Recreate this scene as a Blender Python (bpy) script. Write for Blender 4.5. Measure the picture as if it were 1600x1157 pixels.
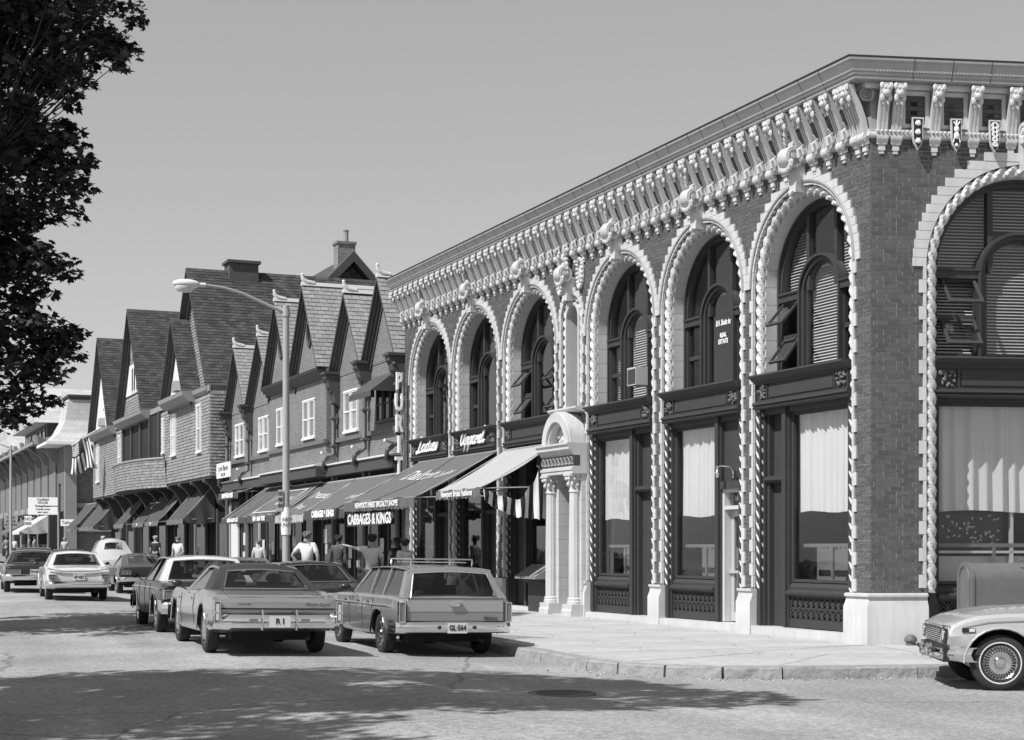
import bpy, bmesh, math, random
from mathutils import Vector, Matrix, Euler
R = math.radians
PI = math.pi
rnd = random.Random(7)
sc = bpy.context.scene
for o in list(bpy.data.objects): bpy.data.objects.remove(o)
COL = sc.collection

# ------------------------------------------------------------------ camera, sky, sun, exposure
F = 2523.0; HZ = 858.0; CX = 800.0; H = 1.67          # focal length, horizon row, centre column (pixels of the 1600 wide photo), eye height
cam = bpy.data.cameras.new('camera'); camo = bpy.data.objects.new('camera', cam); COL.objects.link(camo)
cam.sensor_width = 36; cam.lens = 36 * F / 1600; cam.shift_y = (HZ - 578.5) / 1600
camo.location = (0, 0, H); camo.rotation_euler = (R(90), 0, 0)
cam.clip_start = 0.5; cam.clip_end = 6000
sc.camera = camo
SUN_EL = 51.0; SUN_A = 41.0                            # elevation; azimuth below the -X axis
us = Vector((-math.cos(R(SUN_A)), -math.sin(R(SUN_A))))
w = bpy.data.worlds.new('World'); sc.world = w; w.use_nodes = True
nt = w.node_tree; nt.nodes.clear()
sky = nt.nodes.new('ShaderNodeTexSky'); sky.sky_type = 'NISHITA'; sky.sun_disc = False
sky.sun_elevation = R(SUN_EL); sky.sun_rotation = math.atan2(us.x, us.y)
sky.air_density = 1.0; sky.dust_density = 0.6; sky.ozone_density = 1.0
bw = nt.nodes.new('ShaderNodeRGBToBW'); bg = nt.nodes.new('ShaderNodeBackground'); bg.inputs[1].default_value = 0.12
wo = nt.nodes.new('ShaderNodeOutputWorld')
pwn = nt.nodes.new('ShaderNodeMath'); pwn.operation = 'POWER'; pwn.inputs[1].default_value = .55        # the film's response to blue sky is flatter than the eye's
gn = nt.nodes.new('ShaderNodeMath'); gn.operation = 'MULTIPLY'; gn.inputs[1].default_value = 1.72
nt.links.new(sky.outputs[0], bw.inputs[0]); nt.links.new(bw.outputs[0], pwn.inputs[0]); nt.links.new(pwn.outputs[0], gn.inputs[0]); nt.links.new(gn.outputs[0], bg.inputs[0]); nt.links.new(bg.outputs[0], wo.inputs[0])
sl = bpy.data.lights.new('sun', 'SUN'); sl.energy = 5.0; sl.angle = R(0.5); sl.color = (1, 1, 1)
so = bpy.data.objects.new('sun', sl); COL.objects.link(so)
sd = Vector((us.x * math.cos(R(SUN_EL)), us.y * math.cos(R(SUN_EL)), math.sin(R(SUN_EL))))
so.rotation_euler = (-sd).to_track_quat('-Z', 'Y').to_euler(); so.location = (-20, -20, 40)
vs = sc.view_settings; vs.view_transform = 'Standard'; vs.look = 'None'; vs.gamma = 1; vs.use_curve_mapping = False; vs.exposure = 0.3

# ------------------------------------------------------------------ frames: the corner of the brick building and its two streets
C0 = Vector((5.69, 25.6, 0))
dL = Vector((-0.3889, 0.9213, 0)); nL = Vector((-0.9213, -0.3889, 0))
LROT = math.atan2(-0.9213, 0.3889)                     # local x = -s (towards the camera end), local y = into the building
RROT = R(7.7)
dR = Vector((math.cos(RROT), math.sin(RROT), 0)); nR = Vector((math.sin(RROT), -math.cos(RROT), 0))
def SD(s, d, z=0.0): return C0 + dL * s + nL * d + Vector((0, 0, z))      # s along the street from the corner, d out of the facade
def road_z(d):
    pts = [(-200, -.01), (5.6, -.01), (9.6, .12), (14.2, 0.0), (300, 0.0)]
    for (a, za), (b, zb) in zip(pts, pts[1:]):
        if d <= b:
            k = (d - a) / (b - a)
            return za + (zb - za) * k
    return 0
PAV = 0.135
def gz(s): return .0062 * max(0.0, s - 3.0)               # the street climbs gently away from the corner
def s_of(p): return (Vector((p[0], p[1], 0)) - C0).dot(dL)

# ------------------------------------------------------------------ materials (all grey: the photograph is black and white)
MATS = {}
def mat(name, v, rough=.7, var=0.0, scale=8.0, bump=0.0, bscale=40.0, metal=0.0, coat=0.0, island=0.0, spec=.5, streak=0.0, obj_rand=0.0):
    if name in MATS: return MATS[name]
    m = bpy.data.materials.new(name); m.use_nodes = True; n = m.node_tree; b = n.nodes['Principled BSDF']
    b.inputs['Roughness'].default_value = rough; b.inputs['Metallic'].default_value = metal
    b.inputs['Specular IOR Level'].default_value = spec
    if coat: b.inputs['Coat Weight'].default_value = coat; b.inputs['Coat Roughness'].default_value = .04
    def math_(op, a, c):
        x = n.nodes.new('ShaderNodeMath'); x.operation = op
        for i, q in enumerate((a, c)):
            if isinstance(q, (int, float)): x.inputs[i].default_value = q
            else: n.links.new(q, x.inputs[i])
        return x.outputs[0]
    val = v
    tc = n.nodes.new('ShaderNodeTexCoord')
    if var:
        nz = n.nodes.new('ShaderNodeTexNoise'); nz.inputs['Scale'].default_value = scale; nz.inputs['Detail'].default_value = 6
        n.links.new(tc.outputs['Object'], nz.inputs['Vector'])
        val = math_('MULTIPLY', val, math_('ADD', math_('MULTIPLY', math_('SUBTRACT', nz.outputs[0], .5), var * 2.4), 1.0))
    if streak:
        mp = n.nodes.new('ShaderNodeMapping'); mp.inputs['Scale'].default_value = (7, 7, .5)
        n.links.new(tc.outputs['Object'], mp.inputs[0])
        nz = n.nodes.new('ShaderNodeTexNoise'); nz.inputs['Scale'].default_value = 1.5; nz.inputs['Detail'].default_value = 5
        n.links.new(mp.outputs[0], nz.inputs['Vector'])
        val = math_('MULTIPLY', val, math_('ADD', math_('MULTIPLY', math_('SUBTRACT', nz.outputs[0], .5), streak * 2.4), 1.0))
    if island:
        g = n.nodes.new('ShaderNodeNewGeometry'); oi = n.nodes.new('ShaderNodeObjectInfo')
        fr = math_('FRACT', math_('ADD', g.outputs['Random Per Island'], oi.outputs['Random']), 0)
        val = math_('MULTIPLY', val, math_('ADD', math_('MULTIPLY', math_('SUBTRACT', fr, .5), island * 2), 1.0))
    if isinstance(val, (int, float)):
        b.inputs['Base Color'].default_value = (v, v, v, 1)
    else:
        n.links.new(val, b.inputs['Base Color'])
    if bump:
        nb = n.nodes.new('ShaderNodeTexNoise'); nb.inputs['Scale'].default_value = bscale; nb.inputs['Detail'].default_value = 4
        n.links.new(tc.outputs['Object'], nb.inputs['Vector'])
        bp = n.nodes.new('ShaderNodeBump'); bp.inputs['Strength'].default_value = bump; bp.inputs['Distance'].default_value = .02
        n.links.new(nb.outputs[0], bp.inputs['Height']); n.links.new(bp.outputs[0], b.inputs['Normal'])
    MATS[name] = m
    return m
def glass_mat(name, tint=.85, refl=.12, rough=.0, wav=0.0):
    if name in MATS: return MATS[name]
    m = bpy.data.materials.new(name); m.use_nodes = True; n = m.node_tree; n.nodes.clear()
    t = n.nodes.new('ShaderNodeBsdfTransparent'); t.inputs[0].default_value = (tint, tint, tint, 1)
    g = n.nodes.new('ShaderNodeBsdfGlossy'); g.inputs['Roughness'].default_value = rough
    fr = n.nodes.new('ShaderNodeLayerWeight'); fr.inputs[0].default_value = .5
    pw = n.nodes.new('ShaderNodeMath'); pw.operation = 'POWER'; pw.inputs[1].default_value = 4.0; n.links.new(fr.outputs['Facing'], pw.inputs[0])
    ad = n.nodes.new('ShaderNodeMath'); ad.operation = 'ADD'; ad.use_clamp = True; ad.inputs[1].default_value = refl
    mx = n.nodes.new('ShaderNodeMixShader'); ou = n.nodes.new('ShaderNodeOutputMaterial')
    if wav:
        nb = n.nodes.new('ShaderNodeTexNoise'); nb.inputs['Scale'].default_value = 2.2
        tc = n.nodes.new('ShaderNodeTexCoord'); n.links.new(tc.outputs['Object'], nb.inputs['Vector'])
        bp = n.nodes.new('ShaderNodeBump'); bp.inputs['Strength'].default_value = wav; bp.inputs['Distance'].default_value = .02
        n.links.new(nb.outputs[0], bp.inputs['Height']); n.links.new(bp.outputs[0], g.inputs['Normal'])
    n.links.new(pw.outputs[0], ad.inputs[0]); n.links.new(ad.outputs[0], mx.inputs[0])
    n.links.new(t.outputs[0], mx.inputs[1]); n.links.new(g.outputs[0], mx.inputs[2]); n.links.new(mx.outputs[0], ou.inputs[0])
    MATS[name] = m
    return m

# ------------------------------------------------------------------ mesh helpers
class MB:
    def __init__(s): s.v = []; s.f = []; s.mi = []; s.cur = 0
    def add(s, verts, faces):
        o = len(s.v); s.v += [tuple(p) for p in verts]
        for f in faces: s.f.append([i + o for i in f]); s.mi.append(s.cur)
        return s
    def box(s, x0, x1, y0, y1, z0, z1):
        return s.add([(x0, y0, z0), (x1, y0, z0), (x1, y1, z0), (x0, y1, z0), (x0, y0, z1), (x1, y0, z1), (x1, y1, z1), (x0, y1, z1)],
                     [(0, 3, 2, 1), (4, 5, 6, 7), (0, 1, 5, 4), (1, 2, 6, 5), (2, 3, 7, 6), (3, 0, 4, 7)])
    def prism(s, pts, ax, a0, a1, caps=True):
        n = len(pts)
        def P(p, a):
            return (a, p[0], p[1]) if ax == 'x' else (p[0], a, p[1]) if ax == 'y' else (p[0], p[1], a)
        vs_ = [P(p, a0) for p in pts] + [P(p, a1) for p in pts]
        fs = [(i, (i + 1) % n, n + (i + 1) % n, n + i) for i in range(n)]
        if caps: fs += [tuple(range(n))[::-1], tuple(range(n, 2 * n))]
        return s.add(vs_, fs)
    def tube(s, path, r, n=8, caps=True, closed=False):
        path = [Vector(p) for p in path]; m = len(path)
        rs = r if isinstance(r, (list, tuple)) else [r] * m
        o = []; prev = None
        for i, p in enumerate(path):
            a = path[i - 1] if i else (path[-1] if closed else p); b = path[i + 1] if i < m - 1 else (path[0] if closed else p)
            t = (b - a).normalized() if (b - a).length > 1e-9 else Vector((0, 0, 1))
            if prev is None:
                u = t.orthogonal().normalized()
            else:
                u = (prev - t * prev.dot(t))
                u = u.normalized() if u.length > 1e-6 else t.orthogonal().normalized()
            prev = u; v2 = t.cross(u)
            for k in range(n):
                an = 2 * PI * k / n
                o.append(p + (u * math.cos(an) + v2 * math.sin(an)) * rs[i])
        fs = []
        for i in range(m if closed else m - 1):
            j = (i + 1) % m
            for k in range(n):
                fs.append((i * n + k, i * n + (k + 1) % n, j * n + (k + 1) % n, j * n + k))
        if caps and not closed: fs += [tuple(range(n))[::-1], tuple((m - 1) * n + k for k in range(n))]
        return s.add(o, fs)
    def lathe(s, prof, n=16, c=(0, 0, 0), ax='z', a0=0, a1=2 * PI):
        full = abs(a1 - a0 - 2 * PI) < 1e-6; m = n if full else n + 1
        o = []
        for r, h in prof:
            for k in range(m):
                a = a0 + (a1 - a0) * k / n; x, y = r * math.cos(a), r * math.sin(a)
                p = (x, y, h) if ax == 'z' else (h, x, y) if ax == 'x' else (x, h, y)
                o.append((p[0] + c[0], p[1] + c[1], p[2] + c[2]))
        fs = []
        for i in range(len(prof) - 1):
            for k in range(n):
                k2 = (k + 1) % m
                fs.append((i * m + k, i * m + k2, (i + 1) * m + k2, (i + 1) * m + k))
        return s.add(o, fs)
    def ball(s, c, rx, ry=None, rz=None, n=8, m=5):
        ry = rx if ry is None else ry; rz = rx if rz is None else rz
        o = [(c[0], c[1], c[2] - rz)]
        for i in range(1, m):
            t = -PI / 2 + PI * i / m
            for k in range(n):
                a = 2 * PI * k / n
                o.append((c[0] + rx * math.cos(t) * math.cos(a), c[1] + ry * math.cos(t) * math.sin(a), c[2] + rz * math.sin(t)))
        o.append((c[0], c[1], c[2] + rz))
        fs = [(0, 1 + (k + 1) % n, 1 + k) for k in range(n)]
        for i in range(m - 2):
            for k in range(n):
                fs.append((1 + i * n + k, 1 + i * n + (k + 1) % n, 1 + (i + 1) * n + (k + 1) % n, 1 + (i + 1) * n + k))
        L = len(o) - 1
        fs += [(L, 1 + (m - 2) * n + k, 1 + (m - 2) * n + (k + 1) % n) for k in range(n)]
        return s.add(o, fs)
    def ring(s, xc, zc, r0, r1, y0, y1, a0=0, a1=PI, n=24):
        pts = [(xc + r1 * math.cos(a0 + (a1 - a0) * k / n), zc + r1 * math.sin(a0 + (a1 - a0) * k / n)) for k in range(n + 1)]
        inn = [(xc + r0 * math.cos(a0 + (a1 - a0) * k / n), zc + r0 * math.sin(a0 + (a1 - a0) * k / n)) for k in range(n + 1)]
        o = [(p[0], y0, p[1]) for p in pts] + [(p[0], y0, p[1]) for p in inn] + [(p[0], y1, p[1]) for p in pts] + [(p[0], y1, p[1]) for p in inn]
        N = n + 1; fs = []
        for k in range(n):
            fs += [(k, k + 1, N + k + 1, N + k), (2 * N + k + 1, 2 * N + k, 3 * N + k, 3 * N + k + 1),
                   (k + 1, k, 2 * N + k, 2 * N + k + 1), (N + k, N + k + 1, 3 * N + k + 1, 3 * N + k)]
        fs += [(0, N, 3 * N, 2 * N), (n, 2 * N + n, 3 * N + n, N + n)]
        return s.add(o, fs)
    def archframe(s, xc, ho, hi, zb, sp, y0, y1, n=20):
        s.ring(xc, sp, hi, ho, y0, y1, 0, PI, n)
        s.box(xc - ho, xc - hi, y0, y1, zb, sp); s.box(xc + hi, xc + ho, y0, y1, zb, sp)
        return s
    def band(s, pts, wd, y0, y1, closed=False):       # polyline in the xz plane thickened to a ribbon
        n = len(pts); L = []; Rr = []
        for i in range(n):
            a = pts[i - 1] if (i or closed) else pts[i]; b = pts[(i + 1) % n] if (i < n - 1 or closed) else pts[i]
            dx, dz = b[0] - a[0], b[1] - a[1]; l = math.hypot(dx, dz) or 1
            ww = wd[i] if isinstance(wd, (list, tuple)) else wd
            nx, nz = -dz / l * ww / 2, dx / l * ww / 2
            L.append((pts[i][0] + nx, pts[i][1] + nz)); Rr.append((pts[i][0] - nx, pts[i][1] - nz))
        o = [(p[0], y0, p[1]) for p in L] + [(p[0], y0, p[1]) for p in Rr] + [(p[0], y1, p[1]) for p in L] + [(p[0], y1, p[1]) for p in Rr]
        fs = []
        for i in range(n if closed else n - 1):
            j = (i + 1) % n
            fs += [(i, j, n + j, n + i), (2 * n + j, 2 * n + i, 3 * n + i, 3 * n + j), (j, i, 2 * n + i, 2 * n + j), (n + i, n + j, 3 * n + j, 3 * n + i)]
        if not closed: fs += [(0, n, 3 * n, 2 * n), (n - 1, 3 * n - 1, 4 * n - 1, 2 * n - 1)]
        return s.add(o, fs)
    def grid(s, fn, nu, nv):
        o = [fn(i / nu, j / nv) for i in range(nu + 1) for j in range(nv + 1)]
        fs = [(i * (nv + 1) + j, (i + 1) * (nv + 1) + j, (i + 1) * (nv + 1) + j + 1, i * (nv + 1) + j + 1) for i in range(nu) for j in range(nv)]
        return s.add(o, fs)
    def merge(s, other, M=None):
        o = len(s.v)
        s.v += [tuple(M @ Vector(p)) for p in other.v] if M is not None else list(other.v)
        for f, mi in zip(other.f, other.mi): s.f.append([i + o for i in f]); s.mi.append(mi)
        return s
    def mesh(s, name, mats, smooth=None, fix=True):
        me = bpy.data.meshes.new(name); me.from_pydata(s.v, [], s.f)
        if not isinstance(mats, (list, tuple)): mats = [mats]
        for m in mats: me.materials.append(m)
        if len(mats) > 1: me.polygons.foreach_set('material_index', s.mi)
        if fix:
            b = bmesh.new(); b.from_mesh(me); bmesh.ops.recalc_face_normals(b, faces=b.faces); b.to_mesh(me); b.free()
        if smooth is not None:
            me.polygons.foreach_set('use_smooth', [True] * len(me.polygons)); me.set_sharp_from_angle(angle=R(smooth))
        me.update()
        return me
    def obj(s, name, mats, parent=None, frame=None, loc=(0, 0, 0), rot=0.0, smooth=None, fix=True):
        return put(name, s.mesh(name, mats, smooth, fix), parent, frame, loc, rot)
def put(name, me, parent=None, frame=None, loc=(0, 0, 0), rot=0.0):
    o = bpy.data.objects.new(name, me); COL.objects.link(o)
    fr = {'L': LROT, 'R': RROT, None: 0.0}[frame]
    p = Matrix.Rotation(fr, 3, 'Z') @ Vector(loc)
    if frame and parent is None: p += C0
    o.location = p
    o.rotation_euler = rot if isinstance(rot, (tuple, list, Euler)) else (0, 0, fr + rot)
    if parent is not None: o.parent = parent
    return o
def empty(name, loc=(0, 0, 0), rz=0.0, parent=None):
    o = bpy.data.objects.new(name, None); COL.objects.link(o); o.location = loc
    o.rotation_euler = (0, 0, rz) if not isinstance(rz, (tuple, list)) else rz; o.empty_display_size = .3
    if parent is not None: o.parent = parent
    return o
def tag(o, label=None, cat=None, group=None, kind=None):
    if label: o['label'] = label
    if cat: o['category'] = cat
    if group: o['group'] = group
    if kind: o['kind'] = kind
    return o
def copy_tree(o, parent=None):
    c = o.copy(); COL.objects.link(c); c.parent = parent
    for ch in list(o.children): copy_tree(ch, c)
    return c
TMP = bpy.data.scenes.new('workbench')                 # empty scene for evaluating text, skins and cuts quickly; removed at the end
def evaluated(o):
    vl = TMP.view_layers[0]; vl.update(); return o.evaluated_get(vl.depsgraph)
def text_mb(txt, size, depth=.01, shear=0.0, off=0.0, sx=1.0, align='CENTER', space=1.0):
    """lettering in the xz plane, facing -y, as an MB"""
    cu = bpy.data.curves.new('t', 'FONT'); cu.body = txt; cu.size = size; cu.shear = shear; cu.offset = off
    cu.align_x = align; cu.align_y = 'CENTER'; cu.extrude = depth / 2; cu.resolution_u = 2; cu.space_character = space
    to = bpy.data.objects.new('t', cu); TMP.collection.objects.link(to)
    ev = evaluated(to); me = ev.to_mesh()
    mb = MB(); mb.add([(p.co.x * sx, -p.co.z, p.co.y) for p in me.vertices], [tuple(q.vertices) for q in me.polygons])
    ev.to_mesh_clear(); bpy.data.objects.remove(to); bpy.data.curves.remove(cu)
    return mb
SCRIPT = {  # single-stroke script letters, unit x height 1
 'L': ([(.55, 1.75), (.75, 2.1), (.95, 1.95), (.85, 1.5), (.6, .7), (.35, .05), (.05, -.15), (-.1, .05), (.15, .15), (.6, -.05), (1.1, .05)], 1.2),
 'a': ([(.75, .85), (.45, 1.0), (.1, .6), (.1, .15), (.35, 0), (.65, .35), (.78, .95), (.7, .3), (.8, 0), (1.0, .15)], 1.0),
 'd': ([(.7, .85), (.4, 1.0), (.1, .6), (.1, .15), (.35, 0), (.65, .35), (1.0, 2.0), (.72, .4), (.8, 0), (1.0, .15)], 1.0),
 'i': ([(.15, .4), (.35, 1.0), (.22, .3), (.35, 0), (.55, .15)], .55),
 'e': ([(.1, .4), (.5, .65), (.55, .95), (.3, .95), (.1, .45), (.2, .05), (.5, 0), (.75, .25)], .72),
 's': ([(.0, .15), (.35, .7), (.4, 1.0), (.5, .6), (.5, .2), (.25, -.02), (.05, .15)], .65),
 'A': ([(1.15, 1.7), (.8, 2.0), (.3, 1.5), (.05, .6), (.2, .05), (.6, .2), (1.0, 1.1), (1.2, 1.95), (.98, .8), (1.0, .1), (1.3, .1)], 1.25),
 'p': ([(.1, .5), (.35, 1.0), (.15, 0), (-.1, -.9), (.15, 0), (.45, .85), (.75, .9), (.8, .5), (.55, .05), (.3, .1), (.6, .02), (.95, .2)], .95),
 'r': ([(.1, .4), (.25, .95), (.4, .8), (.7, .95), (.6, .4), (.65, 0), (.85, .15)], .78),
 'l': ([(.1, .4), (.5, 1.5), (.55, 2.0), (.35, 1.9), (.2, .8), (.25, .1), (.5, 0), (.7, .3)], .6),
 ' ': (None, .7),
}
def script_mb(txt, h, wd, depth=.02, slant=.22):
    mb = MB(); x = 0
    for ch in txt:
        pts, adv = SCRIPT[ch]
        if pts:
            q = []
            for i in range(len(pts) - 1):                     # Catmull-Rom smoothing
                p0 = pts[max(i - 1, 0)]; p1 = pts[i]; p2 = pts[i + 1]; p3 = pts[min(i + 2, len(pts) - 1)]
                for k in range(3):
                    t = k / 3
                    q.append(tuple(.5 * ((2 * p1[j]) + (p2[j] - p0[j]) * t + (2 * p0[j] - 5 * p1[j] + 4 * p2[j] - p3[j]) * t * t + (3 * p1[j] - p0[j] - 3 * p2[j] + p3[j]) * t ** 3) for j in (0, 1)))
            q.append(pts[-1])
            q = [((x + a + slant * b) * h, b * h) for a, b in q]
            mb.band(q, wd, -depth / 2, depth / 2)
        x += adv
    cx = x * h / 2
    mb.v = [(a - cx, b, c) for a, b, c in mb.v]
    return mb

# ------------------------------------------------------------------ ground, road, pavement
asphalt = mat('asphalt', .255, .9, .16, .9, .5, 60)
def add_speckle(m, sc_, amt):
    n = m.node_tree; b = n.nodes['Principled BSDF']; l = b.inputs['Base Color'].links[0].from_socket
    tc = n.nodes.new('ShaderNodeTexCoord'); nz = n.nodes.new('ShaderNodeTexNoise'); nz.inputs['Scale'].default_value = sc_; nz.inputs['Detail'].default_value = 2
    n.links.new(tc.outputs['Object'], nz.inputs['Vector'])
    a = n.nodes.new('ShaderNodeMapRange'); a.inputs[1].default_value = .3; a.inputs[2].default_value = .7; a.inputs[3].default_value = 1 - amt; a.inputs[4].default_value = 1 + amt
    n.links.new(nz.outputs[0], a.inputs[0])
    x = n.nodes.new('ShaderNodeMath'); x.operation = 'MULTIPLY'; n.links.new(l, x.inputs[0]); n.links.new(a.outputs[0], x.inputs[1])
    n.links.new(x.outputs[0], b.inputs['Base Color'])
add_speckle(asphalt, 14, .25); add_speckle(asphalt, 45, .3); add_speckle(asphalt, .35, .16)
def add_cracks(m, sc_, width, dark):
    n = m.node_tree; b = n.nodes['Principled BSDF']; l = b.inputs['Base Color'].links[0].from_socket
    tc = n.nodes.new('ShaderNodeTexCoord'); nz = n.nodes.new('ShaderNodeTexNoise'); nz.inputs['Scale'].default_value = 1.2; nz.inputs['Detail'].default_value = 5
    n.links.new(tc.outputs['Object'], nz.inputs['Vector'])
    mx = n.nodes.new('ShaderNodeMixRGB'); mx.inputs[0].default_value = .25
    n.links.new(tc.outputs['Object'], mx.inputs[1]); n.links.new(nz.outputs['Color'], mx.inputs[2])
    vo = n.nodes.new('ShaderNodeTexVoronoi'); vo.feature = 'DISTANCE_TO_EDGE'; vo.inputs['Scale'].default_value = sc_
    n.links.new(mx.outputs[0], vo.inputs['Vector'])
    a = n.nodes.new('ShaderNodeMapRange'); a.inputs[1].default_value = width * .3; a.inputs[2].default_value = width; a.inputs[3].default_value = dark; a.inputs[4].default_value = 1
    n.links.new(vo.outputs[0], a.inputs[0])
    x = n.nodes.new('ShaderNodeMath'); x.operation = 'MULTIPLY'; n.links.new(l, x.inputs[0]); n.links.new(a.outputs[0], x.inputs[1])
    n.links.new(x.outputs[0], b.inputs['Base Color'])
def add_stretch(m, ang, sx, sy, amt):
    n = m.node_tree; bs = n.nodes['Principled BSDF']; l = bs.inputs['Base Color'].links[0].from_socket
    tc = n.nodes.new('ShaderNodeTexCoord'); r1 = n.nodes.new('ShaderNodeMapping'); r1.inputs['Rotation'].default_value = (0, 0, -ang); r2 = n.nodes.new('ShaderNodeMapping'); r2.inputs['Scale'].default_value = (sx, sy, 1)
    nz = n.nodes.new('ShaderNodeTexNoise'); nz.inputs['Scale'].default_value = 1; nz.inputs['Detail'].default_value = 5
    n.links.new(tc.outputs['Object'], r1.inputs[0]); n.links.new(r1.outputs[0], r2.inputs[0]); n.links.new(r2.outputs[0], nz.inputs['Vector'])
    a = n.nodes.new('ShaderNodeMapRange'); a.inputs[1].default_value = .3; a.inputs[2].default_value = .7; a.inputs[3].default_value = 1 - amt; a.inputs[4].default_value = 1 + amt; n.links.new(nz.outputs[0], a.inputs[0])
    x = n.nodes.new('ShaderNodeMath'); x.operation = 'MULTIPLY'; n.links.new(l, x.inputs[0]); n.links.new(a.outputs[0], x.inputs[1]); n.links.new(x.outputs[0], bs.inputs['Base Color'])
add_stretch(asphalt, R(19.3), .9, .05, .16)
add_cracks(asphalt, .13, .0035, .62)
concrete = mat('pavement_concrete', .37, .85, .26, .55, .15, 50); add_speckle(concrete, 30, .08); add_speckle(concrete, 4, .08); add_cracks(concrete, .35, .0035, .6)
granite = mat('kerb_granite', .25, .9, .35, 7, 1.0, 14)
soil = mat('dry_ground', .22, .95, .2, .3)
mb = MB(); mb.add([(-3000, -3000, -.35), (3000, -3000, -.35), (3000, 3000, -.35), (-3000, 3000, -.35)], [(0, 1, 2, 3)])
tag(mb.obj('ground', soil), kind='structure')
ds = [-120, -60, -20, 0, 5.6, 6.5, 7.4, 8.2, 9, 9.5, 10, 10.5, 11, 12, 13, 14.2, 20, 60]
ss = [-120, -60, -30, -15, 0, 3, 6, 12, 20, 30, 45, 60, 120, 250, 420]
mb = MB()
def road_zs(d):                                   # the crown, rounded
    return sum(road_z(d + k * .35) for k in (-2, -1, 0, 1, 2)) / 5
mb.add([SD(s_, d_, road_zs(d_) + gz(s_)) for s_ in ss for d_ in ds], [(i * len(ds) + j, (i + 1) * len(ds) + j, (i + 1) * len(ds) + j + 1, i * len(ds) + j + 1) for i in range(len(ss) - 1) for j in range(len(ds) - 1)])
tag(mb.obj('road', asphalt, smooth=60), kind='structure')
# kerb line: along the main street, round the corner, along the side street
KD, KR, KF = 5.6, 4.45, 2.2
dK = Vector((-.3305, .9438, 0)); a_ = SD(-2.5, KD); b_ = C0 + nR * KR
def kerb_d(s): return KD - .0645 * (min(s, 48) + 2.5)
den = dK.x * -dR.y + dR.x * dK.y                 # a_ + dL*u = b_ + dR*v
rx, ry = b_.x - a_.x, b_.y - a_.y
u_ = (rx * -dR.y + dR.x * ry) / den; KC = a_ + dK * u_
kang = math.acos(dK.dot(dR)); kt = KF / math.tan(kang / 2)
ks = KC + dK * kt; ke = KC + dR * kt; kcen = KC + (dK + dR).normalized() * (KF / math.sin(kang / 2))
arc = []
v0 = ks - kcen; v1 = ke - kcen; tot = v0.angle(v1)
sgn = 1 if v0.cross(v1).z > 0 else -1
for k in range(9): arc.append(kcen + Matrix.Rotation(sgn * tot * k / 8, 3, 'Z') @ v0)
kerb_path = [SD(260, kerb_d(60)), SD(48, kerb_d(48)), ks + dK * 20] + arc + [ke + dR * 30, ke + dR * 90]
inner = [SD(260, -3), C0 - nL * .1 + Vector((.3, .1, 0)), ke + dR * 90 - nR * (KR + 2)]
mb = MB(); poly = [Vector((p.x, p.y, PAV + gz(s_of(p)))) for p in kerb_path] + [Vector((p.x, p.y, PAV + gz(s_of(p)) - .01)) for p in inner[::-1]]
bm = bmesh.new(); vs2 = [bm.verts.new(p) for p in poly]; fc = bm.faces.new(vs2); bmesh.ops.triangulate(bm, faces=[fc])
for f in bm.faces:
    if f.normal.z < 0: f.normal_flip()
me = bpy.data.meshes.new('pavement'); bm.to_mesh(me); bm.free(); me.materials.append(mat('pavement_joint', .2, .95, .2, 4))
pavement = put('pavement', me); tag(pavement, kind='structure')
def slab(poly, par=pavement, z=PAV, h=.006, m=concrete):
    c = sum((Vector((p[0], p[1], 0)) for p in poly), Vector()) / len(poly)
    g = MB(); pts = []
    for p in poly:
        d = (Vector((p[0], p[1], 0)) - c); l = d.length; pts.append((d.x * (1 - .008 / l), d.y * (1 - .008 / l)))
    hh = h + rnd.uniform(-.002, .003)
    zc_ = gz(s_of(c)); zo = [gz(s_of(p)) - zc_ for p in poly]; n_ = len(pts)
    g.add([(p[0], p[1], -.02 + q) for p, q in zip(pts, zo)] + [(p[0], p[1], hh + q) for p, q in zip(pts, zo)], [(i, (i + 1) % n_, n_ + (i + 1) % n_, n_ + i) for i in range(n_)] + [tuple(range(n_))[::-1], tuple(range(n_, 2 * n_))])
    return g.obj('paving_slab', m, par, loc=(c.x, c.y, z + zc_ + .012))
dd = [.12, 1.95, 3.75, KD - .17]
for i in range(28):
    s0, s1 = i * 1.83, (i + 1) * 1.83
    for d0, d1 in zip(dd, dd[1:]):
        f0, f1 = (kerb_d(s0) - .17) / (KD - .17), (kerb_d(s1) - .17) / (KD - .17); slab([SD(s0, d0 * f0).xy, SD(s1, d0 * f1).xy, SD(s1, d1 * f1).xy, SD(s0, d1 * f0).xy])
def RT(t, q): return C0 + dR * t + nR * q
rr_ = [.12, 2.2, KR - .17]
for i in range(6):
    for q0, q1 in zip(rr_, rr_[1:]):
        slab([RT(i * 1.9, q0).xy, RT(i * 1.9 + 1.9, q0).xy, RT(i * 1.9 + 1.9, q1).xy, RT(i * 1.9, q1).xy])
o1 = C0 + (nL * .12 + nR * .12)                     # the corner wedge between the two fans of slabs
def kin(k): return arc[k] + (kcen - arc[k]).normalized() * .17
Ls, Rs = [SD(0, d) for d in dd], [RT(0, q) for q in rr_]
pin = lambda d: ks * 0 + SD(0, d)
kL = SD(0, kerb_d(0) - .17); kR = RT(0, KR - .17)
cpts = [kL] + [kin(k) for k in range(0, 9, 2)] + [kR]
cpts = [p for p in cpts]
mid = [o1 + (p - o1) * .47 for p in cpts]
for k in range(len(cpts) - 1):
    if (cpts[k + 1] - cpts[k]).length < .1: continue
    slab([mid[k].xy, mid[k + 1].xy, cpts[k + 1].xy, cpts[k].xy])
    slab([o1.xy, mid[k + 1].xy, mid[k].xy])
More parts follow.
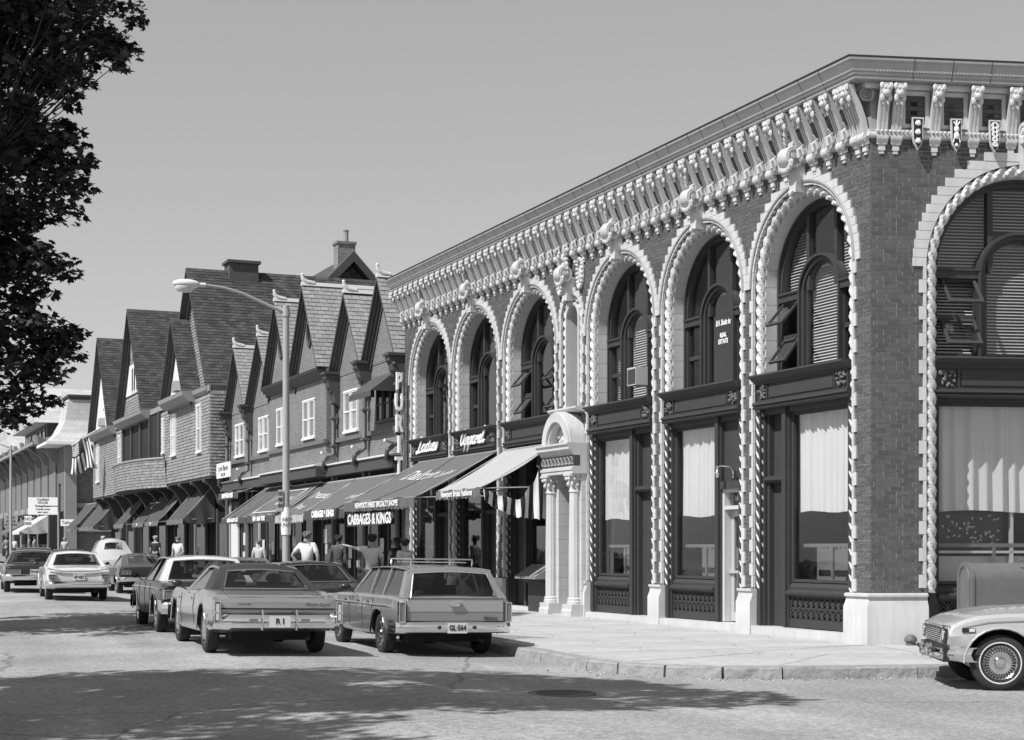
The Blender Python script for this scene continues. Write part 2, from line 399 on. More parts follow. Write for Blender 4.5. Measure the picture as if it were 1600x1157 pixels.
# kerb stones
def kerb_stone(p, q, i):
    t = (q - p); L = t.length; t.normalize(); n_ = Vector((-t.y, t.x, 0))
    g = MB(); segs = 5
    prof = [(-.085, -.3), (-.085, -.02), (-.07, PAV - .018), (-.05, PAV + .004), (.085, PAV + .006), (.085, -.3)]
    rings = []
    for k in range(segs + 1):
        x = -L / 2 + .006 + (L - .012) * k / segs
        rings.append([(x, y + (rnd.uniform(-.012, .012) if 0 < j < 4 else 0), z + (rnd.uniform(-.008, .006) if 0 < j < 4 else 0)) for j, (y, z) in enumerate(prof)])
    vv = [p_ for r_ in rings for p_ in r_]; m = len(prof)
    fs = [(k * m + j, k * m + (j + 1) % m, (k + 1) * m + (j + 1) % m, (k + 1) * m + j) for k in range(segs) for j in range(m)]
    fs += [tuple(range(m)), tuple(segs * m + j for j in range(m))[::-1]]
    g.add(vv, fs)
    return g.obj('kerb_stone', granite, pavement, loc=(p + q) / 2 + Vector((0, 0, gz(s_of((p + q) / 2)) + .008)), rot=math.atan2(t.y, t.x))
kp = []
x = 0
while x < 50: kp.append(ks + dK * x); x += rnd.uniform(1.5, 2.4)
kp = kp[::-1] + [arc[2], arc[4], arc[6], arc[8]]
x = 1.8
while x < 20: kp.append(ke + dR * x); x += rnd.uniform(1.5, 2.4)
for i in range(len(kp) - 1): kerb_stone(kp[i], kp[i + 1], i)
# opposite pavement, beside and behind the camera
mb = MB(); mb.add([SD(-120, 14.3, .13), SD(300, 14.3, .13), SD(300, 19, .13), SD(-120, 19, .13), SD(-120, 14.3, -.1), SD(300, 14.3, -.1)], [(0, 1, 2, 3), (0, 4, 5, 1)])
tag(mb.obj('pavement', concrete), kind='structure')
grit = MB(); rg_ = random.Random(21)
for k in range(420):
    if k % 3: p_ = ke + dR * rg_.uniform(-1, 9) + nR * (.1 + abs(rg_.gauss(0, .12)))
    else: p_ = arc[rg_.randrange(9)] + (arc[0] - kcen).normalized() * 0 + Vector((rg_.gauss(0, .3), -.1 - abs(rg_.gauss(0, .15)), 0))
    r_ = rg_.uniform(.006, .022); grit.ball((p_.x, p_.y, road_zs((p_ - C0).dot(nL)) + r_ * .4), r_, r_ * rg_.uniform(.5, 1.2), r_ * .6, 5, 3)
tag(grit.obj('gutter_grit', mat('grit', .3, .9, island=.6), fix=False), 'loose grit and scraps lying in the gutter along the corner kerb', 'grit', kind='stuff')
# iron manhole cover in the road
iron = mat('cast_iron', .10, .6, .3, 12, .3, 60)
def manhole(px, py):
    z = .05; Z = (H - z) * F / (py - HZ); X = (px - CX) * Z / F
    g = MB(); g.lathe([(0, .008), (.30, .008), (.30, .003), (.33, .003), (.33, .012), (.38, .012), (.39, -.02)], 28)
    for a in range(-4, 5):
        hw = math.sqrt(max(.28 ** 2 - (a * .06) ** 2, 0)); g.box(-hw, hw, a * .06 - .01, a * .06 + .01, .007, .014)
    d_ = (Vector((X, Z, 0)) - C0).dot(nL)
    o = g.obj('manhole_cover', iron, loc=(X, Z, road_zs(d_) + .004), rot=.3)
    tag(o, 'round cast iron manhole cover in the shaded road near the corner kerb', 'manhole cover')
manhole(878, 1086)

# ------------------------------------------------------------------ the corner building: brick with white terracotta arches
bld = empty('arcaded_brick_building', C0)
tag(bld, 'two storey brick corner building with white rope-moulded arches and bracketed cornice', 'building')
brickm = mat('brick', .082, .85, .2, 30, .25, 60, island=.2)
mortar = mat('mortar', .34, .95, .15, 20)
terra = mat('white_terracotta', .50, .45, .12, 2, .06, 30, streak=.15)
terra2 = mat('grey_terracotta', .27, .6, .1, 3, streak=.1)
dark = mat('dark_painted_wood', .034, .6, .15, 5, .05, 30)
dark2 = mat('dark_panel_paint', .046, .6, .14, 3, spec=.25)
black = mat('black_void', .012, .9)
glass = glass_mat('window_glass', .96, .035, wav=.12)
blindm = mat('blind_slats', .5, .6)
clothm = mat('curtain_cloth', .6, .9, .06, 2)
chrome = mat('chrome', .75, .12, metal=1.0)
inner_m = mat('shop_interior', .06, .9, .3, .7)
leadm = mat('roof_edge', .03, .8)
white_paint = mat('white_paint', .78, .5, .04, 6)
WEND = -22.55
BAYS = [(-2.0, 'near'), (-5.425, 'door'), (-8.84, 'ac'), (-13.59, 'open'), (-17.05, 'shop2'), (-20.435, 'shop1')]
RO, SPR = 1.55, 6.32
PX, PRO, PSP = -11.215, .56, 6.80                 # the narrow bay over the portal
RXC, RRO, RSP = 2.575, 1.70, 6.17                 # the first arch of the side street front
CH = .0712
def excl(z, frame):
    out = []
    if frame == 'L':
        for xc, _ in BAYS:
            h = RO - .03
            if z > SPR: h = math.sqrt(max(h * h - (z - SPR) ** 2, 0))
            if h > 0: out.append((xc - h, xc + h))
        h = PRO - .06
        if z > PSP: h = math.sqrt(max(h * h - (z - PSP) ** 2, 0))
        if z < 3.9: h = .8
        if h > 0: out.append((PX - h, PX + h))
    else:
        for xc in (RXC, RXC + 4.1):
            h = RRO - .03
            if z > RSP: h = math.sqrt(max(h * h - (z - RSP) ** 2, 0))
            if h > 0: out.append((xc - h, xc + h))
    return sorted(out)
def free(lo, hi, ex):
    cur = lo; out = []
    for a, b in ex:
        if a > cur: out.append((cur, min(a, hi)))
        cur = max(cur, b)
    if cur < hi: out.append((cur, hi))
    return [(a, b) for a, b in out if b - a > .02]
unit = MB(); unit.box(-.5, .5, 0, .06, 0, .0595)
unit_me = unit.mesh('brick', brickm)
wall_mb, brk_mb = {'L': MB(), 'R': MB()}, {'L': MB(), 'R': MB()}
nind = 0
for frame, lo, hi in (('L', WEND, -.004), ('R', .004, 7.6)):
    for c in range(102):
        z0 = .96 + c * CH; z1 = z0 + .0595
        for a, b in free(lo, hi, excl(z0 + .03, frame)):
            a2 = a if a == lo else a - .02; b2 = b if b == hi else b + .02
            wall_mb[frame].add([(a2, .007, z0 - .004), (b2, .007, z0 - .004), (b2, .007, z0 + CH - .004), (a2, .007, z0 + CH - .004)], [(0, 1, 2, 3)])
            x = a if frame == 'R' else a
            off = (c % 2) * .1065 + ((c * 7) % 6 == 0) * .05
            x = math.floor((a - off) / .213) * .213 + off
            while x < b:
                L = .2
                pieces = [(x, x + L)]
                if (c % 6 == 3) or rnd.random() < .06: pieces = [(x, x + .096), (x + .1065, x + L)]
                for p0, p1 in pieces:
                    q0, q1 = max(p0, a), min(p1, b)
                    if q1 - q0 < .02: continue
                    yo = rnd.uniform(-.003, .002)
                    if frame == 'R' and nind < 300 and q0 < 1.0 and q1 - q0 > .18 and c % 1 == 0 and c < 96:
                        o = bpy.data.objects.new('brick', unit_me); COL.objects.link(o); o.parent = bld
                        o.scale = (q1 - q0, 1, 1); o.rotation_euler = (0, 0, RROT)
                        o.location = Matrix.Rotation(RROT, 3, 'Z') @ Vector(((q0 + q1) / 2, yo, z0)); nind += 1
                    else:
                        brk_mb[frame].box(q0, q1, yo, .06, z0, z1)
                x += .213
    wall_mb[frame].obj('wall', mortar, bld, frame)
    o = brk_mb[frame].obj('brickwork', brickm, bld, frame, fix=False); o['kind'] = 'stuff'

KL_, KR_ = .66, .42
def csweep(g, prof, s1, t1, closed=True, kl=1.0, kr=1.0):
    """sweep a (projection, height) profile along the main front, round the corner and along the side front"""
    det = nL.x * nR.y - nL.y * nR.x
    ring = []
    m = len(prof)
    A = [dL * s1 + nL * p * kl + Vector((0, 0, z)) for p, z in prof]
    B = [Vector(((nR.y * kl - nL.y * kr) * p / det, (nL.x * kr - nR.x * kl) * p / det, z)) for p, z in prof]
    Cc = [dR * t1 + nR * p * kr + Vector((0, 0, z)) for p, z in prof]
    fs = []
    for k in range(2):
        for j in range(m if closed else m - 1):
            fs.append((k * m + j, k * m + (j + 1) % m, (k + 1) * m + (j + 1) % m, (k + 1) * m + j))
    if closed: fs += [tuple(range(m)), tuple(2 * m + j for j in range(m))[::-1]]
    return g.add(A + B + Cc, fs)
SE = -WEND + .1
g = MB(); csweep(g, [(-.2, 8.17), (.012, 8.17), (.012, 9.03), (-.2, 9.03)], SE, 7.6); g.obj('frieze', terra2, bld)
g = MB(); csweep(g, [(-.1, 8.185), (.05, 8.185), (.075, 8.21), (.075, 8.25), (.05, 8.27), (.06, 8.32), (-.1, 8.34)], SE, 7.6); g.obj('frieze_moulding', terra, bld)
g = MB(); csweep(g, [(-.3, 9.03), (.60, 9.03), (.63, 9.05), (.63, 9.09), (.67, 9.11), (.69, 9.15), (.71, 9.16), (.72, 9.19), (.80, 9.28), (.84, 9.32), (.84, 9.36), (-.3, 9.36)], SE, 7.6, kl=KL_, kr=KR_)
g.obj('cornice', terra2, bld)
g = MB(); csweep(g, [(.3, 9.362), (.855, 9.362), (.865, 9.385), (.3, 9.43)], SE, 7.6, kl=KL_, kr=KR_); g.obj('roof_edge', leadm, bld)
g = MB(); csweep(g, [(-.1, 8.95), (.16, 8.95), (.2, 8.99), (.2, 9.027), (-.1, 9.027)], SE, 7.6, kl=.8, kr=.6); g.obj('egg_moulding', terra, bld)
g = MB()
for k in range(int(SE / .055)):
    if k * .055 < 14: g.ball(dL * (k * .055 + .0) + nL * .465 + Vector((0, 0, 9.165)), .018, n=5, m=3)
for k in range(int(5.5 / .055)): g.ball(dR * (k * .055) + nR * .295 + Vector((0, 0, 9.165)), .018, n=5, m=3)
g.obj('bead_row', terra2, bld)['kind'] = 'stuff'
# --- brackets
def bracket_mesh(ys):
    g = MB(); W = .085
    for x0, x1, e in ((-W, W, 0.0), (-.075, -.045, .022), (-.015, .015, .022), (.045, .075, .022)):
        pts = [(-.02, 8.10), (-.10, 8.08), (-.13 - e, 8.16), (-.19 - e, 8.40), (-.33 - e, 8.62), (-.45 - e, 8.74), (-.56 - e, 8.80), (-.58, 8.90), (-.40, 8.91), (-.34, 8.78), (-.22, 8.64), (-.10, 8.45), (-.04, 8.26)]
        if e: pts = [(-.13 - e, 8.2), (-.19 - e, 8.40), (-.33 - e, 8.62), (-.43 - e, 8.71), (-.42, 8.73), (-.30, 8.62), (-.16, 8.40), (-.11, 8.22)]
        g.prism(pts, 'x', x0, x1)
    g.lathe([(0, -.09), (.066, -.09), (.07, -.05), (.058, 0), (.07, .05), (.066, .09), (0, .09)], 12, (0, -.12, 8.19), 'x')
    g.lathe([(0, -.1), (.025, -.1), (.025, .1), (0, .1)], 8, (0, -.125, 8.19), 'x')
    g.box(-.055, .055, -.07, .0, 7.99, 8.1); g.box(-.04, .04, -.045, .0, 7.94, 7.99)
    # leaf-masked head
    g.ball((0, -.53, 8.80), .085, .08, .1, 10, 6)
    g.ball((0, -.60, 8.76), .055, .05, .045, 8, 5)
    for sx in (-1, 1):
        g.ball((sx * .075, -.56, 8.86), .04, .05, .05, 6, 4); g.ball((sx * .06, -.5, 8.70), .04, .05, .06, 6, 4)
        g.ball((sx * .035, -.615, 8.83), .022, .02, .02, 6, 4); g.ball((sx * .04, -.47, 8.64), .025, .03, .05, 6, 4)
    g.ball((0, -.45, 8.66), .03, .03, .06, 6, 4)
    g.v = [(x_, y_ * ys, 8.1 + (z_ - 8.1) * 1.125 if z_ > 8.1 else z_) for x_, y_, z_ in g.v]
    return g.mesh('bracket', terra, 40)
bme = bracket_mesh(.78); bmr = bracket_mesh(.45)
def patera_mesh():
    g = MB(); g.lathe([(0, .0), (.11, 0), (.11, -.03), (.085, -.035), (.08, -.015), (.06, -.015), (.055, -.035), (.035, -.04), (.03, -.02), (0, -.05)], 16, (0, 0, 0), 'y'); return g.mesh('patera', terra2, 35)
pme = patera_mesh()
def orn_mesh():                                     # upright scrolled leaf between two brackets
    g = MB()
    g.tube([(0, -.10, 8.20), (0, -.2, 8.26), (0, -.22, 8.36), (0, -.13, 8.44), (0, -.2, 8.52)], [.03, .04, .035, .03, .02], 6)
    for sx in (-1, 1):
        g.tube([(0, -.12, 8.24), (sx * .06, -.15, 8.30), (sx * .05, -.17, 8.38), (sx * .015, -.16, 8.40)], [.02, .025, .02, .012], 5)
    g.box(-.05, .05, -.13, -.02, 8.44, 8.47); g.ball((0, -.16, 8.22), .045, n=7, m=4)
    return g.mesh('leaf_ornament', terra, 40)
ome = orn_mesh()
recm = MB().box(-.08, .08, -.028, 0, 8.46, 8.62).mesh('coffer_shade', mat('coffer_shadow', .05, .9))  # raised dark block, its colour standing in for shade in a recess
sp_ = .4275
xs = [-.10 - .19, -.10]
x = -.10 - .19 - .40
while x > WEND: xs.append(x); x -= sp_
for x in xs: put('bracket', bme, bld, 'L', (x, 0, 0))
xl = sorted(xs)[:-1]
for x in xl:
    if x > -.4: continue
    put('patera', pme, bld, 'L', (x + sp_ / 2, -.015, 8.84)); put('leaf_ornament', ome, bld, 'L', (x + sp_ / 2, 0, 0))
    put('coffer_shade', recm, bld, 'L', (x + sp_ / 2, 0, 0))
rxs = [.17, .40, 1.04, 1.68, 2.32, 2.96, 3.6, 4.24]
for x in rxs: put('bracket', bmr, bld, 'R', (x, 0, 0))
put('patera', pme, bld, 'R', (-.10, -.03, 8.86)); put('patera', pme, bld, 'L', (.03, -.03, 8.86))
# side front: brick panels in white frames, and hanging shields
shield_b = mat('shield_black', .015, .5)
def shield(x, kind):
    W, zt, zb = .085, 8.50, 7.98
    def outl(w, d):
        return [(-w, zt - d), (w, zt - d), (w * .86, zt - .14), (w * .86, zt - .30 - d), (w * .6, zb + .1 + d * .5), (0, zb + d), (-w * .6, zb + .1 + d * .5), (-w * .86, zt - .30 - d), (-w * .86, zt - .14)]
    g = MB(); g.prism(outl(W + .014, 0), 'y', 0, .05)
    o = g.obj('shield', terra, bld, 'R', (x, -.15, 0))
    g = MB(); g.prism(outl(W - .008, .025), 'y', -.006, .01); g.obj('shield_field', shield_b, o)
    g = MB()
    if kind == 0:                                   # three scallop shells
        for zc in (8.41, 8.27, 8.13):
            g.ball((0, -.008, zc - .008), .05, .02, .038, 10, 5); g.box(-.03, .03, -.02, .0, zc + .022, zc + .04)
    elif kind == 1:                                 # upright beast between stems
        g.ball((0, -.008, 8.33), .045, .02, .06, 8, 5); g.ball((0, -.008, 8.23), .05, .02, .06, 8, 5); g.ball((0, -.008, 8.43), .018, .012, .05, 6, 4)
        for sx in (-1, 1): g.tube([(0, -.01, 8.38), (sx * .055, -.01, 8.45)], .012, 5); g.tube([(sx * .04, -.01, 8.2), (sx * .055, -.01, 8.12)], .008, 5)
        g.ball((0, -.008, 8.08), .03, .015, .03, 6, 4)
    else:                                           # linked rings
        for k, zc in enumerate((8.41, 8.34, 8.27, 8.19, 8.11)):
            r_ = .045 - .004 * k
            for sx in (-1, 1): g.tube([(sx * .012 + r_ * math.cos(a * PI / 5), -.01, zc + r_ * math.sin(a * PI / 5)) for a in range(10)], .009, 5, closed=True)
    g.obj('shield_device', white_paint, o, smooth=50)['kind'] = 'stuff'
for i in range(6):
    x = (rxs[i + 1] + rxs[i + 2]) / 2
    shield(x, i % 3)
    g = MB(); x0, x1 = x - .235, x + .235
    g.box(x0, x0 + .07, -.03, 0, 8.36, 8.94); g.box(x1 - .07, x1, -.03, 0, 8.36, 8.94); g.box(x0 + .07, x1 - .07, -.03, 0, 8.36, 8.42); g.box(x0 + .07, x1 - .07, -.03, 0, 8.87, 8.94)
    g.obj('panel_frame', terra, bld, 'R', (0, -.012, 0))
    g = MB(); g.add([(x0 + .07, 0, 8.42), (x1 - .07, 0, 8.42), (x1 - .07, 0, 8.87), (x0 + .07, 0, 8.87)], [(0, 1, 2, 3)])
    for k in range(5):
        for q in range(3):
            a = max(x0 + .075, x0 - .05 + (k % 2) * .1 + q * .213); b = min(a + .203, x1 - .075)
            if b - a > .02: g.box(a, b, -.008, 0, 8.425 + k * CH, 8.425 + k * CH + .061)
    g.obj('brick_panel', brickm, bld, 'R', (0, -.016, 0))
    for dx in (-.235, .235): pass
g = MB()
for k in range(70): g.ball((.08 + k * .07, -.085, 8.28), .028, .03, .028, 6, 4)
g.obj('egg_row', terra, bld, 'R')['kind'] = 'stuff'

# --- arches
def rope_mb(xc, ro, sp, zb, yc=.105):
    rc = ro - .125; path = []
    n1 = max(2, int((sp - zb) / .03)); n2 = int(PI * rc / .03)
    for k in range(n1): path.append(((xc - rc), zb + (sp - zb) * k / n1, 'v', 0))
    for k in range(n2 + 1):
        a = PI - PI * k / n2; path.append((xc + rc * math.cos(a), sp + rc * math.sin(a), 'a', a))
    for k in range(n1, 0, -1): path.append(((xc + rc), zb + (sp - zb) * (k - 1) / n1, 'w', 0))
    g = MB(); N = 12; vs_ = []
    l = 0; prev = None
    for (x, z, t, a) in path:
        if prev: l += math.hypot(x - prev[0], z - prev[1])
        prev = (x, z)
        nx, nz = (-1, 0) if t == 'v' else (1, 0) if t == 'w' else (math.cos(a), math.sin(a))
        for k in range(N):
            ph = 2 * PI * k / N
            tw = abs(math.cos(1.5 * (ph - 2 * PI * l / .63)))
            r_ = .1 * (.28 + .76 * tw ** .85)
            vs_.append((x + nx * r_ * math.cos(ph), yc + r_ * math.sin(ph), z + nz * r_ * math.cos(ph)))
    m = len(path)
    g.add(vs_, [(i * N + k, i * N + (k + 1) % N, (i + 1) * N + (k + 1) % N, (i + 1) * N + k) for i in range(m - 1) for k in range(N)])
    return g
nblk = 0
def surround(xc, ro, sp, zb, frame, individual, narrow=False, st=None, up=None):
    """stepped white blocks round an arch; the near arches get one object per block"""
    st = st or CH * 2; up = up or ro + .18
    M_ = MB()
    def emit(polys):
        if individual:
            for poly in polys:
                g = MB(); g.prism(poly, 'y', -.028 + rnd.uniform(-.003, .003), .05); g.obj('terracotta_block', terra, bld, frame)
        else:
            for poly in polys: M_.prism(poly, 'y', -.028, .05)
    polys = []
    ri = ro - .035; k = 0
    while k * st < up - .02:
        a0, a1 = k * st, (k + 1) * st - .006
        xo = math.sqrt(max(up ** 2 - (a0 + st * .35) ** 2, .0)); a1c = min(a1, up)
        if xo < .08: xo = .08
        arcp = []
        for q in range(4):
            zz = a0 + (a1c - a0) * q / 3
            xi = math.sqrt(max(ri * ri - zz * zz, 0)); arcp.append((xi, zz))
        if narrow: xo = max(xo, arcp[0][0] + .06)
        for sx in (-1, 1):
            pl = [(xc + sx * x_, sp + z_) for x_, z_ in arcp] + [(xc + sx * max(xo, arcp[-1][0] + .02), sp + a1c), (xc + sx * max(xo, arcp[-1][0] + .02), sp + a0)]
            polys.append(pl)
        k += 1
    emit(polys); polys = []
    h3 = CH * 3; z = sp - h3; k = 0
    while z > zb - .01:
        for sx in (-1, 1):
            wl = .08 if (k + (sx > 0)) % 2 else .015
            if narrow: wl = .09 if k % 2 else .04
            x0, x1 = xc + sx * ri, xc + sx * (ro + wl)
            polys.append([(x0, z + .005), (x1, z + .005), (x1, z + h3), (x0, z + h3)])
        z -= h3; k += 1
    emit(polys)
    if not individual:
        o = M_.obj('terracotta_blocks', terra, bld, frame); o['kind'] = 'stuff'
def lower_glass(name, poly, y, par, m=glass):
    g = MB(); g.prism(poly, 'y', y, y + .008); return g.obj(name, m, par)
def slats(x0, x1, z0, z1, y, pitch=.05, shape=None):
    g = MB(); z = z0
    while z < z1:
        a, b = x0, x1
        if shape:
            xc, sp, rr = shape
            if z > sp:
                hw = math.sqrt(max(rr * rr - (z - sp) ** 2, 0)); a, b = max(a, xc - hw), min(b, xc + hw)
        if b - a > .05: g.add([(a, y, z), (b, y, z), (b, y + .03, z + .028), (a, y + .03, z + .028)], [(0, 1, 2, 3)])
        z += pitch
    return g
def upper_window(xc, ro, sp, frame, blind=None, opened=(), z0=4.75, y=.42):
    ri = ro - .22; k = ri / 1.33
    g = MB(); g.archframe(xc, ri, ri - .11, z0, sp, y - .02, y + .12, 24)
    g.archframe(xc, ri + .02, ri - .05, z0, sp, y - .06, y - .02, 24)
    hc = .63 * k; zc = 6.1
    g.archframe(xc, hc, hc - .12, z0, zc, y - .04, y + .1); g.archframe(xc, hc - .0, hc - .05, z0, zc, y - .09, y - .04)
    g.archframe(xc, hc - .12, hc - .17, z0, zc, y + .02, y + .09)
    for sx in (-1, 1):
        a, b = sorted((xc + sx * (hc - .03), xc + sx * (ri - .06)))
        g.box(a, b, y - .07, y + .1, 6.03, 6.15); g.box(a, b, y - .1, y - .0, 6.15, 6.19)
        g.box(a, b, y - .0, y + .09, 5.37, 5.45); g.box(a, b, y - .02, y + .1, z0, z0 + .08)
        mx = xc + sx * .42 * k
        g.box(mx - .045, mx + .045, y - .01, y + .1, 6.15, sp + math.sqrt((ri - .06) ** 2 - (.42 * k) ** 2))
        for q in (a + .0, b - .06): g.box(q, q + .06, y, y + .08, z0, 6.05)
    wn = g.obj('arched_window', dark, bld, frame, smooth=30)
    # panes
    hi = hc - .16
    lower_glass('pane', [(xc - hi, z0 + .05), (xc + hi, z0 + .05)] + [(xc + hi * math.cos(a * PI / 12), zc + hi * math.sin(a * PI / 12)) for a in range(13)], y + .05, wn)
    rg = ri - .1
    for sx in (-1, 1):
        for q, (za, zb_) in enumerate(((z0 + .08, 5.37), (5.45, 6.03))):
            a, b = sorted((xc + sx * (hc + .03), xc + sx * (rg - .06)))
            if (sx, q) in opened:
                piv = empty('casement', (0, 0, 0))
                bpy.data.objects.remove(piv)
                s_ = MB(); hgt = zb_ - za
                s_.box(a, b, -.02, .02, -.05, 0); s_.box(a, b, -.02, .02, -hgt, -hgt + .05); s_.box(a, a + .045, -.02, .02, -hgt + .05, -.05); s_.box(b - .045, b, -.02, .02, -hgt + .05, -.05)
                so_ = s_.obj('open_sash', dark2, wn); so_.location = (0, y, zb_); so_.rotation_euler = (R(-42 if q else -38), 0, 0)
                p_ = MB(); p_.box(a + .045, b - .045, -.004, .004, -hgt + .05, -.05); p_.obj('pane', glass, so_)
            else:
                lower_glass('pane', [(a, za), (b, za), (b, zb_), (a, zb_)], y + .045, wn)
        # quarter lights
        mxo = .42 * k
        pts = []
        for q in range(9):
            xx = mxo + (rg - mxo) * q / 8
            pts.append((xc + sx * xx, sp + math.sqrt(max(rg * rg - xx * xx, 0))))
        lower_glass('pane', [(xc + sx * mxo, 6.15), *pts, (xc + sx * rg, 6.15)], y + .055, wn)
    pts = [(xc + x_ * .42 * k, sp + math.sqrt(rg * rg - (x_ * .42 * k) ** 2)) for x_ in (1, .6, .2, -.2, -.6, -1)]
    lower_glass('pane', [(xc - .42 * k, 6.5), (xc + .42 * k, 6.5), *pts], y + .055, wn)
    if blind:
        for (bx0, bx1, bz0, bz1, shp) in blind:
            slats(xc + bx0, xc + bx1, bz0, bz1, y + .14, .052, (xc, zc, hi) if shp == 'c' else (xc, sp, rg) if shp == 'a' else None).obj('window_blind', blindm, wn)['kind'] = 'stuff'
    return wn
def reveal(xc, ro, sp, frame, z0=4.75, y1=.40):
    ri = ro - .22; 
    hgt = .30; n = int((sp - z0) / hgt); hh = (sp - z0) / n
    key = ('jamb', round(hh, 4), y1)
    if key not in cache: cache[key] = MB().box(0, .12, .13, y1, .003, hh - .003).mesh('reveal_block', terra)
    key2 = ('arc', ro, y1); na = 14
    if key2 not in cache: cache[key2] = MB().ring(0, 0, ri, ri + .12, .13, y1, .002, PI / na - .002, 3).mesh('reveal_block', terra, 30)
    for k in range(n):
        put('reveal_block', cache[key], bld, frame, (xc - ri - .12, 0, z0 + k * hh)); put('reveal_block', cache[key], bld, frame, (xc + ri, 0, z0 + k * hh))
    for k in range(na):
        o = put('reveal_block', cache[key2], bld, frame, (xc, 0, sp))
        o.rotation_mode = 'QUATERNION'
        fr = LROT if frame == 'L' else RROT
        o.rotation_quaternion = (Matrix.Rotation(fr, 3, 'Z') @ Matrix.Rotation(-PI * k / na, 3, 'Y')).to_quaternion()
cache = {}
def keystone(xc, ztop, frame, big=1.0):
    g = MB()
    zr = ztop + .06
    g.prism([(xc - .09, zr - .22), (xc + .09, zr - .22), (xc + .15, zr + .30), (xc - .15, zr + .30)], 'y', -.17, .02)
    g.lathe([(0, -.15), (.17, -.15), (.19, -.11), (.17, 0), (.19, .11), (.17, .15), (0, .15)], 14, (xc, -.22, zr + .36), 'x')
    g.lathe([(.10, -.165), (.10, .165)], 10, (xc, -.25, zr + .37), 'x'); g.lathe([(0, -.175), (.05, -.175), (.05, .175), (0, .175)], 8, (xc, -.25, zr + .37), 'x')
    for k in range(9):
        a = PI * k / 8; g.ball((xc + .17 * math.cos(a), -.30, zr + .26 - .12 * math.sin(a)), .05, n=6, m=4)
    for k in range(7):
        g.ball((xc + .05 * math.sin(k * 2.1), -.20 - .035 * k, zr + .50 + k * .06), .06 - .003 * k, .05, .055, 7, 4)
        g.ball((xc - .07 * math.sin(k * 1.7 + 1), -.16 - .03 * k, zr + .48 + k * .055), .04, n=6, m=4)
    g.tube([(xc - .05, -.18, zr - .2), (xc, -.2, zr - .26), (xc + .05, -.18, zr - .2)], .04, 6)
    g.obj('keystone', terra, bld, frame, smooth=40)
def spandrel(xc, hw, frame, z0=4.14, z1=4.74, yb=-.03, orn=True, pan=True):
    g = MB()
    g.prism([(.3, z1), (yb - .14, z1), (yb - .15, z1 - .03), (yb - .10, z1 - .06), (yb - .06, z1 - .10), (yb - .02, z1 - .12), (yb - .02, z1 - .14), (.3, z1 - .14)], 'x', xc - hw, xc + hw)
    g.box(xc - hw + .02, xc + hw - .02, yb + .02, .3, z0 + .12, z1 - .14)
    g.prism([(.3, z0), (yb - .03, z0), (yb - .05, z0 + .03), (yb - .02, z0 + .05), (yb - .06, z0 + .08), (yb - .05, z0 + .12), (.3, z0 + .12)], 'x', xc - hw, xc + hw)
    pn = .40
    for a, b in ((xc - hw + .03, xc - hw + .06), (xc - hw + pn, xc - hw + pn + .03), (xc + hw - .06, xc + hw - .03), (xc + hw - pn - .03, xc + hw - pn)):
        g.box(a, b, yb - .01, yb + .03, z0 + .12, z1 - .14)
    g.box(xc - hw + .06, xc + hw - .06, yb - .008, yb + .03, z0 + .121, z0 + .15); g.box(xc - hw + .06, xc + hw - .06, yb - .008, yb + .03, z1 - .17, z1 - .141)
    o = g.obj('spandrel', dark, bld, frame, smooth=25)
    g = MB(); g.box(xc - hw + pn + .07, xc + hw - pn - .07, yb + .0, yb + .03, z0 + .19, z1 - .21); g.obj('panel', dark2, o)
    if orn:
        for sx in (-1, 1):
            g = MB(); cx_ = xc + sx * (hw - pn / 2 - .03)
            for k in range(16):
                g.ball((cx_ + rnd.uniform(-.12, .12), yb + .0, z0 + .3 + rnd.uniform(-.12, .12)), rnd.uniform(.02, .045), .04, rnd.uniform(.02, .045), 6, 4)
            g.obj('carved_ornament', mat('carving', .12, .5), o, smooth=50)
    return o
def grille(x0, x1, z0, z1, y, par):
    g = MB(); g.cur = 0; g.box(x0, x1, y + .03, y + .05, z0, z1); g.cur = 1
    n = max(3, round((x1 - x0) / .165)); cw = (x1 - x0) / n; rows = 2; rh = (z1 - z0) / rows
    for r_ in range(rows):
        zb = z0 + r_ * rh
        g.box(x0, x1, y, y + .028, zb - .008, zb + .012)
        for k in range(-1, n):
            xa = x0 + k * cw
            pts = [(xa + cw - cw * math.cos(PI * q / 6) * 1.0, zb + rh * .98 * math.sin(PI * q / 6)) for q in range(7)]
            pts = [(min(max(p, x0), x1), z_) for p, z_ in pts]
            if len(set(pts)) > 3: g.band(pts, .022, y, y + .025)
            if k >= 0: g.band([(xa, zb), (xa + cw / 2, zb + rh * .5), (xa + cw, zb)], .018, y + .002, y + .025)
            if k >= 0: g.box(xa - .008, xa + .008, y + .004, y + .026, zb, zb + rh)
    g.box(x0, x1, y, y + .028, z1 - .012, z1 + .008)
    g.obj('grille', [black, dark2], par)
def curtain(x0, x1, z0, z1, y, par, folds=14, amp=.035, m=clothm):
    g = MB(); ph = rnd.random() * 6
    g.grid(lambda u, v: (x0 + (x1 - x0) * u, y + amp * math.sin(u * folds * 2 * PI + ph + .6 * math.sin(u * 9)) * (.5 + .5 * v) + .02 * math.sin(u * 31), z1 + (z0 - z1) * v + .02 * math.sin(u * 7 + ph) * v), 110, 8)
    return g.obj('curtain', m, par, smooth=180)
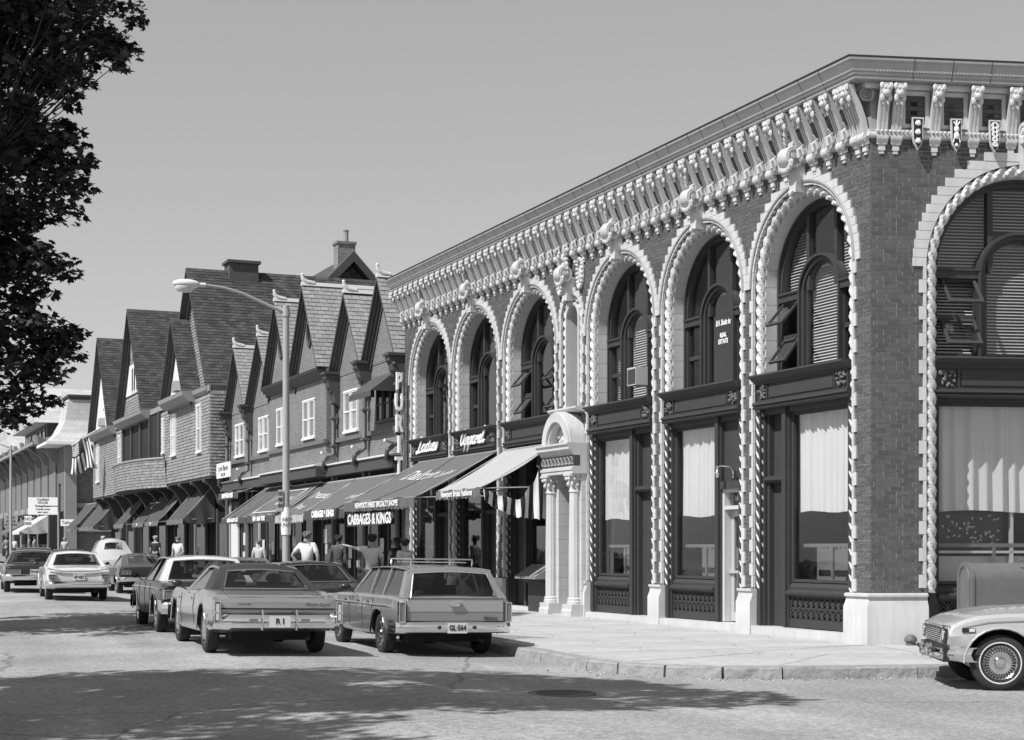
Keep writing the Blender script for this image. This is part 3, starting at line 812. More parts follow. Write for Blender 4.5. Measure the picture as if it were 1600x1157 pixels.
def shopfront(xc, hw, frame, split, win_left=True, door=None, cur=True, z0=.32, z1=4.14, y=.12):
    """window on one side, panelled or glazed door on the other; split is the mullion x"""
    g = MB(); xl, xr = xc - hw, xc + hw
    g.box(xl, xl + .12, y - .1, y + .25, z0, z1); g.box(xr - .12, xr, y - .1, y + .25, z0, z1)
    g.box(xl + .12, xl + .17, y - .04, y + .2, z0, z1); g.box(xr - .17, xr - .12, y - .04, y + .2, z0, z1)
    g.box(split - .06, split + .06, y - .08, y + .2, z0, z1)
    g.box(split + .06, split + .1, y - .03, y + .18, z0, z1); g.box(split - .1, split - .06, y - .03, y + .18, z0, z1)
    g.box(xl + .17, xr - .17, y - .03, y + .2, z1 - .1, z1)
    wa, wb = (split + .1, xr - .17) if not win_left else (xl + .17, split - .1)
    da, db = (xl + .17, split - .1) if not win_left else (split + .1, xr - .17)
    g.prism([(y - .06, .86), (y - .1, .9), (y - .1, .94), (y - .02, .97), (y - .02, 1.02), (y + .06, 1.10), (y + .2, 1.10), (y + .2, .86)], 'x', wa, wb)
    g.box(wa, wb, y - .02, y + .2, z0, .46)
    sf = g.obj('shopfront', dark, bld, frame, smooth=25)
    grille(wa + .02, wb - .02, .46, .85, y - .01, sf)
    g = MB(); fw = .05
    g.box(wa, wa + fw, y + .03, y + .09, 1.10, z1 - .1); g.box(wb - fw, wb, y + .03, y + .09, 1.10, z1 - .1); g.box(wa + fw, wb - fw, y + .03, y + .09, z1 - .16, z1 - .1); g.box(wa + fw, wb - fw, y + .03, y + .09, 1.10, 1.15)
    g.obj('window_frame', dark2, sf)
    lower_glass('pane', [(wa + fw, 1.15), (wb - fw, 1.15), (wb - fw, z1 - .16), (wa + fw, z1 - .16)], y + .06, sf)
    g = MB(); xm_ = (wa + wb) / 2; g.box(wa + fw, wb - fw, y + .24, y + .28, 1.70, 1.76); g.box(xm_ - .025, xm_ + .025, y + .24, y + .28, 1.15, 1.70); g.obj('inner_sash', mat('inner_sash_paint', .15, .6), sf)
    if cur: curtain(wa + .05, wb - .05, 2.3, z1 - .12, y + .17, sf)
    return sf, (wa, wb), (da, db)
def panel_door(sf, da, db, z0, z1, y=.12, zm=2.9):
    g = MB()
    for a, b in ((z0, zm - .06), (zm + .06, z1)):
        g.box(da, db, y + .12, y + .16, a, b); g.box(da, da + .06, y + .02, y + .12, a, b); g.box(db - .06, db, y + .02, y + .12, a, b)
    g.box(da, db, y - .02, y + .16, zm - .06, zm + .06)
    g.box(da, db, y - .05, y + .1, zm - .02, zm + .03)
    g.obj('panel', dark2, sf)
HW = 1.46
for i, (xc, typ) in enumerate(BAYS):
    surround(xc, RO, SPR, .97, 'L', i < 3)
    rope_mb(xc, RO, SPR, .97).obj('rope_moulding', terra, bld, 'L', smooth=60)
    g = MB(); g.tube([(xc + (RO + .03) * math.cos(PI * k / 30), -.03, SPR + (RO + .03) * math.sin(PI * k / 30)) for k in range(31)], .028, 6); g.obj('archivolt_bead', terra2, bld, 'L', smooth=60)
    reveal(xc, RO, SPR, 'L')
    keystone(xc, SPR + RO, 'L')
    bl = None; op = ()
    if typ == 'near': bl = [(-.5, .5, 4.85, 6.7, 'c'), (-1.2, -.45, 6.2, 7.2, 'a'), (.45, 1.2, 6.2, 7.2, 'a')]; op = ((-1, 0), (-1, 1))
    if typ == 'ac': bl = [(-.5, .5, 4.85, 6.3, None), (-1.2, -.7, 4.9, 6.0, None)]
    if typ == 'open': op = ((-1, 0), (-1, 1), (1, 0), (1, 1))
    upper_window(xc, RO, SPR, 'L', bl, op)
    spandrel(xc, HW - .01, 'L')
wx = BAYS[1][0]
for txt, zz_, sz, shr in (('B.H. Shultz Inc', 5.98, .15, .35), ('REAL', 5.74, .12, 0), ('ESTATE', 5.62, .12, 0)):
    t_ = text_mb(txt, sz, .004, shr, off=.004, sx=.62 if shr else .9); t_.obj('window_lettering', white_paint, bld, 'L', (wx + .05, .455, zz_))
g = MB()
prf = [(.63, 9.05), (.64, 9.09), (.69, 9.15), (.72, 9.19), (.80, 9.28), (.842, 9.32), (.842, 9.36)]
for k in range(1, 36): g.tube([tuple(dL * (k * .63 + .1 * math.sin(k * 3)) + nL * (p_ * KL_ + .001) + Vector((0, 0, z_))) for p_, z_ in prf], .006, 4)
for k in range(1, 10): g.tube([tuple(dR * (k * .64 - .05) + nR * (p_ * KR_ + .001) + Vector((0, 0, z_))) for p_, z_ in prf], .006, 4)
g.obj('cornice_joints', mat('joint_dark', .05, .9), bld)['kind'] = 'stuff'
# shop fronts of the three near bays
xc = BAYS[0][0]; sf, wn_, dn_ = shopfront(xc, HW, 'L', xc - .62, win_left=False); panel_door(sf, *dn_, .32, 4.04)
xc = BAYS[1][0]; sf, wn_, dn_ = shopfront(xc, HW, 'L', xc + .5, win_left=True)
alum = mat('aluminium', .5, .4, metal=.3); paleg = mat('pale_frame_paint', .5, .5)
g = MB(); da, db = dn_; y = .12
g.box(da, db, y + .04, y + .16, 2.92, 4.04); g.box(da, db, y - .06, y + .1, 2.78, 2.92); g.obj('panel', dark2, sf)
g = MB(); g.box(da, da + .07, y - .0, y + .2, .32, 2.78); g.box(db - .05, db, y - .0, y + .2, .32, 2.78); g.box(da + .07, db - .05, y, y + .2, 2.40, 2.47); g.box(da + .07, db - .05, y, y + .2, 2.72, 2.78); dfr = g.obj('door_frame', paleg, sf)
lower_glass('transom_pane', [(da + .07, 2.47), (db - .05, 2.47), (db - .05, 2.72), (da + .07, 2.72)], y + .12, dfr)
g = MB(); a, b = da + .08, db - .06; yy = y + .14
g.box(a, a + .1, yy, yy + .05, .33, 2.39); g.box(b - .1, b, yy, yy + .05, .33, 2.39); g.box(a + .1, b - .1, yy, yy + .05, 2.27, 2.39); g.box(a + .1, b - .1, yy, yy + .05, .33, .5)
g.box(a, b, yy - .05, yy, 1.22, 1.27)
dr = g.obj('door', alum, sf); lower_glass('pane', [(a + .1, .5), (b - .1, .5), (b - .1, 2.27), (a + .1, 2.27)], yy + .02, dr)
t_ = text_mb('226', .1, .004); t_.obj('house_number', white_paint, dfr, loc=((da + db) / 2, y + .115, 2.6))
g = MB(); lx = (da + db) / 2 - .1
g.tube([(lx + .25, y - .06, 3.05), (lx + .22, y - .1, 3.18), (lx + .05, y - .22, 3.2), (lx, y - .25, 3.16)], .012, 6)
g.lathe([(.03, 3.2), (.035, 3.12), (.05, 3.1)], 10, (lx, y - .25, 0)); g.ball((lx, y - .25, 3.05), .05, .05, .07, 8, 6); g.box(lx + .22, lx + .28, y - .06, y + .05, 2.98, 3.1)
g.obj('door_lamp', chrome, sf, smooth=40)
xc = BAYS[2][0]; sf, wn_, dn_ = shopfront(xc, HW, 'L', xc + .42, win_left=True); panel_door(sf, *dn_, .32, 4.04)
# air conditioner in the third window from the corner
xc = BAYS[2][0]; g = MB(); g.box(xc + .22, xc + .62, .06, .62, 5.05, 5.42)
ac = g.obj('air_conditioner', mat('ac_grey', .45, .5), bld, 'L')
g = MB()
for k in range(12): g.box(xc + .25, xc + .60, .05, .058, 5.08 + k * .026, 5.095 + k * .026)
g.obj('louvre', dark2, ac, loc=(0, 0, 0))
tag(ac, 'grey window air conditioner with louvred front', None)
# darker shops under the awnings
for xc, spl in ((BAYS[3][0], -.35), (BAYS[4][0], .35), (BAYS[5][0], .25)):
    sf, wn_, dn_ = shopfront(xc, HW, 'L', xc + spl, win_left=(spl > 0) , cur=False); panel_door(sf, *dn_, .32, 4.04, zm=2.6)
# pier plinths, corner plinth and step
def plinth(x0, x1, frame, y=-.12):
    g = MB(); g.prism([(.2, .14), (y - .01, .14), (y, .3), (y, .72), (y + .05, .84), (y + .05, .90), (y + .02, .92), (y + .02, .96), (.2, .96)], 'x', x0, x1)
    g.obj('plinth', terra, bld, frame, smooth=25)
for a, b in ((-3.95, -3.46), (-7.37, -6.90), (-10.68, -10.31), (-12.13, -11.75), (-15.57, -15.06), (-18.96, -18.52), (-22.5, -21.90)): plinth(a, b, 'L')
g = MB(); csweep(g, [(-.2, .10), (.155, .10), (.15, .74), (.10, .86), (.10, .90), (.135, .915), (.135, .95), (.10, .965), (-.2, .965)], .54, .90); g.obj('corner_plinth', terra, bld, smooth=25)
for a, b in ((-3.455, -.545), (-6.895, -3.955), (-10.305, -7.375), (-15.055, -12.135), (-18.515, -15.575), (-21.895, -18.965)):
    n = 2
    for k in range(n):
        x0, x1 = a + (b - a) * k / n, a + (b - a) * (k + 1) / n - .006
        MB().box(x0, x1, -.10, .35, .10, .305 + rnd.uniform(-.003, .003)).obj('step_block', terra, bld, 'L')

# side street front
for i, xc in enumerate((RXC, RXC + 4.1)):
    surround(xc, RRO, RSP, .97, 'R', i == 0, up=RRO + .19, st=CH * 2)
    rope_mb(xc, RRO, RSP, .97, .05).obj('rope_moulding', terra, bld, 'R', smooth=60)
    reveal(xc, RRO, RSP, 'R', 4.75, .26)
    upper_window(xc, RRO, RSP, 'R', [(-1.36, -.5, 4.85, 7.4, 'a'), (-.45, .45, 4.85, 6.6, 'c'), (-.4, .4, 6.85, 7.5, 'a')], ((-1, 0), (-1, 1)) if i == 0 else (), y=.28)
    spandrel(xc, RRO - .19, 'R', 4.1, 4.74, yb=.06)
    sf, wn_, dn_ = shopfront(xc, RRO - .17, 'R', xc + .9, win_left=True, cur=False, y=.3)
    curtain(wn_[0] - .02, wn_[1], 2.28, 4.0, .50, sf, folds=9, amp=.05)
    keystone(xc, RSP + RRO, 'R')
    MB().box(xc - RRO + .1, xc + RRO - .1, -.05, .5, .1, .3).obj('step_block', terra, bld, 'R')
    g = MB(); g.box(wn_[0], wn_[1], .66, .7, 1.1, 1.55); g.box(wn_[0], wn_[1], .55, .7, 1.6, 1.64); g.box(xc + .0, xc + .06, .55, .6, 1.1, 2.3); g.obj('window_shelf', paleg, sf)
    g = MB(); g.box(wn_[0] + .05, xc - .05, .72, .75, 1.66, 2.27); g.obj('display_board', dark2, sf)
    g = MB(); r2 = random.Random(3)
    for k in range(46):
        px_, pz_ = r2.uniform(wn_[0] + .1, xc - .1), r2.uniform(1.7, 2.22); a = r2.uniform(0, 6.28); l = .035
        g.prism([(px_ + l * math.cos(a + q), pz_ + l * math.sin(a + q)) for q in (0, 2.2, 3.4)], 'y', .712, .719)
    g.obj('display_scraps', mat('scraps', .45, .8), sf)['kind'] = 'stuff'

# narrow bay over the portal
surround(PX, PRO, PSP, 4.75, 'L', False, narrow=True, up=PRO + .1)
rope_mb(PX, PRO, PSP, 4.75).obj('rope_moulding', terra, bld, 'L', smooth=60)
g = MB(); g.archframe(PX, .36, .30, 4.75, PSP, .0, .4, 14); g.obj('niche_reveal', terra, bld, 'L', smooth=30)
g = MB(); g.archframe(PX, .30, .24, 4.75, PSP, .3, .4, 14); nw = g.obj('niche_window', dark, bld, 'L', smooth=30)
lower_glass('pane', [(PX - .25, 4.75), (PX + .25, 4.75)] + [(PX + .25 * math.cos(a * PI / 10), PSP + .25 * math.sin(a * PI / 10)) for a in range(11)], .35, nw)
keystone(PX, PSP + PRO - .02, 'L')
g = MB()
for k in range(40):
    a = rnd.uniform(0, 2 * PI); q = rnd.uniform(.0, .24)
    g.ball((PX + q * math.cos(a) * .9, -.12 - .05 * rnd.random(), PSP + PRO + .55 + q * math.sin(a) * 2.0), rnd.uniform(.03, .07), n=6, m=4)
g.obj('cartouche', terra, bld, 'L', smooth=50)
for sx in (-1, 1):
    g = MB(); cx_, cz_ = PX + sx * .52, 7.72
    g.tube([(cx_ + .13 * math.cos(a * PI / 10), -.03, cz_ + .32 * math.sin(a * PI / 10)) for a in range(20)], .035, 6, closed=True)
    for k in range(20): g.ball((cx_ + .13 * math.cos(k * PI / 10), -.06, cz_ + .32 * math.sin(k * PI / 10)), .04, n=5, m=4)
    g.ball((cx_, -.02, cz_), .07, .05, .2, 8, 5)
    g.obj('wreath', terra, bld, 'L', smooth=50)
# portal
def portal():
    g = MB(); g.prism([(-.42, .12), (-.42, .32), (-.40, .36), (-.40, .46), (.1, .46), (.1, .12)], 'x', PX - .86, PX - .35); g.prism([(-.42, .12), (-.42, .32), (-.40, .36), (-.40, .46), (.1, .46), (.1, .12)], 'x', PX + .35, PX + .86)
    g.box(PX - .35, PX + .35, -.3, .3, .12, .22)
    o = g.obj('portal', terra, bld, 'L')
    for sx in (-1, 1):
        g = MB(); cx_ = PX + sx * .62; cy = -.22; n = 24
        prof = [(.17, .46), (.17, .52), (.155, .54), (.16, .58), (.135, .61)]
        g.lathe(prof, 20, (cx_, cy, 0))
        def fl(z, r_): return [(cx_ + r_ * (1 - .06 * (k % 2)) * math.cos(2 * PI * k / n), cy + r_ * (1 - .06 * (k % 2)) * math.sin(2 * PI * k / n), z) for k in range(n)]
        vv = fl(.61, .13) + fl(1.6, .13) + fl(2.92, .112)
        g.add(vv, [(i * n + k, i * n + (k + 1) % n, (i + 1) * n + (k + 1) % n, (i + 1) * n + k) for i in range(2) for k in range(n)])
        g.obj('column', terra, o)
        g = MB(); g.lathe([(.115, 2.9), (.135, 2.92), (.12, 2.95), (.125, 3.1), (.17, 3.22), (.18, 3.26), (0, 3.26)], 12, (cx_, cy, 0))
        for k in range(8):
            a = k * PI / 4
            g.ball((cx_ + .15 * math.cos(a), cy + .15 * math.sin(a), 3.08), .04, .04, .06, 6, 4); g.ball((cx_ + .18 * math.cos(a + .4), cy + .18 * math.sin(a + .4), 3.2), .045, n=6, m=4)
        g.box(cx_ - .19, cx_ + .19, cy - .19, cy + .19, 3.26, 3.31)
        g.obj('capital', terra, o, smooth=50)
        for k in range(10):
            x0, x1 = sorted((cx_ - sx * .25, cx_ + sx * .2)); zz = .46 + k * .285
            MB().box(x0, x1, -.15, .35, zz, zz + .281).obj('ashlar_block', terra, o)
    g = MB(); hw = .86
    g.prism([(.1, 3.31), (-.38, 3.31), (-.38, 3.38), (-.40, 3.39), (-.40, 3.44), (-.35, 3.46), (-.35, 3.72), (-.38, 3.74), (-.41, 3.80), (-.48, 3.84), (-.48, 3.90), (-.52, 3.94), (-.52, 3.98), (.1, 3.98)], 'x', PX - hw, PX + hw)
    g.obj('entablature', terra, o, smooth=25)
    g = MB(); g.cur = 0; g.box(PX - hw + .03, PX + hw + .002, -.358, -.20, 3.48, 3.71); g.cur = 1
    for k in range(9):
        xx = PX - hw + .12 + k * .185
        g.tube([(xx + .07 * math.cos(a * PI / 5), -.365, 3.6 + .075 * math.sin(a * PI / 5)) for a in range(10)], .014, 5, closed=True); g.ball((xx + .09, -.365, 3.52), .035, .02, .025, 6, 4)
    g.obj('frieze', [mat('frieze_dark', .06, .7), terra2], o, smooth=50)
    g = MB(); g.ring(PX, 3.98, .50, .70, -.42, .05, 0, PI, 20); g.ring(PX, 3.98, .44, .50, -.36, .05, 0, PI, 20); g.ring(PX, 3.98, .70, .73, -.38, .03, 0, PI, 20); g.obj('arched_pediment', terra, o, smooth=30)
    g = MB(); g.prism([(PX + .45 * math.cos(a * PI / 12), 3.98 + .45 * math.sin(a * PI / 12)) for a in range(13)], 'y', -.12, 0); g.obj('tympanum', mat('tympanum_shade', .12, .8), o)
    g = MB()
    for k in range(26):
        a = rnd.uniform(0, PI); q = rnd.uniform(0, .36); g.ball((PX + q * math.cos(a), -.16, 4.0 + q * math.sin(a)), rnd.uniform(.035, .07), n=6, m=4)
    g.obj('tympanum_carving', terra, o, smooth=50)
    g = MB(); g.prism([(-.22, 4.70), (-.26, 4.75), (-.26, 4.79), (.1, 4.79), (.1, 4.66)], 'x', PX - .75, PX + .75); g.obj('sill_cap', terra, o)
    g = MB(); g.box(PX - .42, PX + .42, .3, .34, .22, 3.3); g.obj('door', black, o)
portal()
# interior shell: floors, partitions, roof, far end and back walls
g = MB()
for z in (4.30, 9.1):
    g.add([dL * .1 - nL * .5 + Vector((0, 0, z)), dL * 22.4 - nL * .5 + Vector((0, 0, z)), dL * 22.4 - nL * 9 + Vector((0, 0, z)), dR * 7.5 - nR * 9 + Vector((0, 0, z)), dR * 7.5 - nR * .6 + Vector((0, 0, z))], [(0, 1, 2, 3, 4)])
    g.add([dL * .1 - nL * .5 + Vector((0, 0, z - .12)), dL * 22.4 - nL * .5 + Vector((0, 0, z - .12)), dL * 22.4 - nL * 9 + Vector((0, 0, z - .12)), dR * 7.5 - nR * 9 + Vector((0, 0, z - .12)), dR * 7.5 - nR * .6 + Vector((0, 0, z - .12))], [(0, 1, 2, 3, 4)])
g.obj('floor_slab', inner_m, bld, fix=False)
g = MB(); g.add([dL * 22.5 + Vector((0, 0, 0)), dL * 22.5 - nL * 12, dL * 22.5 - nL * 12 + Vector((0, 0, 9.2)), dL * 22.5 + Vector((0, 0, 9.2))], [(0, 1, 2, 3)])
g.add([dR * 7.6, dR * 7.6 - nR * 12, dR * 7.6 - nR * 12 + Vector((0, 0, 9.2)), dR * 7.6 + Vector((0, 0, 9.2))], [(0, 1, 2, 3)]); g.obj('end_wall', mat('plain_brick', .15, .9, .2, 3), bld, fix=False)
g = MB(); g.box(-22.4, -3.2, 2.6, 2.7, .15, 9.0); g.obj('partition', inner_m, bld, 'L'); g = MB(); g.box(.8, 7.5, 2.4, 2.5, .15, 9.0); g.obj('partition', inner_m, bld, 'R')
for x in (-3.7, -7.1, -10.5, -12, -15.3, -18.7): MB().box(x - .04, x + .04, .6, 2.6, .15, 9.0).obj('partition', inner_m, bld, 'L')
for xc in (-2., -5.4, -8.84): MB().box(xc - 1.3, xc + 1.3, .75, .8, .15, 1.7).obj('window_back', mat('window_back_paint', .17, .8, .2, 2), bld, 'L')
tag(bld)

# ------------------------------------------------------------------ gabled brick building, middle of the row
def brick_tex(name, v1, v2, vm, bw_, bh, sc_=1.0, bump=.0, off=.5, mort=.012, yz=False):
    m = bpy.data.materials.new(name); m.use_nodes = True; n = m.node_tree; b = n.nodes['Principled BSDF']; b.inputs['Roughness'].default_value = .9
    tc = n.nodes.new('ShaderNodeTexCoord'); sp = n.nodes.new('ShaderNodeSeparateXYZ'); cb = n.nodes.new('ShaderNodeCombineXYZ')
    n.links.new(tc.outputs['Object'], sp.inputs[0]); n.links.new(sp.outputs[1 if yz else 0], cb.inputs[0]); n.links.new(sp.outputs[2], cb.inputs[1])
    t = n.nodes.new('ShaderNodeTexBrick'); t.offset = off
    t.inputs['Color1'].default_value = (v1, v1, v1, 1); t.inputs['Color2'].default_value = (v2, v2, v2, 1); t.inputs['Mortar'].default_value = (vm, vm, vm, 1)
    t.inputs['Scale'].default_value = sc_; t.inputs['Brick Width'].default_value = bw_; t.inputs['Row Height'].default_value = bh; t.inputs['Mortar Size'].default_value = mort
    nz = n.nodes.new('ShaderNodeTexNoise'); nz.inputs['Scale'].default_value = .9; nz.inputs['Detail'].default_value = 6; n.links.new(tc.outputs['Object'], nz.inputs['Vector'])
    mr = n.nodes.new('ShaderNodeMapRange'); mr.inputs[3].default_value = .72; mr.inputs[4].default_value = 1.28; n.links.new(nz.outputs[0], mr.inputs[0])
    x = n.nodes.new('ShaderNodeMixRGB'); x.blend_type = 'MULTIPLY'; x.inputs[0].default_value = 1
    n.links.new(cb.outputs[0], t.inputs['Vector']); n.links.new(t.outputs[0], x.inputs[1]); n.links.new(mr.outputs[0], x.inputs[2]); n.links.new(x.outputs[0], b.inputs['Base Color'])
    return m
brick2 = brick_tex('weathered_brick', .105, .155, .2, .21, .075)
brick2b = brick_tex('weathered_brick_side', .13, .18, .21, .21, .075, yz=True)
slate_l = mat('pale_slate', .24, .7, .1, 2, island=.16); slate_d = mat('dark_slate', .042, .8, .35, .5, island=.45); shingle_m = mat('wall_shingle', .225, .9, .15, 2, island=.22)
slate_p = mat('silver_slate', .46, .7, .1, 2, island=.08)
coping = mat('rake_moulding', .055, .7, .2, 3); ridge_w = mat('ridge_metal', .55, .45); pipe_m = mat('drainpipe', .11, .6)
plaster = mat('white_plaster', .6, .8, .06, 2); cream = mat('pale_trim', .24, .7, .12, 2); trim_d = mat('dark_trim', .055, .7, .15, 2)
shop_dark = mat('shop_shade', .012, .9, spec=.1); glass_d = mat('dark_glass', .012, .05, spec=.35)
def slates(g, o, u, v, W, Hh, pw=.26, ph=.17, th=.022, clip=None):
    """rows of overlapping slates: o lower corner, u along the eave, v up the slope"""
    o, u, v = Vector(o), Vector(u).normalized(), Vector(v).normalized(); n_ = u.cross(v)
    rows = int(Hh / ph)
    for r_ in range(rows):
        v0 = r_ * ph; lo, hi = (0, W) if clip is None else clip((v0 + ph * .5) / Hh)
        x = lo - (r_ % 2) * pw / 2
        while x < hi:
            a, b = max(x, lo), min(x + pw - .012, hi)
            if b - a > .03:
                t1, t0 = th * rnd.uniform(.8, 1.25), .003; v1 = v0 + ph * 1.08; dv = rnd.uniform(-.006, .006)
                g.add([o + u * a + v * (v0 + dv), o + u * b + v * (v0 + dv), o + u * b + v * (v0 + dv) + n_ * t1, o + u * a + v * (v0 + dv) + n_ * t1, o + u * b + v * v1 + n_ * t0, o + u * a + v * v1 + n_ * t0],
                      [(0, 1, 2, 3), (3, 2, 4, 5), (0, 3, 5), (1, 4, 2)])
            x += pw
def gable(root, X0, xa, xb, ze, zp, y, back, face_m, near_m, far_m, rake=.22, ridge=True, fin=True, name='gable_wall', slw=.26, over=.25, rk=True, zwall=None):
    """front gable between xa<xb (local x, right = near); near slope slated as geometry"""
    xm = (xa + xb) / 2; zw = zwall if zwall is not None else ze
    g = MB(); g.prism([(xa, zw), (xb, zw), (xb, ze), (xm, zp), (xa, ze)], 'y', y, y + .3); o = g.obj(name, face_m, root, 'L')
    rf = MB(); L = math.hypot(xb - xm, zp - ze)
    nx, nz = (zp - ze) / L, (xb - xm) / L
    e = .04
    ov = over if rk else 0
    rf.add([(xm, y - ov, zp + e), (xb, y - ov, ze + e), (xb, y + back, ze + e), (xm, y + back, zp + e)], [(0, 1, 2, 3)])
    rf.add([(xm, y - ov, zp + e), (xa, y - ov, ze + e), (xa, y + back, ze + e), (xm, y + back, zp + e)], [(0, 1, 2, 3)])
    r_o = rf.obj('roof', far_m, root, 'L')
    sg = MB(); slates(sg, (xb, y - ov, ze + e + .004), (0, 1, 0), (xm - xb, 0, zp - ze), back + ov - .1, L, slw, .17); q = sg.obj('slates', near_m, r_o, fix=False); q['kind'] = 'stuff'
    if rk:
        for sx, xe in ((-1, xa), (1, xb)):
            g = MB()
            for k, (t0, t1, pr) in enumerate(((-.02, .07, over), (.07, .14, over * .72), (.14, rake, over * .4), (rake, rake + .12, over * .15))):
                # strips parallel to the rake, stepping back towards the wall
                def pt(q, t): return (xm + (xe - xm) * q + (-sx) * nx * 0 - sx * nx * t * 0, zp + (ze - zp) * q - t / nz * 1.0 * .8)
                poly = [pt(0, t0), pt(1, t0), pt(1, t1), pt(0, t1)]
                g.prism(poly, 'y', y - pr, y + .02 - .003 * k)
            g.obj('rake_moulding', coping, o)
    if ridge:
        g = MB(); g.prism([(xm - .09, zp + .0), (xm + .09, zp + .0), (xm + .05, zp + .13), (xm - .05, zp + .13)], 'y', y - .3, y + back)
        rr2 = g.obj('ridge_cap', ridge_w, r_o)
    if fin:
        g = MB(); g.tube([(xm, y + .15, zp + .08), (xm, y - .12, zp + .12), (xm, y - .26, zp + .24), (xm, y - .27, zp + .36)], [.09, .10, .07, .05], 8); g.ball((xm, y - .27, zp + .36), .06, n=8, m=6)
        g.obj('finial', ridge_w, r_o, smooth=50)
    return o
def sash_pair(root, xc, z0, z1, wd, y, par_m=white_paint, shade=True, n=2, glassm=None, fr=.05):
    g = MB(); hw = wd / 2
    g.box(xc - hw, xc + hw, y - .05, y + .06, z0 - .07, z0); g.box(xc - hw, xc + hw, y - .02, y + .06, z1, z1 + .05)
    pw = wd / n
    for k in range(n):
        a = xc - hw + k * pw + .09; b = a + pw - .18
        g.box(a - fr, a, y - .02, y + .06, z0, z1); g.box(b, b + fr, y - .02, y + .06, z0, z1)
        zm = (z0 + z1) / 2
        g.box(a, b, y, y + .05, zm - .02, zm + .02); g.box(a, b, y, y + .05, z0, z0 + .04); g.box(a, b, y, y + .05, z1 - .04, z1)
    o = g.obj('window', par_m, root, 'L')
    for k in range(n):
        a = xc - hw + k * pw + .1; b = a + pw - .2
        MB().box(a, b, y + .02, y + .035, z0 + .05, z1 - .05).obj('pane', glassm or glass, o)
        g = MB(); g.box(a - .05, b + .05, y + .10, y + .11, z0, z1); g.obj('reveal', black, o)
        if shade: MB().box(a, b, y + .05, y + .06, z0 + .05 + (z1 - z0) * rnd.choice((.0, .25, .45)), z1 - .05).obj('window_shade', mat('shade_cloth', .68, .8), o)
    return o
S0 = 34.6
casino = empty('gabled_brick_building', SD(S0, 0, PAV))
tag(casino, 'long low brick building with six steep slated gables and white finials', 'building')
def XC(s): return -(s - S0)
ZB = -PAV
GB = [(22.62, 25.9, 7.25, 9.72, 0), (25.9, 29.4, 7.25, 9.75, 0), (29.4, 33.1, 7.55, 10.5, .35), (33.1, 36.8, 7.55, 10.5, .35), (36.8, 40.9, 7.15, 9.75, 0), (40.9, 44.6, 7.15, 9.75, 0)]
g = MB(); g.prism([(.02, ZB), (.02, 7.3 + ZB), (.3, 7.3 + ZB), (.3, ZB)], 'x', XC(44.75), XC(22.66)); g.obj('wall', brick2, casino, 'L')
g = MB(); g.prism([(-.33, 4.4 + ZB), (-.33, 7.6 + ZB), (.1, 7.6 + ZB), (.1, 4.4 + ZB)], 'x', XC(36.8), XC(29.4)); g.obj('wall', brick2, casino, 'L')
g = MB(); g.box(XC(29.4) + .001, XC(29.4) + .012, -.32, .02, 4.4 + ZB, 7.55 + ZB); g.obj('pavilion_side', brick2b, casino, 'L')
for i, (a, b, ze, zp, pj) in enumerate(GB):
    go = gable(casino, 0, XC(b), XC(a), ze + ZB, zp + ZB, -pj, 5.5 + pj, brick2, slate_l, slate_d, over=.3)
    if pj:                                               # oval light
        g = MB(); xm = XC((a + b) / 2); zc = ze + 1.35 + ZB
        g.tube([(xm + .26 * math.cos(k * PI / 9), -pj - .02, zc + .42 * math.sin(k * PI / 9)) for k in range(18)], .05, 6, closed=True)
        ov = g.obj('oval_window', coping, casino, 'L', smooth=60)
        MB().prism([(xm + .25 * math.cos(k * PI / 9), zc + .41 * math.sin(k * PI / 9)) for k in range(18)], 'y', -pj - .012, -pj - .004).obj('pane', glass_d, ov)
        g = MB(); g.prism([(-pj - .32, ze + .02 + ZB), (-pj - .28, ze - .06 + ZB), (-pj - .1, ze - .26 + ZB), (-pj + .02, ze - .32 + ZB), (-pj + .02, ze + .02 + ZB)], 'x', XC(b), XC(a)); g.obj('eave_cornice', coping, casino, 'L')
# strings, drip course
g = MB(); g.box(XC(29.4) , XC(22.7), -.09, .02, 5.12 + ZB, 5.25 + ZB); g.box(XC(44.7), XC(36.8), -.09, .02, 5.12 + ZB, 5.25 + ZB); g.box(XC(36.82), XC(29.35), -.42, -.3, 5.12 + ZB, 5.25 + ZB)
g.obj('string_course', mat('brick_string', .12, .9), casino, 'L')
for a, b, p in ((36.8, 44.8, .0), (29.4, 36.8, .33), (22.7, 29.4, .0)):
    g = MB(); g.prism([(.02 - p, 4.50 + ZB), (-.42 - p, 4.40 + ZB), (-.42 - p, 4.36 + ZB), (.02 - p, 4.36 + ZB)], 'x', XC(b), XC(a)); g.obj('drip_ledge', ridge_w, casino, 'L')
    g = MB(); g.box(XC(b), XC(a), -.36 - p, .02, 4.02 + ZB, 4.355 + ZB); g.obj('shop_fascia', coping, casino, 'L')
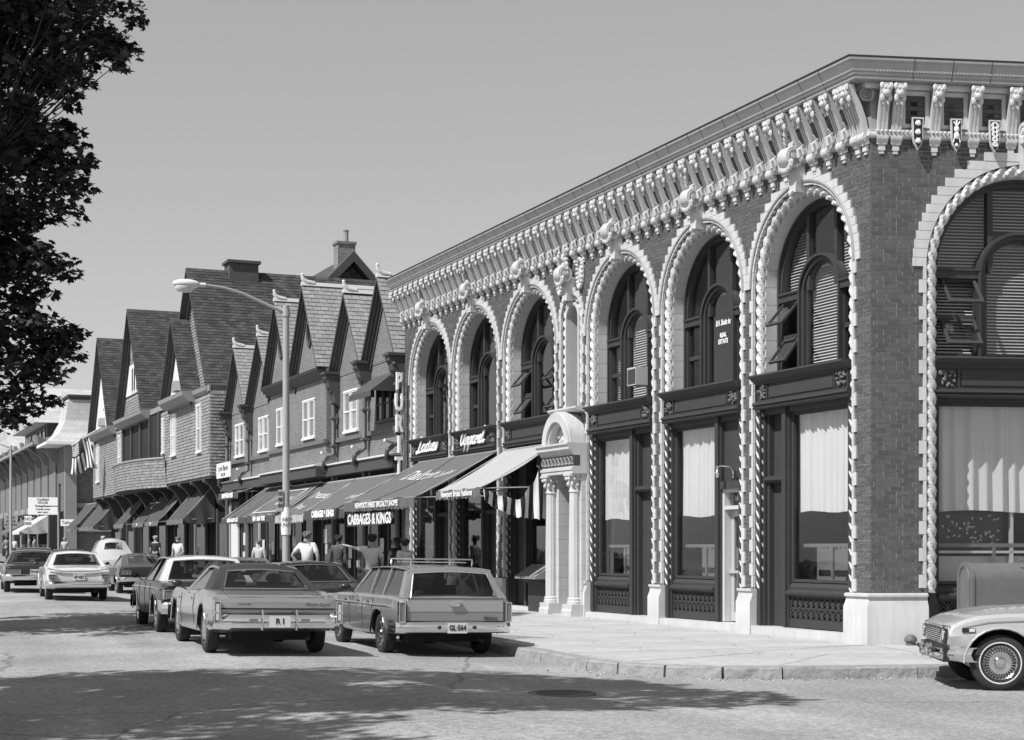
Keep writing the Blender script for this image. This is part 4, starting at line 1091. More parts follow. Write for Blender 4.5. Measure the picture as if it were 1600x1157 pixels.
# corbels with drainpipes
for k, (s_, z_) in enumerate(((22.75, 7.1), (25.9, 7.2), (29.2, 7.2), (40.9, 7.1), (44.5, 7.1))):
    x = XC(s_); g = MB()
    g.prism([(.02, z_ + .12), (-.46, z_ + .12), (-.46, z_ - .02), (-.38, z_ - .1), (-.34, z_ - .3), (-.2, z_ - .45), (-.15, z_ - .8), (.02, z_ - .95)], 'x', x - .2, x + .2)
    g.box(x - .26, x + .26, -.52, 0, z_ + .12, z_ + .2)
    for q in range(8): g.ball((x + rnd.uniform(-.18, .18), -.36 + .02 * q, z_ - .06 * q), .08, n=6, m=4)
    g.v = [(p[0], p[1], p[2] + ZB) for p in g.v]
    co = g.obj('corbel', coping, casino, 'L')
    g = MB(); g.tube([(x, -.14, z_ - .8 + ZB), (x, -.14, 4.75 + ZB), (x + .12, -.5, 4.5 + ZB), (x - .1, -.46, 4.3 + ZB), (x - .1, -.12, 4.0 + ZB), (x - .1, -.12, .05)], .075, 8)
    for zz in (5.0, 5.9, 6.4): g.box(x - .12, x + .12, -.24, .0, zz + ZB, zz + .06 + ZB)
    g.obj('drainpipe', pipe_m, co, smooth=50)
    g = MB(); g.tube([(x, -.2, 4.70 + ZB), (x + .22, -.62, 4.78 + ZB)], .05, 6); g.obj('pipe_guard', ridge_w, co)
# upper windows
for s_, p in ((27.7, 0), (31.4, .33), (34.9, .33), (38.9, 0), (42.8, 0)):
    sash_pair(casino, XC(s_), 5.42 + ZB, 6.66 + ZB, 1.5, -p - .03, fr=.035)
wA = sash_pair(casino, XC(24.1), 5.5 + ZB, 6.5 + ZB, 2.0, -.03, par_m=coping, shade=False, n=3, glassm=glass_d)
# little awning over that window
awn_d = mat('awning_canvas', .055, .9, .1, 3, streak=.12); awn_l = mat('light_awning_canvas', .5, .9, .06, 3); lettering = mat('white_lettering', .72, .7); ironm = mat('awning_iron', .35, .5)
g = MB(); xa, xb = XC(25.2), XC(23.1)
g.add([(xa, -.06, 6.85 + ZB), (xb, -.06, 6.85 + ZB), (xb, -.85, 6.25 + ZB), (xa, -.85, 6.25 + ZB), (xa, -.85, 6.08 + ZB), (xb, -.85, 6.08 + ZB), (xa, -.05, 6.25 + ZB), (xb, -.05, 6.25 + ZB)], [(0, 1, 2, 3), (3, 2, 5, 4), (0, 3, 6), (1, 7, 2)])
g.obj('window_awning', awn_d, wA, loc=(0, 0, 0))
# ground floor: dark shop openings between brick piers
for k, (a, b) in enumerate(((22.9, 25.7), (26.1, 29.2), (29.6, 33.0), (33.3, 36.6), (37.0, 40.6), (41.1, 44.3))):
    p = .33 if 30.5 < a < 38.6 else 0
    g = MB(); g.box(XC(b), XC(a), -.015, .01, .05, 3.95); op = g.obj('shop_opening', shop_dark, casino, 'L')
    nW = 3; ww = (b - a) / nW
    for q in range(nW):
        x0 = XC(b) + q * ww + .08
        if q != 1:
            MB().box(x0, x0 + ww - .16, -.05, -.03, .6, 2.9).obj('pane', glass_d, op)
            MB().box(x0 - .02, x0 + ww - .14, -.08, -.02, .05, .58).obj('stall_riser', trim_d, op)
        g = MB(); g.box(x0 - .08, x0 - .01, -.09, -.02, .05, 3.3); g.obj('shop_mullion', paleg if (q + k) % 5 == 0 else trim_d, op)
    # bright goods and notices behind the glass
    for q in range(3):
        xx = XC(rnd.uniform(a + .3, b - .3)); zz = rnd.uniform(.9, 1.8)
        MB().box(xx - .18, xx + .18, -.058, -.051, zz, zz + rnd.uniform(.2, .5)).obj('notice', mat('notice_paper', .45, .8), op)
MB().box(XC(43.9), XC(42.7), -.11, -.04, .9, 3.0).obj('display_window', mat('display_white', .55, .6), casino, 'L')
# white hanging sign at the far end
g = MB(); g.box(XC(44.5), XC(42.1), -.6, -.55, 4.55 + ZB, 5.15 + ZB); sg_ = g.obj('sign_board', white_paint, None, 'L')
sg_.location = SD(43.3, .55, 4.85); sg_.data.transform(Matrix.Translation(Vector((-XC(43.3), .575, -4.85 - ZB))))
tag(sg_, 'white board sign with thin dark lettering under the farthest brick gable', 'sign')
t_ = text_mb('Lord Baron', .34, .006, shear=.2, sx=1.1); t_.obj('lettering', mat('sign_black', .03, .6), sg_, loc=(0, -.032, .08))
t_ = text_mb('SALON', .22, .006, sx=1.2); t_.obj('lettering', MATS['sign_black'], sg_, loc=(0, -.032, -.18))
# small tower roof with a spike behind the brick corner building
tw = empty('slate_turret', SD(24.5, -4.5, 0)); tag(tw, 'little slate pyramid turret with spike showing behind the cornice end', 'turret')
g = MB(); g.add([(-1.3, -1.3, 9.0), (1.3, -1.3, 9.0), (1.3, 1.3, 9.0), (-1.3, 1.3, 9.0), (0, 0, 10.9)], [(0, 1, 4), (1, 2, 4), (2, 3, 4), (3, 0, 4)]); g.obj('roof', slate_d, tw, 'L')
g = MB(); g.lathe([(.16, 10.75), (.2, 10.85), (.14, 10.95), (.02, 11.5)], 10); g.obj('spike', pipe_m, tw, 'L', smooth=40)
g = MB(); g.box(-1.2, 1.2, -1.2, 1.2, 0, 9.0); g.obj('wall', brick2, tw, 'L')

# ------------------------------------------------------------------ shingled building beyond
S1 = 65.0
shb = empty('shingled_gabled_building', SD(S1, 0, PAV)); tag(shb, 'tall dark-roofed shingled building with white-panelled gables and overhanging balcony', 'building')
def XS(s): return -(s - S1)
def shingles(par, xa, xb, z0, z1, y, name='shingles', m=shingle_m, pw=.17, ph=.135, poly=None):
    g = MB(); L = z1 - z0
    def clip(t):
        if not poly: return (0, xb - xa)
        lo, hi = poly(z0 + t * L); return (lo - xa, hi - xa)
    slates(g, (xa, y, z0), (1, 0, 0), (0, 0, 1), xb - xa, L, pw, ph, .03, clip)
    o = g.obj(name, m, par, 'L' if par in (shb,) else None, fix=False); o['kind'] = 'stuff'; return o
Dw = -.75                                              # the upper floor overhangs the pavement
g = MB(); g.box(XS(77), XS(44.9), Dw + .02, 9, 4.6 + ZB, 8.45 + ZB); g.obj('upper_wall', trim_d, shb, 'L')
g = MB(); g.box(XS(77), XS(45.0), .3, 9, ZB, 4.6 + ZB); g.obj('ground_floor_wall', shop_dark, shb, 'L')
shingles(shb, XS(55.6), XS(44.9), 4.7 + ZB, 8.2 + ZB, Dw)
shingles(shb, XS(77), XS(66.2), 4.7 + ZB, 8.2 + ZB, Dw)
g = MB(); slates(g, (XS(44.9), Dw, 4.7 + ZB), (0, 1, 0), (0, 0, 1), 4, 3.6, .17, .135, .03); o = g.obj('shingles', shingle_m, shb, 'L', fix=False); o['kind'] = 'stuff'
g = MB(); g.box(XS(77), XS(44.88), Dw - .06, Dw + .02, 8.2 + ZB, 8.45 + ZB); g.obj('eave_fascia', cream, shb, 'L')
# loggia and its bowed shingled parapet
MB().box(XS(66.1), XS(55.7), Dw - .005, Dw + .012, 5.9 + ZB, 8.19 + ZB).obj('loggia_shade', black, shb, 'L')  # flat black sheet stands in for the shade inside the balcony recess
for s_ in (55.8, 58.2, 60.8, 63.4, 66.0): MB().box(XS(s_) - .12, XS(s_) + .12, Dw - .12, Dw - .006, 5.9 + ZB, 8.2 + ZB).obj('loggia_post', trim_d, shb, 'L')
g = MB(); pts = [(XS(66.5) + q * (XS(54.2) - XS(66.5)) / 8, Dw - 1.1 * math.sin(PI * q / 8) ** .6) for q in range(9)]
for q in range(8):
    p0, p1 = pts[q], pts[q + 1]; d_ = Vector((p1[0] - p0[0], p1[1] - p0[1], 0))
    slates(g, (p0[0], p0[1], 4.55 + ZB), d_, (0, -.08, 1), d_.length, 1.35, .17, .135, .03)
o = g.obj('balcony_shingles', shingle_m, shb, 'L', fix=False); o['kind'] = 'stuff'
g = MB(); g.add([(p[0], p[1] + .01, 4.55 + ZB) for p in pts] + [(p[0], p[1] - .1, 5.88 + ZB) for p in pts] , [(q, q + 1, 10 + q, 9 + q) for q in range(8)])
g.add([(p[0], p[1] + .01, 4.53 + ZB) for p in pts], [tuple(range(9))]); g.obj('balcony', trim_d, shb, 'L')
g = MB(); g.tube([(p[0], p[1] - .12, 5.9 + ZB) for p in pts], .06, 6); g.obj('balcony_rail', cream, shb, 'L')
# soffit brackets under the overhang
for s_ in (46.2, 48.8, 51.4, 54, 56.6, 59.5, 63, 66.5, 70, 73.5, 76.5):
    g = MB(); g.prism([(.3, 4.6), (Dw + .0, 4.6), (Dw - .02, 4.48), (Dw + .25, 4.35), (Dw + .5, 4.0), (Dw + .62, 3.6), (.3, 3.3)], 'x', XS(s_) - .15, XS(s_) + .15); g.v = [(p[0], p[1], p[2] + ZB) for p in g.v]; g.obj('console', trim_d, shb, 'L')
for s_, wd_, z0 in ((46.9, .9, 5.8), (52.4, 1.1, 5.95), (67.3, .8, 5.5), (54.9, .5, 6.2), (75.0, 1.1, 5.6)):
    sash_pair(shb, XS(s_), z0 + ZB, 7.75 + ZB, wd_, Dw - .07, n=2 if wd_ > .9 else 1, shade=True)
# front gables: half width, eaves, peak, forward projection
def wall_gable(s_, hw, ze, zp, y, kind):
    xa, xb = XS(s_ + hw), XS(s_ - hw); xm = XS(s_)
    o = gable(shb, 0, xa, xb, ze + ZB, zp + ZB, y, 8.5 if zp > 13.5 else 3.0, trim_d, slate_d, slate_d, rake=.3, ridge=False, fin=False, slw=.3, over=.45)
    inn = lambda z: (xm - (zp + ZB - z) / (zp - ze) * hw + .35, xm + (zp + ZB - z) / (zp - ze) * hw - .35)
    if kind == 'shingle':
        shingles(shb, xa, xb, ze + ZB, zp - .6 + ZB, y - .01, poly=inn)
    else:
        zt = zp - (1.0 if kind == 'panel' else (zp - ze) * .5)
        if kind == 'mixed': shingles(shb, xa, xb, zt + ZB, zp - .6 + ZB, y - .01, poly=inn); shingles(shb, xa, xb, ze + ZB, ze + 1.2 + ZB, y - .01, poly=inn)
        z0 = ze + (.15 if kind == 'panel' else 1.2)
        a0, b0 = inn(z0 + ZB); a1, b1 = inn(zt + ZB)
        g = MB(); g.prism([(a0, z0 + ZB), (b0, z0 + ZB), (b1, zt + ZB), (a1, zt + ZB)], 'y', y - .05, y - .01); po = g.obj('plaster_panel', plaster, o)
        if kind == 'mixed':
            MB().box(xm - .55, xm + .55, y - .09, y - .055, z0 + .2 + ZB, zt - .25 + ZB).obj('gable_window', shop_dark, po)
            g = MB(); g.box(xm - .06, xm + .06, y - .12, y - .092, z0 + .1 + ZB, zt - .2 + ZB); g.box(xm - .7, xm - .55, y - .12, y - .092, z0 + .1 + ZB, zt - .1 + ZB); g.box(xm + .55, xm + .7, y - .12, y - .092, z0 + .1 + ZB, zt - .1 + ZB); g.obj('window_frame', white_paint, po)
            g = MB(); g.tube([(xm + .55 * math.cos(k * PI / 8), y - .08, zt + .3 + ZB + 1.0 * math.sin(k * PI / 8)) for k in range(9)], .1, 6); g.obj('arch_trim', cream, po)
        else:
            g = MB(); g.prism([(xm - .6, z0 + .1 + ZB), (xm + .6, z0 + .1 + ZB), (xm + .35, z0 + .55 + ZB), (xm - .35, z0 + .55 + ZB)], 'y', y - .3, y - .055); g.obj('hood', cream, po)
            for q in range(3): MB().box(xm - .05, xm + .05, y - .08, y - .055, z0 + 1.0 + q * .6 + ZB, z0 + 1.1 + q * .6 + ZB).obj('plaster_boss', trim_d, po)
    g = MB(); g.prism([(y + .2, ze + .05), (y - .5, ze + .02), (y - .46, ze - .15), (y - .2, ze - .4), (y + .2, ze - .45)], 'x', xa - .25, xb + .25); g.v = [(p[0], p[1], p[2] + ZB) for p in g.v]; g.obj('eave_return', cream, o)
    return o
wall_gable(49.4, 4.0, 8.42, 13.96, Dw + .35, 'shingle')
wall_gable(50.6, 2.5, 8.42, 11.85, Dw - .1, 'panel')
wall_gable(62.3, 3.9, 8.44, 13.9, Dw - .05, 'mixed')
wall_gable(72.4, 3.6, 8.4, 13.64, Dw - .05, 'panel')
# main roof along the street with a shingled end gable towards the camera, chimneys
g = MB(); ym, zr = 7.0, 15.3; y0, y1 = 1.5, 12.5; xe = XS(50.0)
g.add([(xe, y0, 9.5), (XS(77), y0, 9.5), (XS(77), ym, zr), (xe, ym, zr), (xe, y1, 9.5), (XS(77), y1, 9.5)], [(0, 1, 2, 3), (3, 2, 5, 4)]); g.v = [(p[0], p[1], p[2] + ZB) for p in g.v]; mr_ = g.obj('main_roof', slate_d, shb, 'L')
g = MB(); g.prism([(y0 + .3, 8 + ZB), (y0 + .3, 9.5 + ZB), (ym, zr - .3 + ZB), (y1 - .3, 9.5 + ZB), (y1 - .3, 8 + ZB)], 'x', xe - .9, xe - .6); eg = g.obj('end_gable', trim_d, shb, 'L')
g = MB(); Lh = zr - .3 - 9.5
slates(g, (xe - .59, y0 + .3, 9.5 + ZB), (0, 1, 0), (0, 0, 1), y1 - y0 - .6, Lh, .3, .2, .04, lambda t: ((y1 - y0 - .6) / 2 * t, (y1 - y0 - .6) * (1 - t / 2)))
g.obj('shingles', mat('dark_wall_shingle', .10, .9, .15, 2, island=.3), eg, fix=False)['kind'] = 'stuff'
for sy, ya in ((-1, y0), (1, y1)):
    g = MB(); g.prism([(ym, zr + .08 + ZB), (ya, 9.58 + ZB), (ya, 9.1 + ZB), (ym, zr - .4 + ZB)], 'x', xe - .6, xe + .12); g.obj('rake_moulding', coping, eg)
g = MB(); g.box(xe - 1.5, xe - .8, ym - .5, ym + .35, 14.3 + ZB, 15.85 + ZB); g.box(xe - 1.55, xe - .75, ym - .55, ym + .4, 15.85 + ZB, 15.97 + ZB); ch = g.obj('chimney', brick_tex('chimney_brick', .12, .2, .2, .21, .075, yz=True), shb, 'L')
g = MB(); g.lathe([(.12, 15.9 + ZB), (.11, 16.45 + ZB), (.15, 16.55 + ZB)], 10, (xe - 1.15, ym + .0, 0)); g.obj('chimney_pot', cream, ch)
g = MB(); g.box(XS(50), XS(49.0), 1.0, 2.3, 13.4 + ZB, 14.3 + ZB); g.box(XS(50.1), XS(48.9), .9, 2.4, 14.3 + ZB, 14.42 + ZB); g.obj('chimney', mat('dark_chimney', .07, .9, .2, 3), shb, 'L')
# pale shop-front trims at ground level
for k in range(14):
    s_ = 45.6 + k * 2.3
    g = MB(); g.box(XS(s_) - .1, XS(s_) + .1, .18, .28, ZB, 3.4 + ZB); g.obj('shop_post', mat('dull_post', .16, .8) if k % 3 == 0 else trim_d, shb, 'L')
    if k % 2 == 0: MB().box(XS(s_ + 1.9), XS(s_ + .3), .22, .28, .7, 2.7).obj('shop_window', glass_d, shb, 'L')

# ------------------------------------------------------------------ stick-style block and roofs at the far end of the street
S2 = 101.0
fb = empty('timbered_corner_block', SD(S2 - 5, 0, PAV)); tag(fb, 'timbered building with curved mansard tower roof and deep bracketed eaves', 'building')
def XF(s): return -(s - S2)
brick3 = brick_tex('far_brick', .11, .16, .14, .4, .15, yz=True)
g = MB(); g.box(XF(145), XF(101), 0, 12, ZB, 8.9 + ZB); g.obj('wall', mat('far_wall', .12, .9, .2, 1), fb, 'L')
g = MB(); g.box(XF(100.99), XF(100.9), .2, 8, ZB, 8.7 + ZB); g.obj('tower_wall', brick3, fb, 'L')
for y_ in (0, 3.4): MB().box(XF(100.9), XF(100.4), y_, y_ + .8, ZB, 8.9 + ZB).obj('timber_post', cream, fb, 'L')
for z_ in (8.3, 4.6, 2.9): MB().box(XF(100.895), XF(100.6), .8, 3.4, z_ + ZB, z_ + .3 + ZB).obj('timber_beam', cream, fb, 'L')
prof = [(-1.2, 9.0), (-.8, 9.15), (-.2, 9.7), (.25, 10.6), (.5, 12.1)]
g = MB(); rings = []
for off, z in prof:
    x0, x1, y0, y1 = XF(104.6) - 0 + off * 1, XF(100.4) - off, off - .2, 4.4 - off
    rings.append([(x1, y0, z), (x1, y1, z), (x0, y1, z), (x0, y0, z)])
g.add([p for r_ in rings for p in r_], [(k * 4 + j, k * 4 + (j + 1) % 4, (k + 1) * 4 + (j + 1) % 4, (k + 1) * 4 + j) for k in range(len(prof) - 1) for j in range(4)] + [(16, 17, 18, 19), (0, 1, 2, 3)])
ts = brick_tex('tower_slates', .40, .46, .33, .35, .3, yz=True); g.obj('mansard_roof', ts, fb, 'L')
g = MB(); g.box(XF(104.2) , XF(100.85), .35, 4.0, 12.1, 12.3); g.box(XF(104.3), XF(100.75), .25, 4.1, 12.3, 12.45); g.obj('roof_crest', trim_d, fb, 'L')
g = MB(); g.box(XF(105), XF(99.2), -1.42, 5.6, 8.82, 9.0); g.obj('tower_eave', white_paint, fb, 'L')
g = MB(); g.prism([(0, 9.9), (-1.7, 9.3), (-1.7, 9.1), (0, 9.4)], 'x', XF(145), XF(105)); g.obj('eave', cream, fb, 'L')
for k in range(9):
    s_ = 104.5 + k * 4.6
    g = MB(); g.prism([(0, 9.15), (-1.6, 9.1), (-1.7, 9.75), (-1.45, 9.75), (-1.35, 8.9), (-.8, 8.5), (-.45, 7.9), (0, 7.6)], 'x', XF(s_) - .14, XF(s_) + .14); g.obj('eave_bracket', cream, fb, 'L')
    for q in range(7): MB().box(XF(s_ + .5 + q * .52) - .14, XF(s_ + .5 + q * .52) + .14, -.14, -.02, 4.9, 8.4).obj('slat', cream, fb, 'L')
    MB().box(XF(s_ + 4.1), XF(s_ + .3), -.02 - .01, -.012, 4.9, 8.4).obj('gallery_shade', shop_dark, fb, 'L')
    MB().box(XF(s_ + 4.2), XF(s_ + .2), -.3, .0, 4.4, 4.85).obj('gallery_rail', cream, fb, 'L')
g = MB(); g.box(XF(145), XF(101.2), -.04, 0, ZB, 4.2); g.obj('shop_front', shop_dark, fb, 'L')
for k in range(7): MB().box(XF(103 + k * 6.2) - .3, XF(103 + k * 6.2) + .3, -.16, -.05, ZB, 4.2).obj('shop_post', cream, fb, 'L')
bk = empty('pale_roofed_house', SD(114, -6.5, 0)); tag(bk, 'house with large pale slate roof rising behind the mansard tower', 'building')
sl2 = brick_tex('far_slates', .36, .42, .32, .5, .4, yz=True)
g = MB(); g.box(-7.6, 7.6, -6.4, 8, 0, 11.6); g.obj('wall', trim_d, bk, 'L')
g = MB(); g.prism([(8.4, 11.3), (0, 14.7), (-8.4, 11.3)], 'y', -7.4, 9); g.obj('roof', sl2, bk, 'L')
for k in range(6): MB().box(-6.6 + k * 2.4, -5.4 + k * 2.4, -6.46, -6.41, 9.9, 11.0).obj('window', glass_d, bk, 'L')
bk2 = empty('far_gabled_house', SD(134, -4, 0)); tag(bk2, 'low pale-roofed house with boarded gable seen past the far street lamp', 'building')
g = MB(); g.box(-6, 6, -3.6, 8, 0, 10.6); g.obj('wall', cream, bk2, 'L')
g = MB(); g.prism([(6.8, 10.4), (0, 13.6), (-6.8, 10.4)], 'y', -4.6, 9); g.obj('roof', sl2, bk2, 'L')
end = empty('end_of_street_house', SD(175, -4, 0)); tag(end, 'distant grey house closing the end of the street at far left', 'building')
g = MB(); g.box(-10, 10, -2, 10, 0, 9.5); g.obj('wall', cream, end, 'L'); g = MB(); g.prism([(-3, 9.4), (11, 9.4), (4, 14.5)], 'x', -10.5, 10.5); g.obj('roof', slate_p, end, 'L')

# ------------------------------------------------------------------ awnings
def inv(x, y, d):
    """photo pixel at a known distance out of the facade -> (s, z, Z)"""
    k = (x - CX) / F; Z = (15.198 - d) / (.9213 * k + .3889); X = k * Z
    return (X - 5.69) * -.3889 + (Z - 25.6) * .9213, H + (HZ - y) * Z / F, Z
def awning(name, label, s0, s1, d0, zt, d1, zf, val=.26, m=awn_d, vm=None, texts=(), vtext=None, vts=.16, seams=0, flap=None, scal=.18, arms=True, vfont=1.0):
    sm = (s0 + s1) / 2; hw = (s1 - s0) / 2
    root = empty(name, SD(sm, 0, PAV)); tag(root, label, 'awning', 'canvas awnings over the shops')
    z0, z1 = zt - PAV, zf - PAV; vm = vm or m
    def P(u, v): return (-hw + 2 * hw * u, -d0 - (d1 - d0) * v, z0 + (z1 - z0) * v - .07 * math.sin(PI * v) * (1 + .4 * math.sin(u * 9 + s0)) - .02 * math.sin(u * 21 + s0 + v * 4) * v)
    g = MB(); g.grid(P, 24, 8)
    g.merge(MB().grid(lambda u, v: tuple(Vector(P(u, v)) - Vector((0, 0, .012))), 24, 8))
    can = g.obj('canopy', m, root, 'L', smooth=60)
    n = max(6, int(2 * hw / scal)); g = MB(); top = []; bot = []
    for k in range(n * 3 + 1):
        x = -hw + 2 * hw * k / (n * 3); top.append((x, -d1, z1)); bot.append((x, -d1 - .01 - .015 * math.sin(k * .7), z1 - val + .045 * (1 if k % 3 == 0 else 0) + .01 * math.sin(k * .31)))
    m_ = len(top); g.add(top + bot + [(p[0], p[1] + .008, p[2]) for p in top + bot], [(k, k + 1, m_ + k + 1, m_ + k) for k in range(m_ - 1)] + [(2 * m_ + k, 3 * m_ + k, 3 * m_ + k + 1, 2 * m_ + k + 1) for k in range(m_ - 1)])
    va = g.obj('valance', vm, root, 'L', fix=False)
    g = MB(); g.tube([(-hw, -d1 + .02, z1 - .01), (hw, -d1 + .02, z1 - .01)], .02, 6)
    for x in (-hw + .03, hw - .03): g.tube([(x, -d0, z1 + .05), (x, -d1 + .02, z1 - .01)], .016, 6); g.tube([(x, -d0, z0 - .02), (x, -d1 + .02, z1 - .02)], .012, 5)
    g.tube([(-hw, -d0 + .04, z0 + .02), (hw, -d0 + .04, z0 + .02)], .03, 6)
    g.obj('frame', ironm, root, 'L')
    sl_ = math.atan2(z0 - z1, d1 - d0)
    for (txt, u, v, sz, shr, sx) in texts:
        t = script_mb(txt[1:], sz, sz * .22, .004) if txt.startswith('~') else text_mb(txt, sz, .004, shr, off=sz * .02)
        Ls = math.hypot(z0 - z1, d1 - d0)
        t.v = [tuple(Vector(P(u + c[0] * sx / (2 * hw), v - c[2] / Ls)) + Vector((0, -.008, .012))) for c in t.v]; t.obj('lettering', lettering, can)
    if vtext:
        t = text_mb(vtext, vts, .004, 0, off=.006 * vfont, sx=1.0)
        w_ = max(p[0] for p in t.v) - min(p[0] for p in t.v); k_ = min(1.0, 2 * hw * .92 / w_)
        t.v = [(p[0] * k_, p[1] - d1 - .035, p[2] + z1 - val * .5 + .02) for p in t.v]; t.obj('lettering', lettering, va)
    for k in range(seams):
        u = (k + .5) / seams; g = MB(); g.tube([tuple(Vector(P(u, v / 6)) + Vector((0, 0, .012))) for v in range(7)], .008, 4); g.obj('seam', mat('seam_dark', .03, .9), can)
    if flap:
        for side in (flap if isinstance(flap, tuple) else (flap,)):
            x = hw * side
            g = MB(); N = 14
            def Q(u, v):
                a = Vector(P((side + 1) / 2, u)); b = Vector((x, a.y, z1 - .1 - .12 * math.sin(PI * u)))
                q = a.lerp(b, v); q.x += .05 * math.sin(u * 14 + v * 3) * v
                return tuple(q)
            g.grid(Q, N, 6); g.obj('side_flap', m, root, 'L', smooth=60)
    return root
stripe = bpy.data.materials.new('striped_canvas'); stripe.use_nodes = True
def make_stripe(m, axis, width, v1, v2):
    n = m.node_tree; b = n.nodes['Principled BSDF']; b.inputs['Roughness'].default_value = .9
    tc = n.nodes.new('ShaderNodeTexCoord'); sp = n.nodes.new('ShaderNodeSeparateXYZ'); n.links.new(tc.outputs['Object'], sp.inputs[0])
    a = n.nodes.new('ShaderNodeMath'); a.operation = 'MULTIPLY'; a.inputs[1].default_value = 1 / width; n.links.new(sp.outputs[axis], a.inputs[0])
    f = n.nodes.new('ShaderNodeMath'); f.operation = 'FRACT'; n.links.new(a.outputs[0], f.inputs[0])
    g_ = n.nodes.new('ShaderNodeMath'); g_.operation = 'GREATER_THAN'; g_.inputs[1].default_value = .5; n.links.new(f.outputs[0], g_.inputs[0])
    mx = n.nodes.new('ShaderNodeMixRGB'); n.links.new(g_.outputs[0], mx.inputs[0]); mx.inputs[1].default_value = (v1, v1, v1, 1); mx.inputs[2].default_value = (v2, v2, v2, 1)
    n.links.new(mx.outputs[0], b.inputs['Base Color']); return m
make_stripe(stripe, 0, .1, .36, .30)
bold = make_stripe(bpy.data.materials.new('bold_striped_canvas') if False else (lambda m: (setattr(m, 'use_nodes', True), m)[1])(bpy.data.materials.new('bold_striped_canvas')), 1, .22, .015, .6)
awn_m = mat('worn_grey_canvas', .10, .9, .1, 3, streak=.14)
aw3 = awning('striped_awning', 'pale striped awning beside the white portal, its bold striped side drooping', 12.2, 15.05, .05, 4.05, 1.8, 3.04, .22, stripe, mat('valance_grey', .12, .9, .2, 20), vtext='Newport Bridal Fashions', vts=.2)
# its hanging striped side curtain, sagging from the iron frame
g = MB(); hw = 1.425
def lerp_tab(tab, u):
    for (a, x), (b, y) in zip(tab, tab[1:]):
        if u <= b: t = (u - a) / (b - a); t = t * t * (3 - 2 * t); return x + (y - x) * t
    return tab[-1][1]
def Qs(u, v):
    zt_ = lerp_tab([(0, 3.0), (.25, 2.86), (.5, 2.78), (.7, 3.15), (.88, 3.85), (1, 4.0)], u); zb_ = lerp_tab([(0, 2.74), (.25, 2.52), (.5, 2.38), (.75, 2.34), (1, 2.38)], u)
    return (hw + .14 + .06 * math.sin(u * 24 + v * 2) * (.3 + v), -1.78 + 1.72 * u, zt_ + (zb_ - zt_) * v - PAV + (.02 * math.cos(u * 60) if v > .9 else 0))
g.grid(Qs, 40, 6); g.obj('side_curtain', bold, aw3, 'L', smooth=60)
awning('broad_awning', 'broad grey awning with faded white script over the two end bays', 15.5, 21.3, .05, 4.08, 2.2, 2.93, .27, awn_m, texts=(('Dalton', .42, .36, .72, .35, 1.25), ('Ladies', .78, .40, .42, .3, 1.2)), vtext="NEWPORT'S FINEST SPECIALTY SHOPPE", vts=.2, seams=1)
awning('dark_awning', 'dark awning with bold white shop name on its valance beside the wide grey one', 22.25, 26.4, .3, 3.8, 1.9, 2.82, .3, awn_m, awn_d, texts=(('dresses', .7, .55, .4, .3, 1.3),), vtext='CABBAGES & KINGS', vts=.26, vfont=2.5)
awning('faded_awning', 'awning with faded lettering and pale patterned valance behind the lamp post', 26.5, 29.9, .3, 3.8, 1.9, 2.72, .24, awn_m, mat('pale_valance', .33, .9, .3, 14), texts=(('Dresses', .5, .35, .5, .3, 1.2), ('Shop', .4, .7, .4, .3, 1.2)), vtext='GIFT SHOP', vts=.16)
bn = awning('bordered_awning', 'awning with thin white border line and BARN on its valance', 30.1, 33.8, .3, 3.85, 1.9, 2.78, .24, awn_m, awn_d, texts=(('BARN', .5, .45, .5, 0, 1.4),), vtext='NEW  BARN  PORT', vts=.2, vfont=2)
g = MB(); g.tube([(-1.5, -1.75, 2.72), (1.5, -1.75, 2.72), (1.4, -.6, 3.47), (-1.4, -.6, 3.47)], .02, 4, closed=True); g.v = [(p[0], p[1], p[2] + .06) for p in g.v]; g.obj('border_line', lettering, bn, 'L')
awning('seamed_awning', 'ribbed grey awning at the far end of the brick gables, lettered valance', 33.9, 37.7, .3, 3.9, 1.9, 2.78, .22, awn_m, awn_d, vtext='BURKE GLADDY & CO', vts=.17, seams=7, vfont=2)
awning('narrow_awning', 'narrow short awning lettered for a hair stylist below the white board', 39.3, 42.7, .1, 4.1, .9, 3.85, .26, awn_d, vtext='SHOP HAIR STYLES', vts=.22, vfont=3)
for k, (s0, s1, lab, tx) in enumerate(((48.3, 51.9, 'nearest of the dark steep awnings below the shingled wall, with side flap', None), (54.0, 57.5, 'second dark steep awning below the shingled wall with white squiggle', 'L'), (57.9, 61.0, 'third dark steep awning with white squiggle, touching its neighbour', 'L'), (63.7, 66.7, 'plain dark awning under the balcony, fourth from the brick gables', None),
                                      (74.1, 79.8, 'pale lettered awning near the hanging flag', None), (82.2, 86.4, 'last small awning below the shingled building beside the flag', None))):
    awning('steep_awning', lab, s0, s1, -.2, 4.55, 1.2, 2.95, .22, awn_d, mat('valance_grey', .12), texts=((('~' + tx), .5, .5, .32, 0, 1.0),) if tx else (), vtext='SHOP' if k in (1, 2) else None, flap=1 if k in (0, 4) else None)
for k, (s0, s1, lab) in enumerate(((104, 110, 'light awning left of the dining room sign'), (113, 120, 'dim awning far down the street behind the distant lamp post'))):
    awning('far_awning', lab, s0, s1, .1, 4.2, 2.2, 3.0, .25, awn_l if k == 0 else awn_m, flap=1)
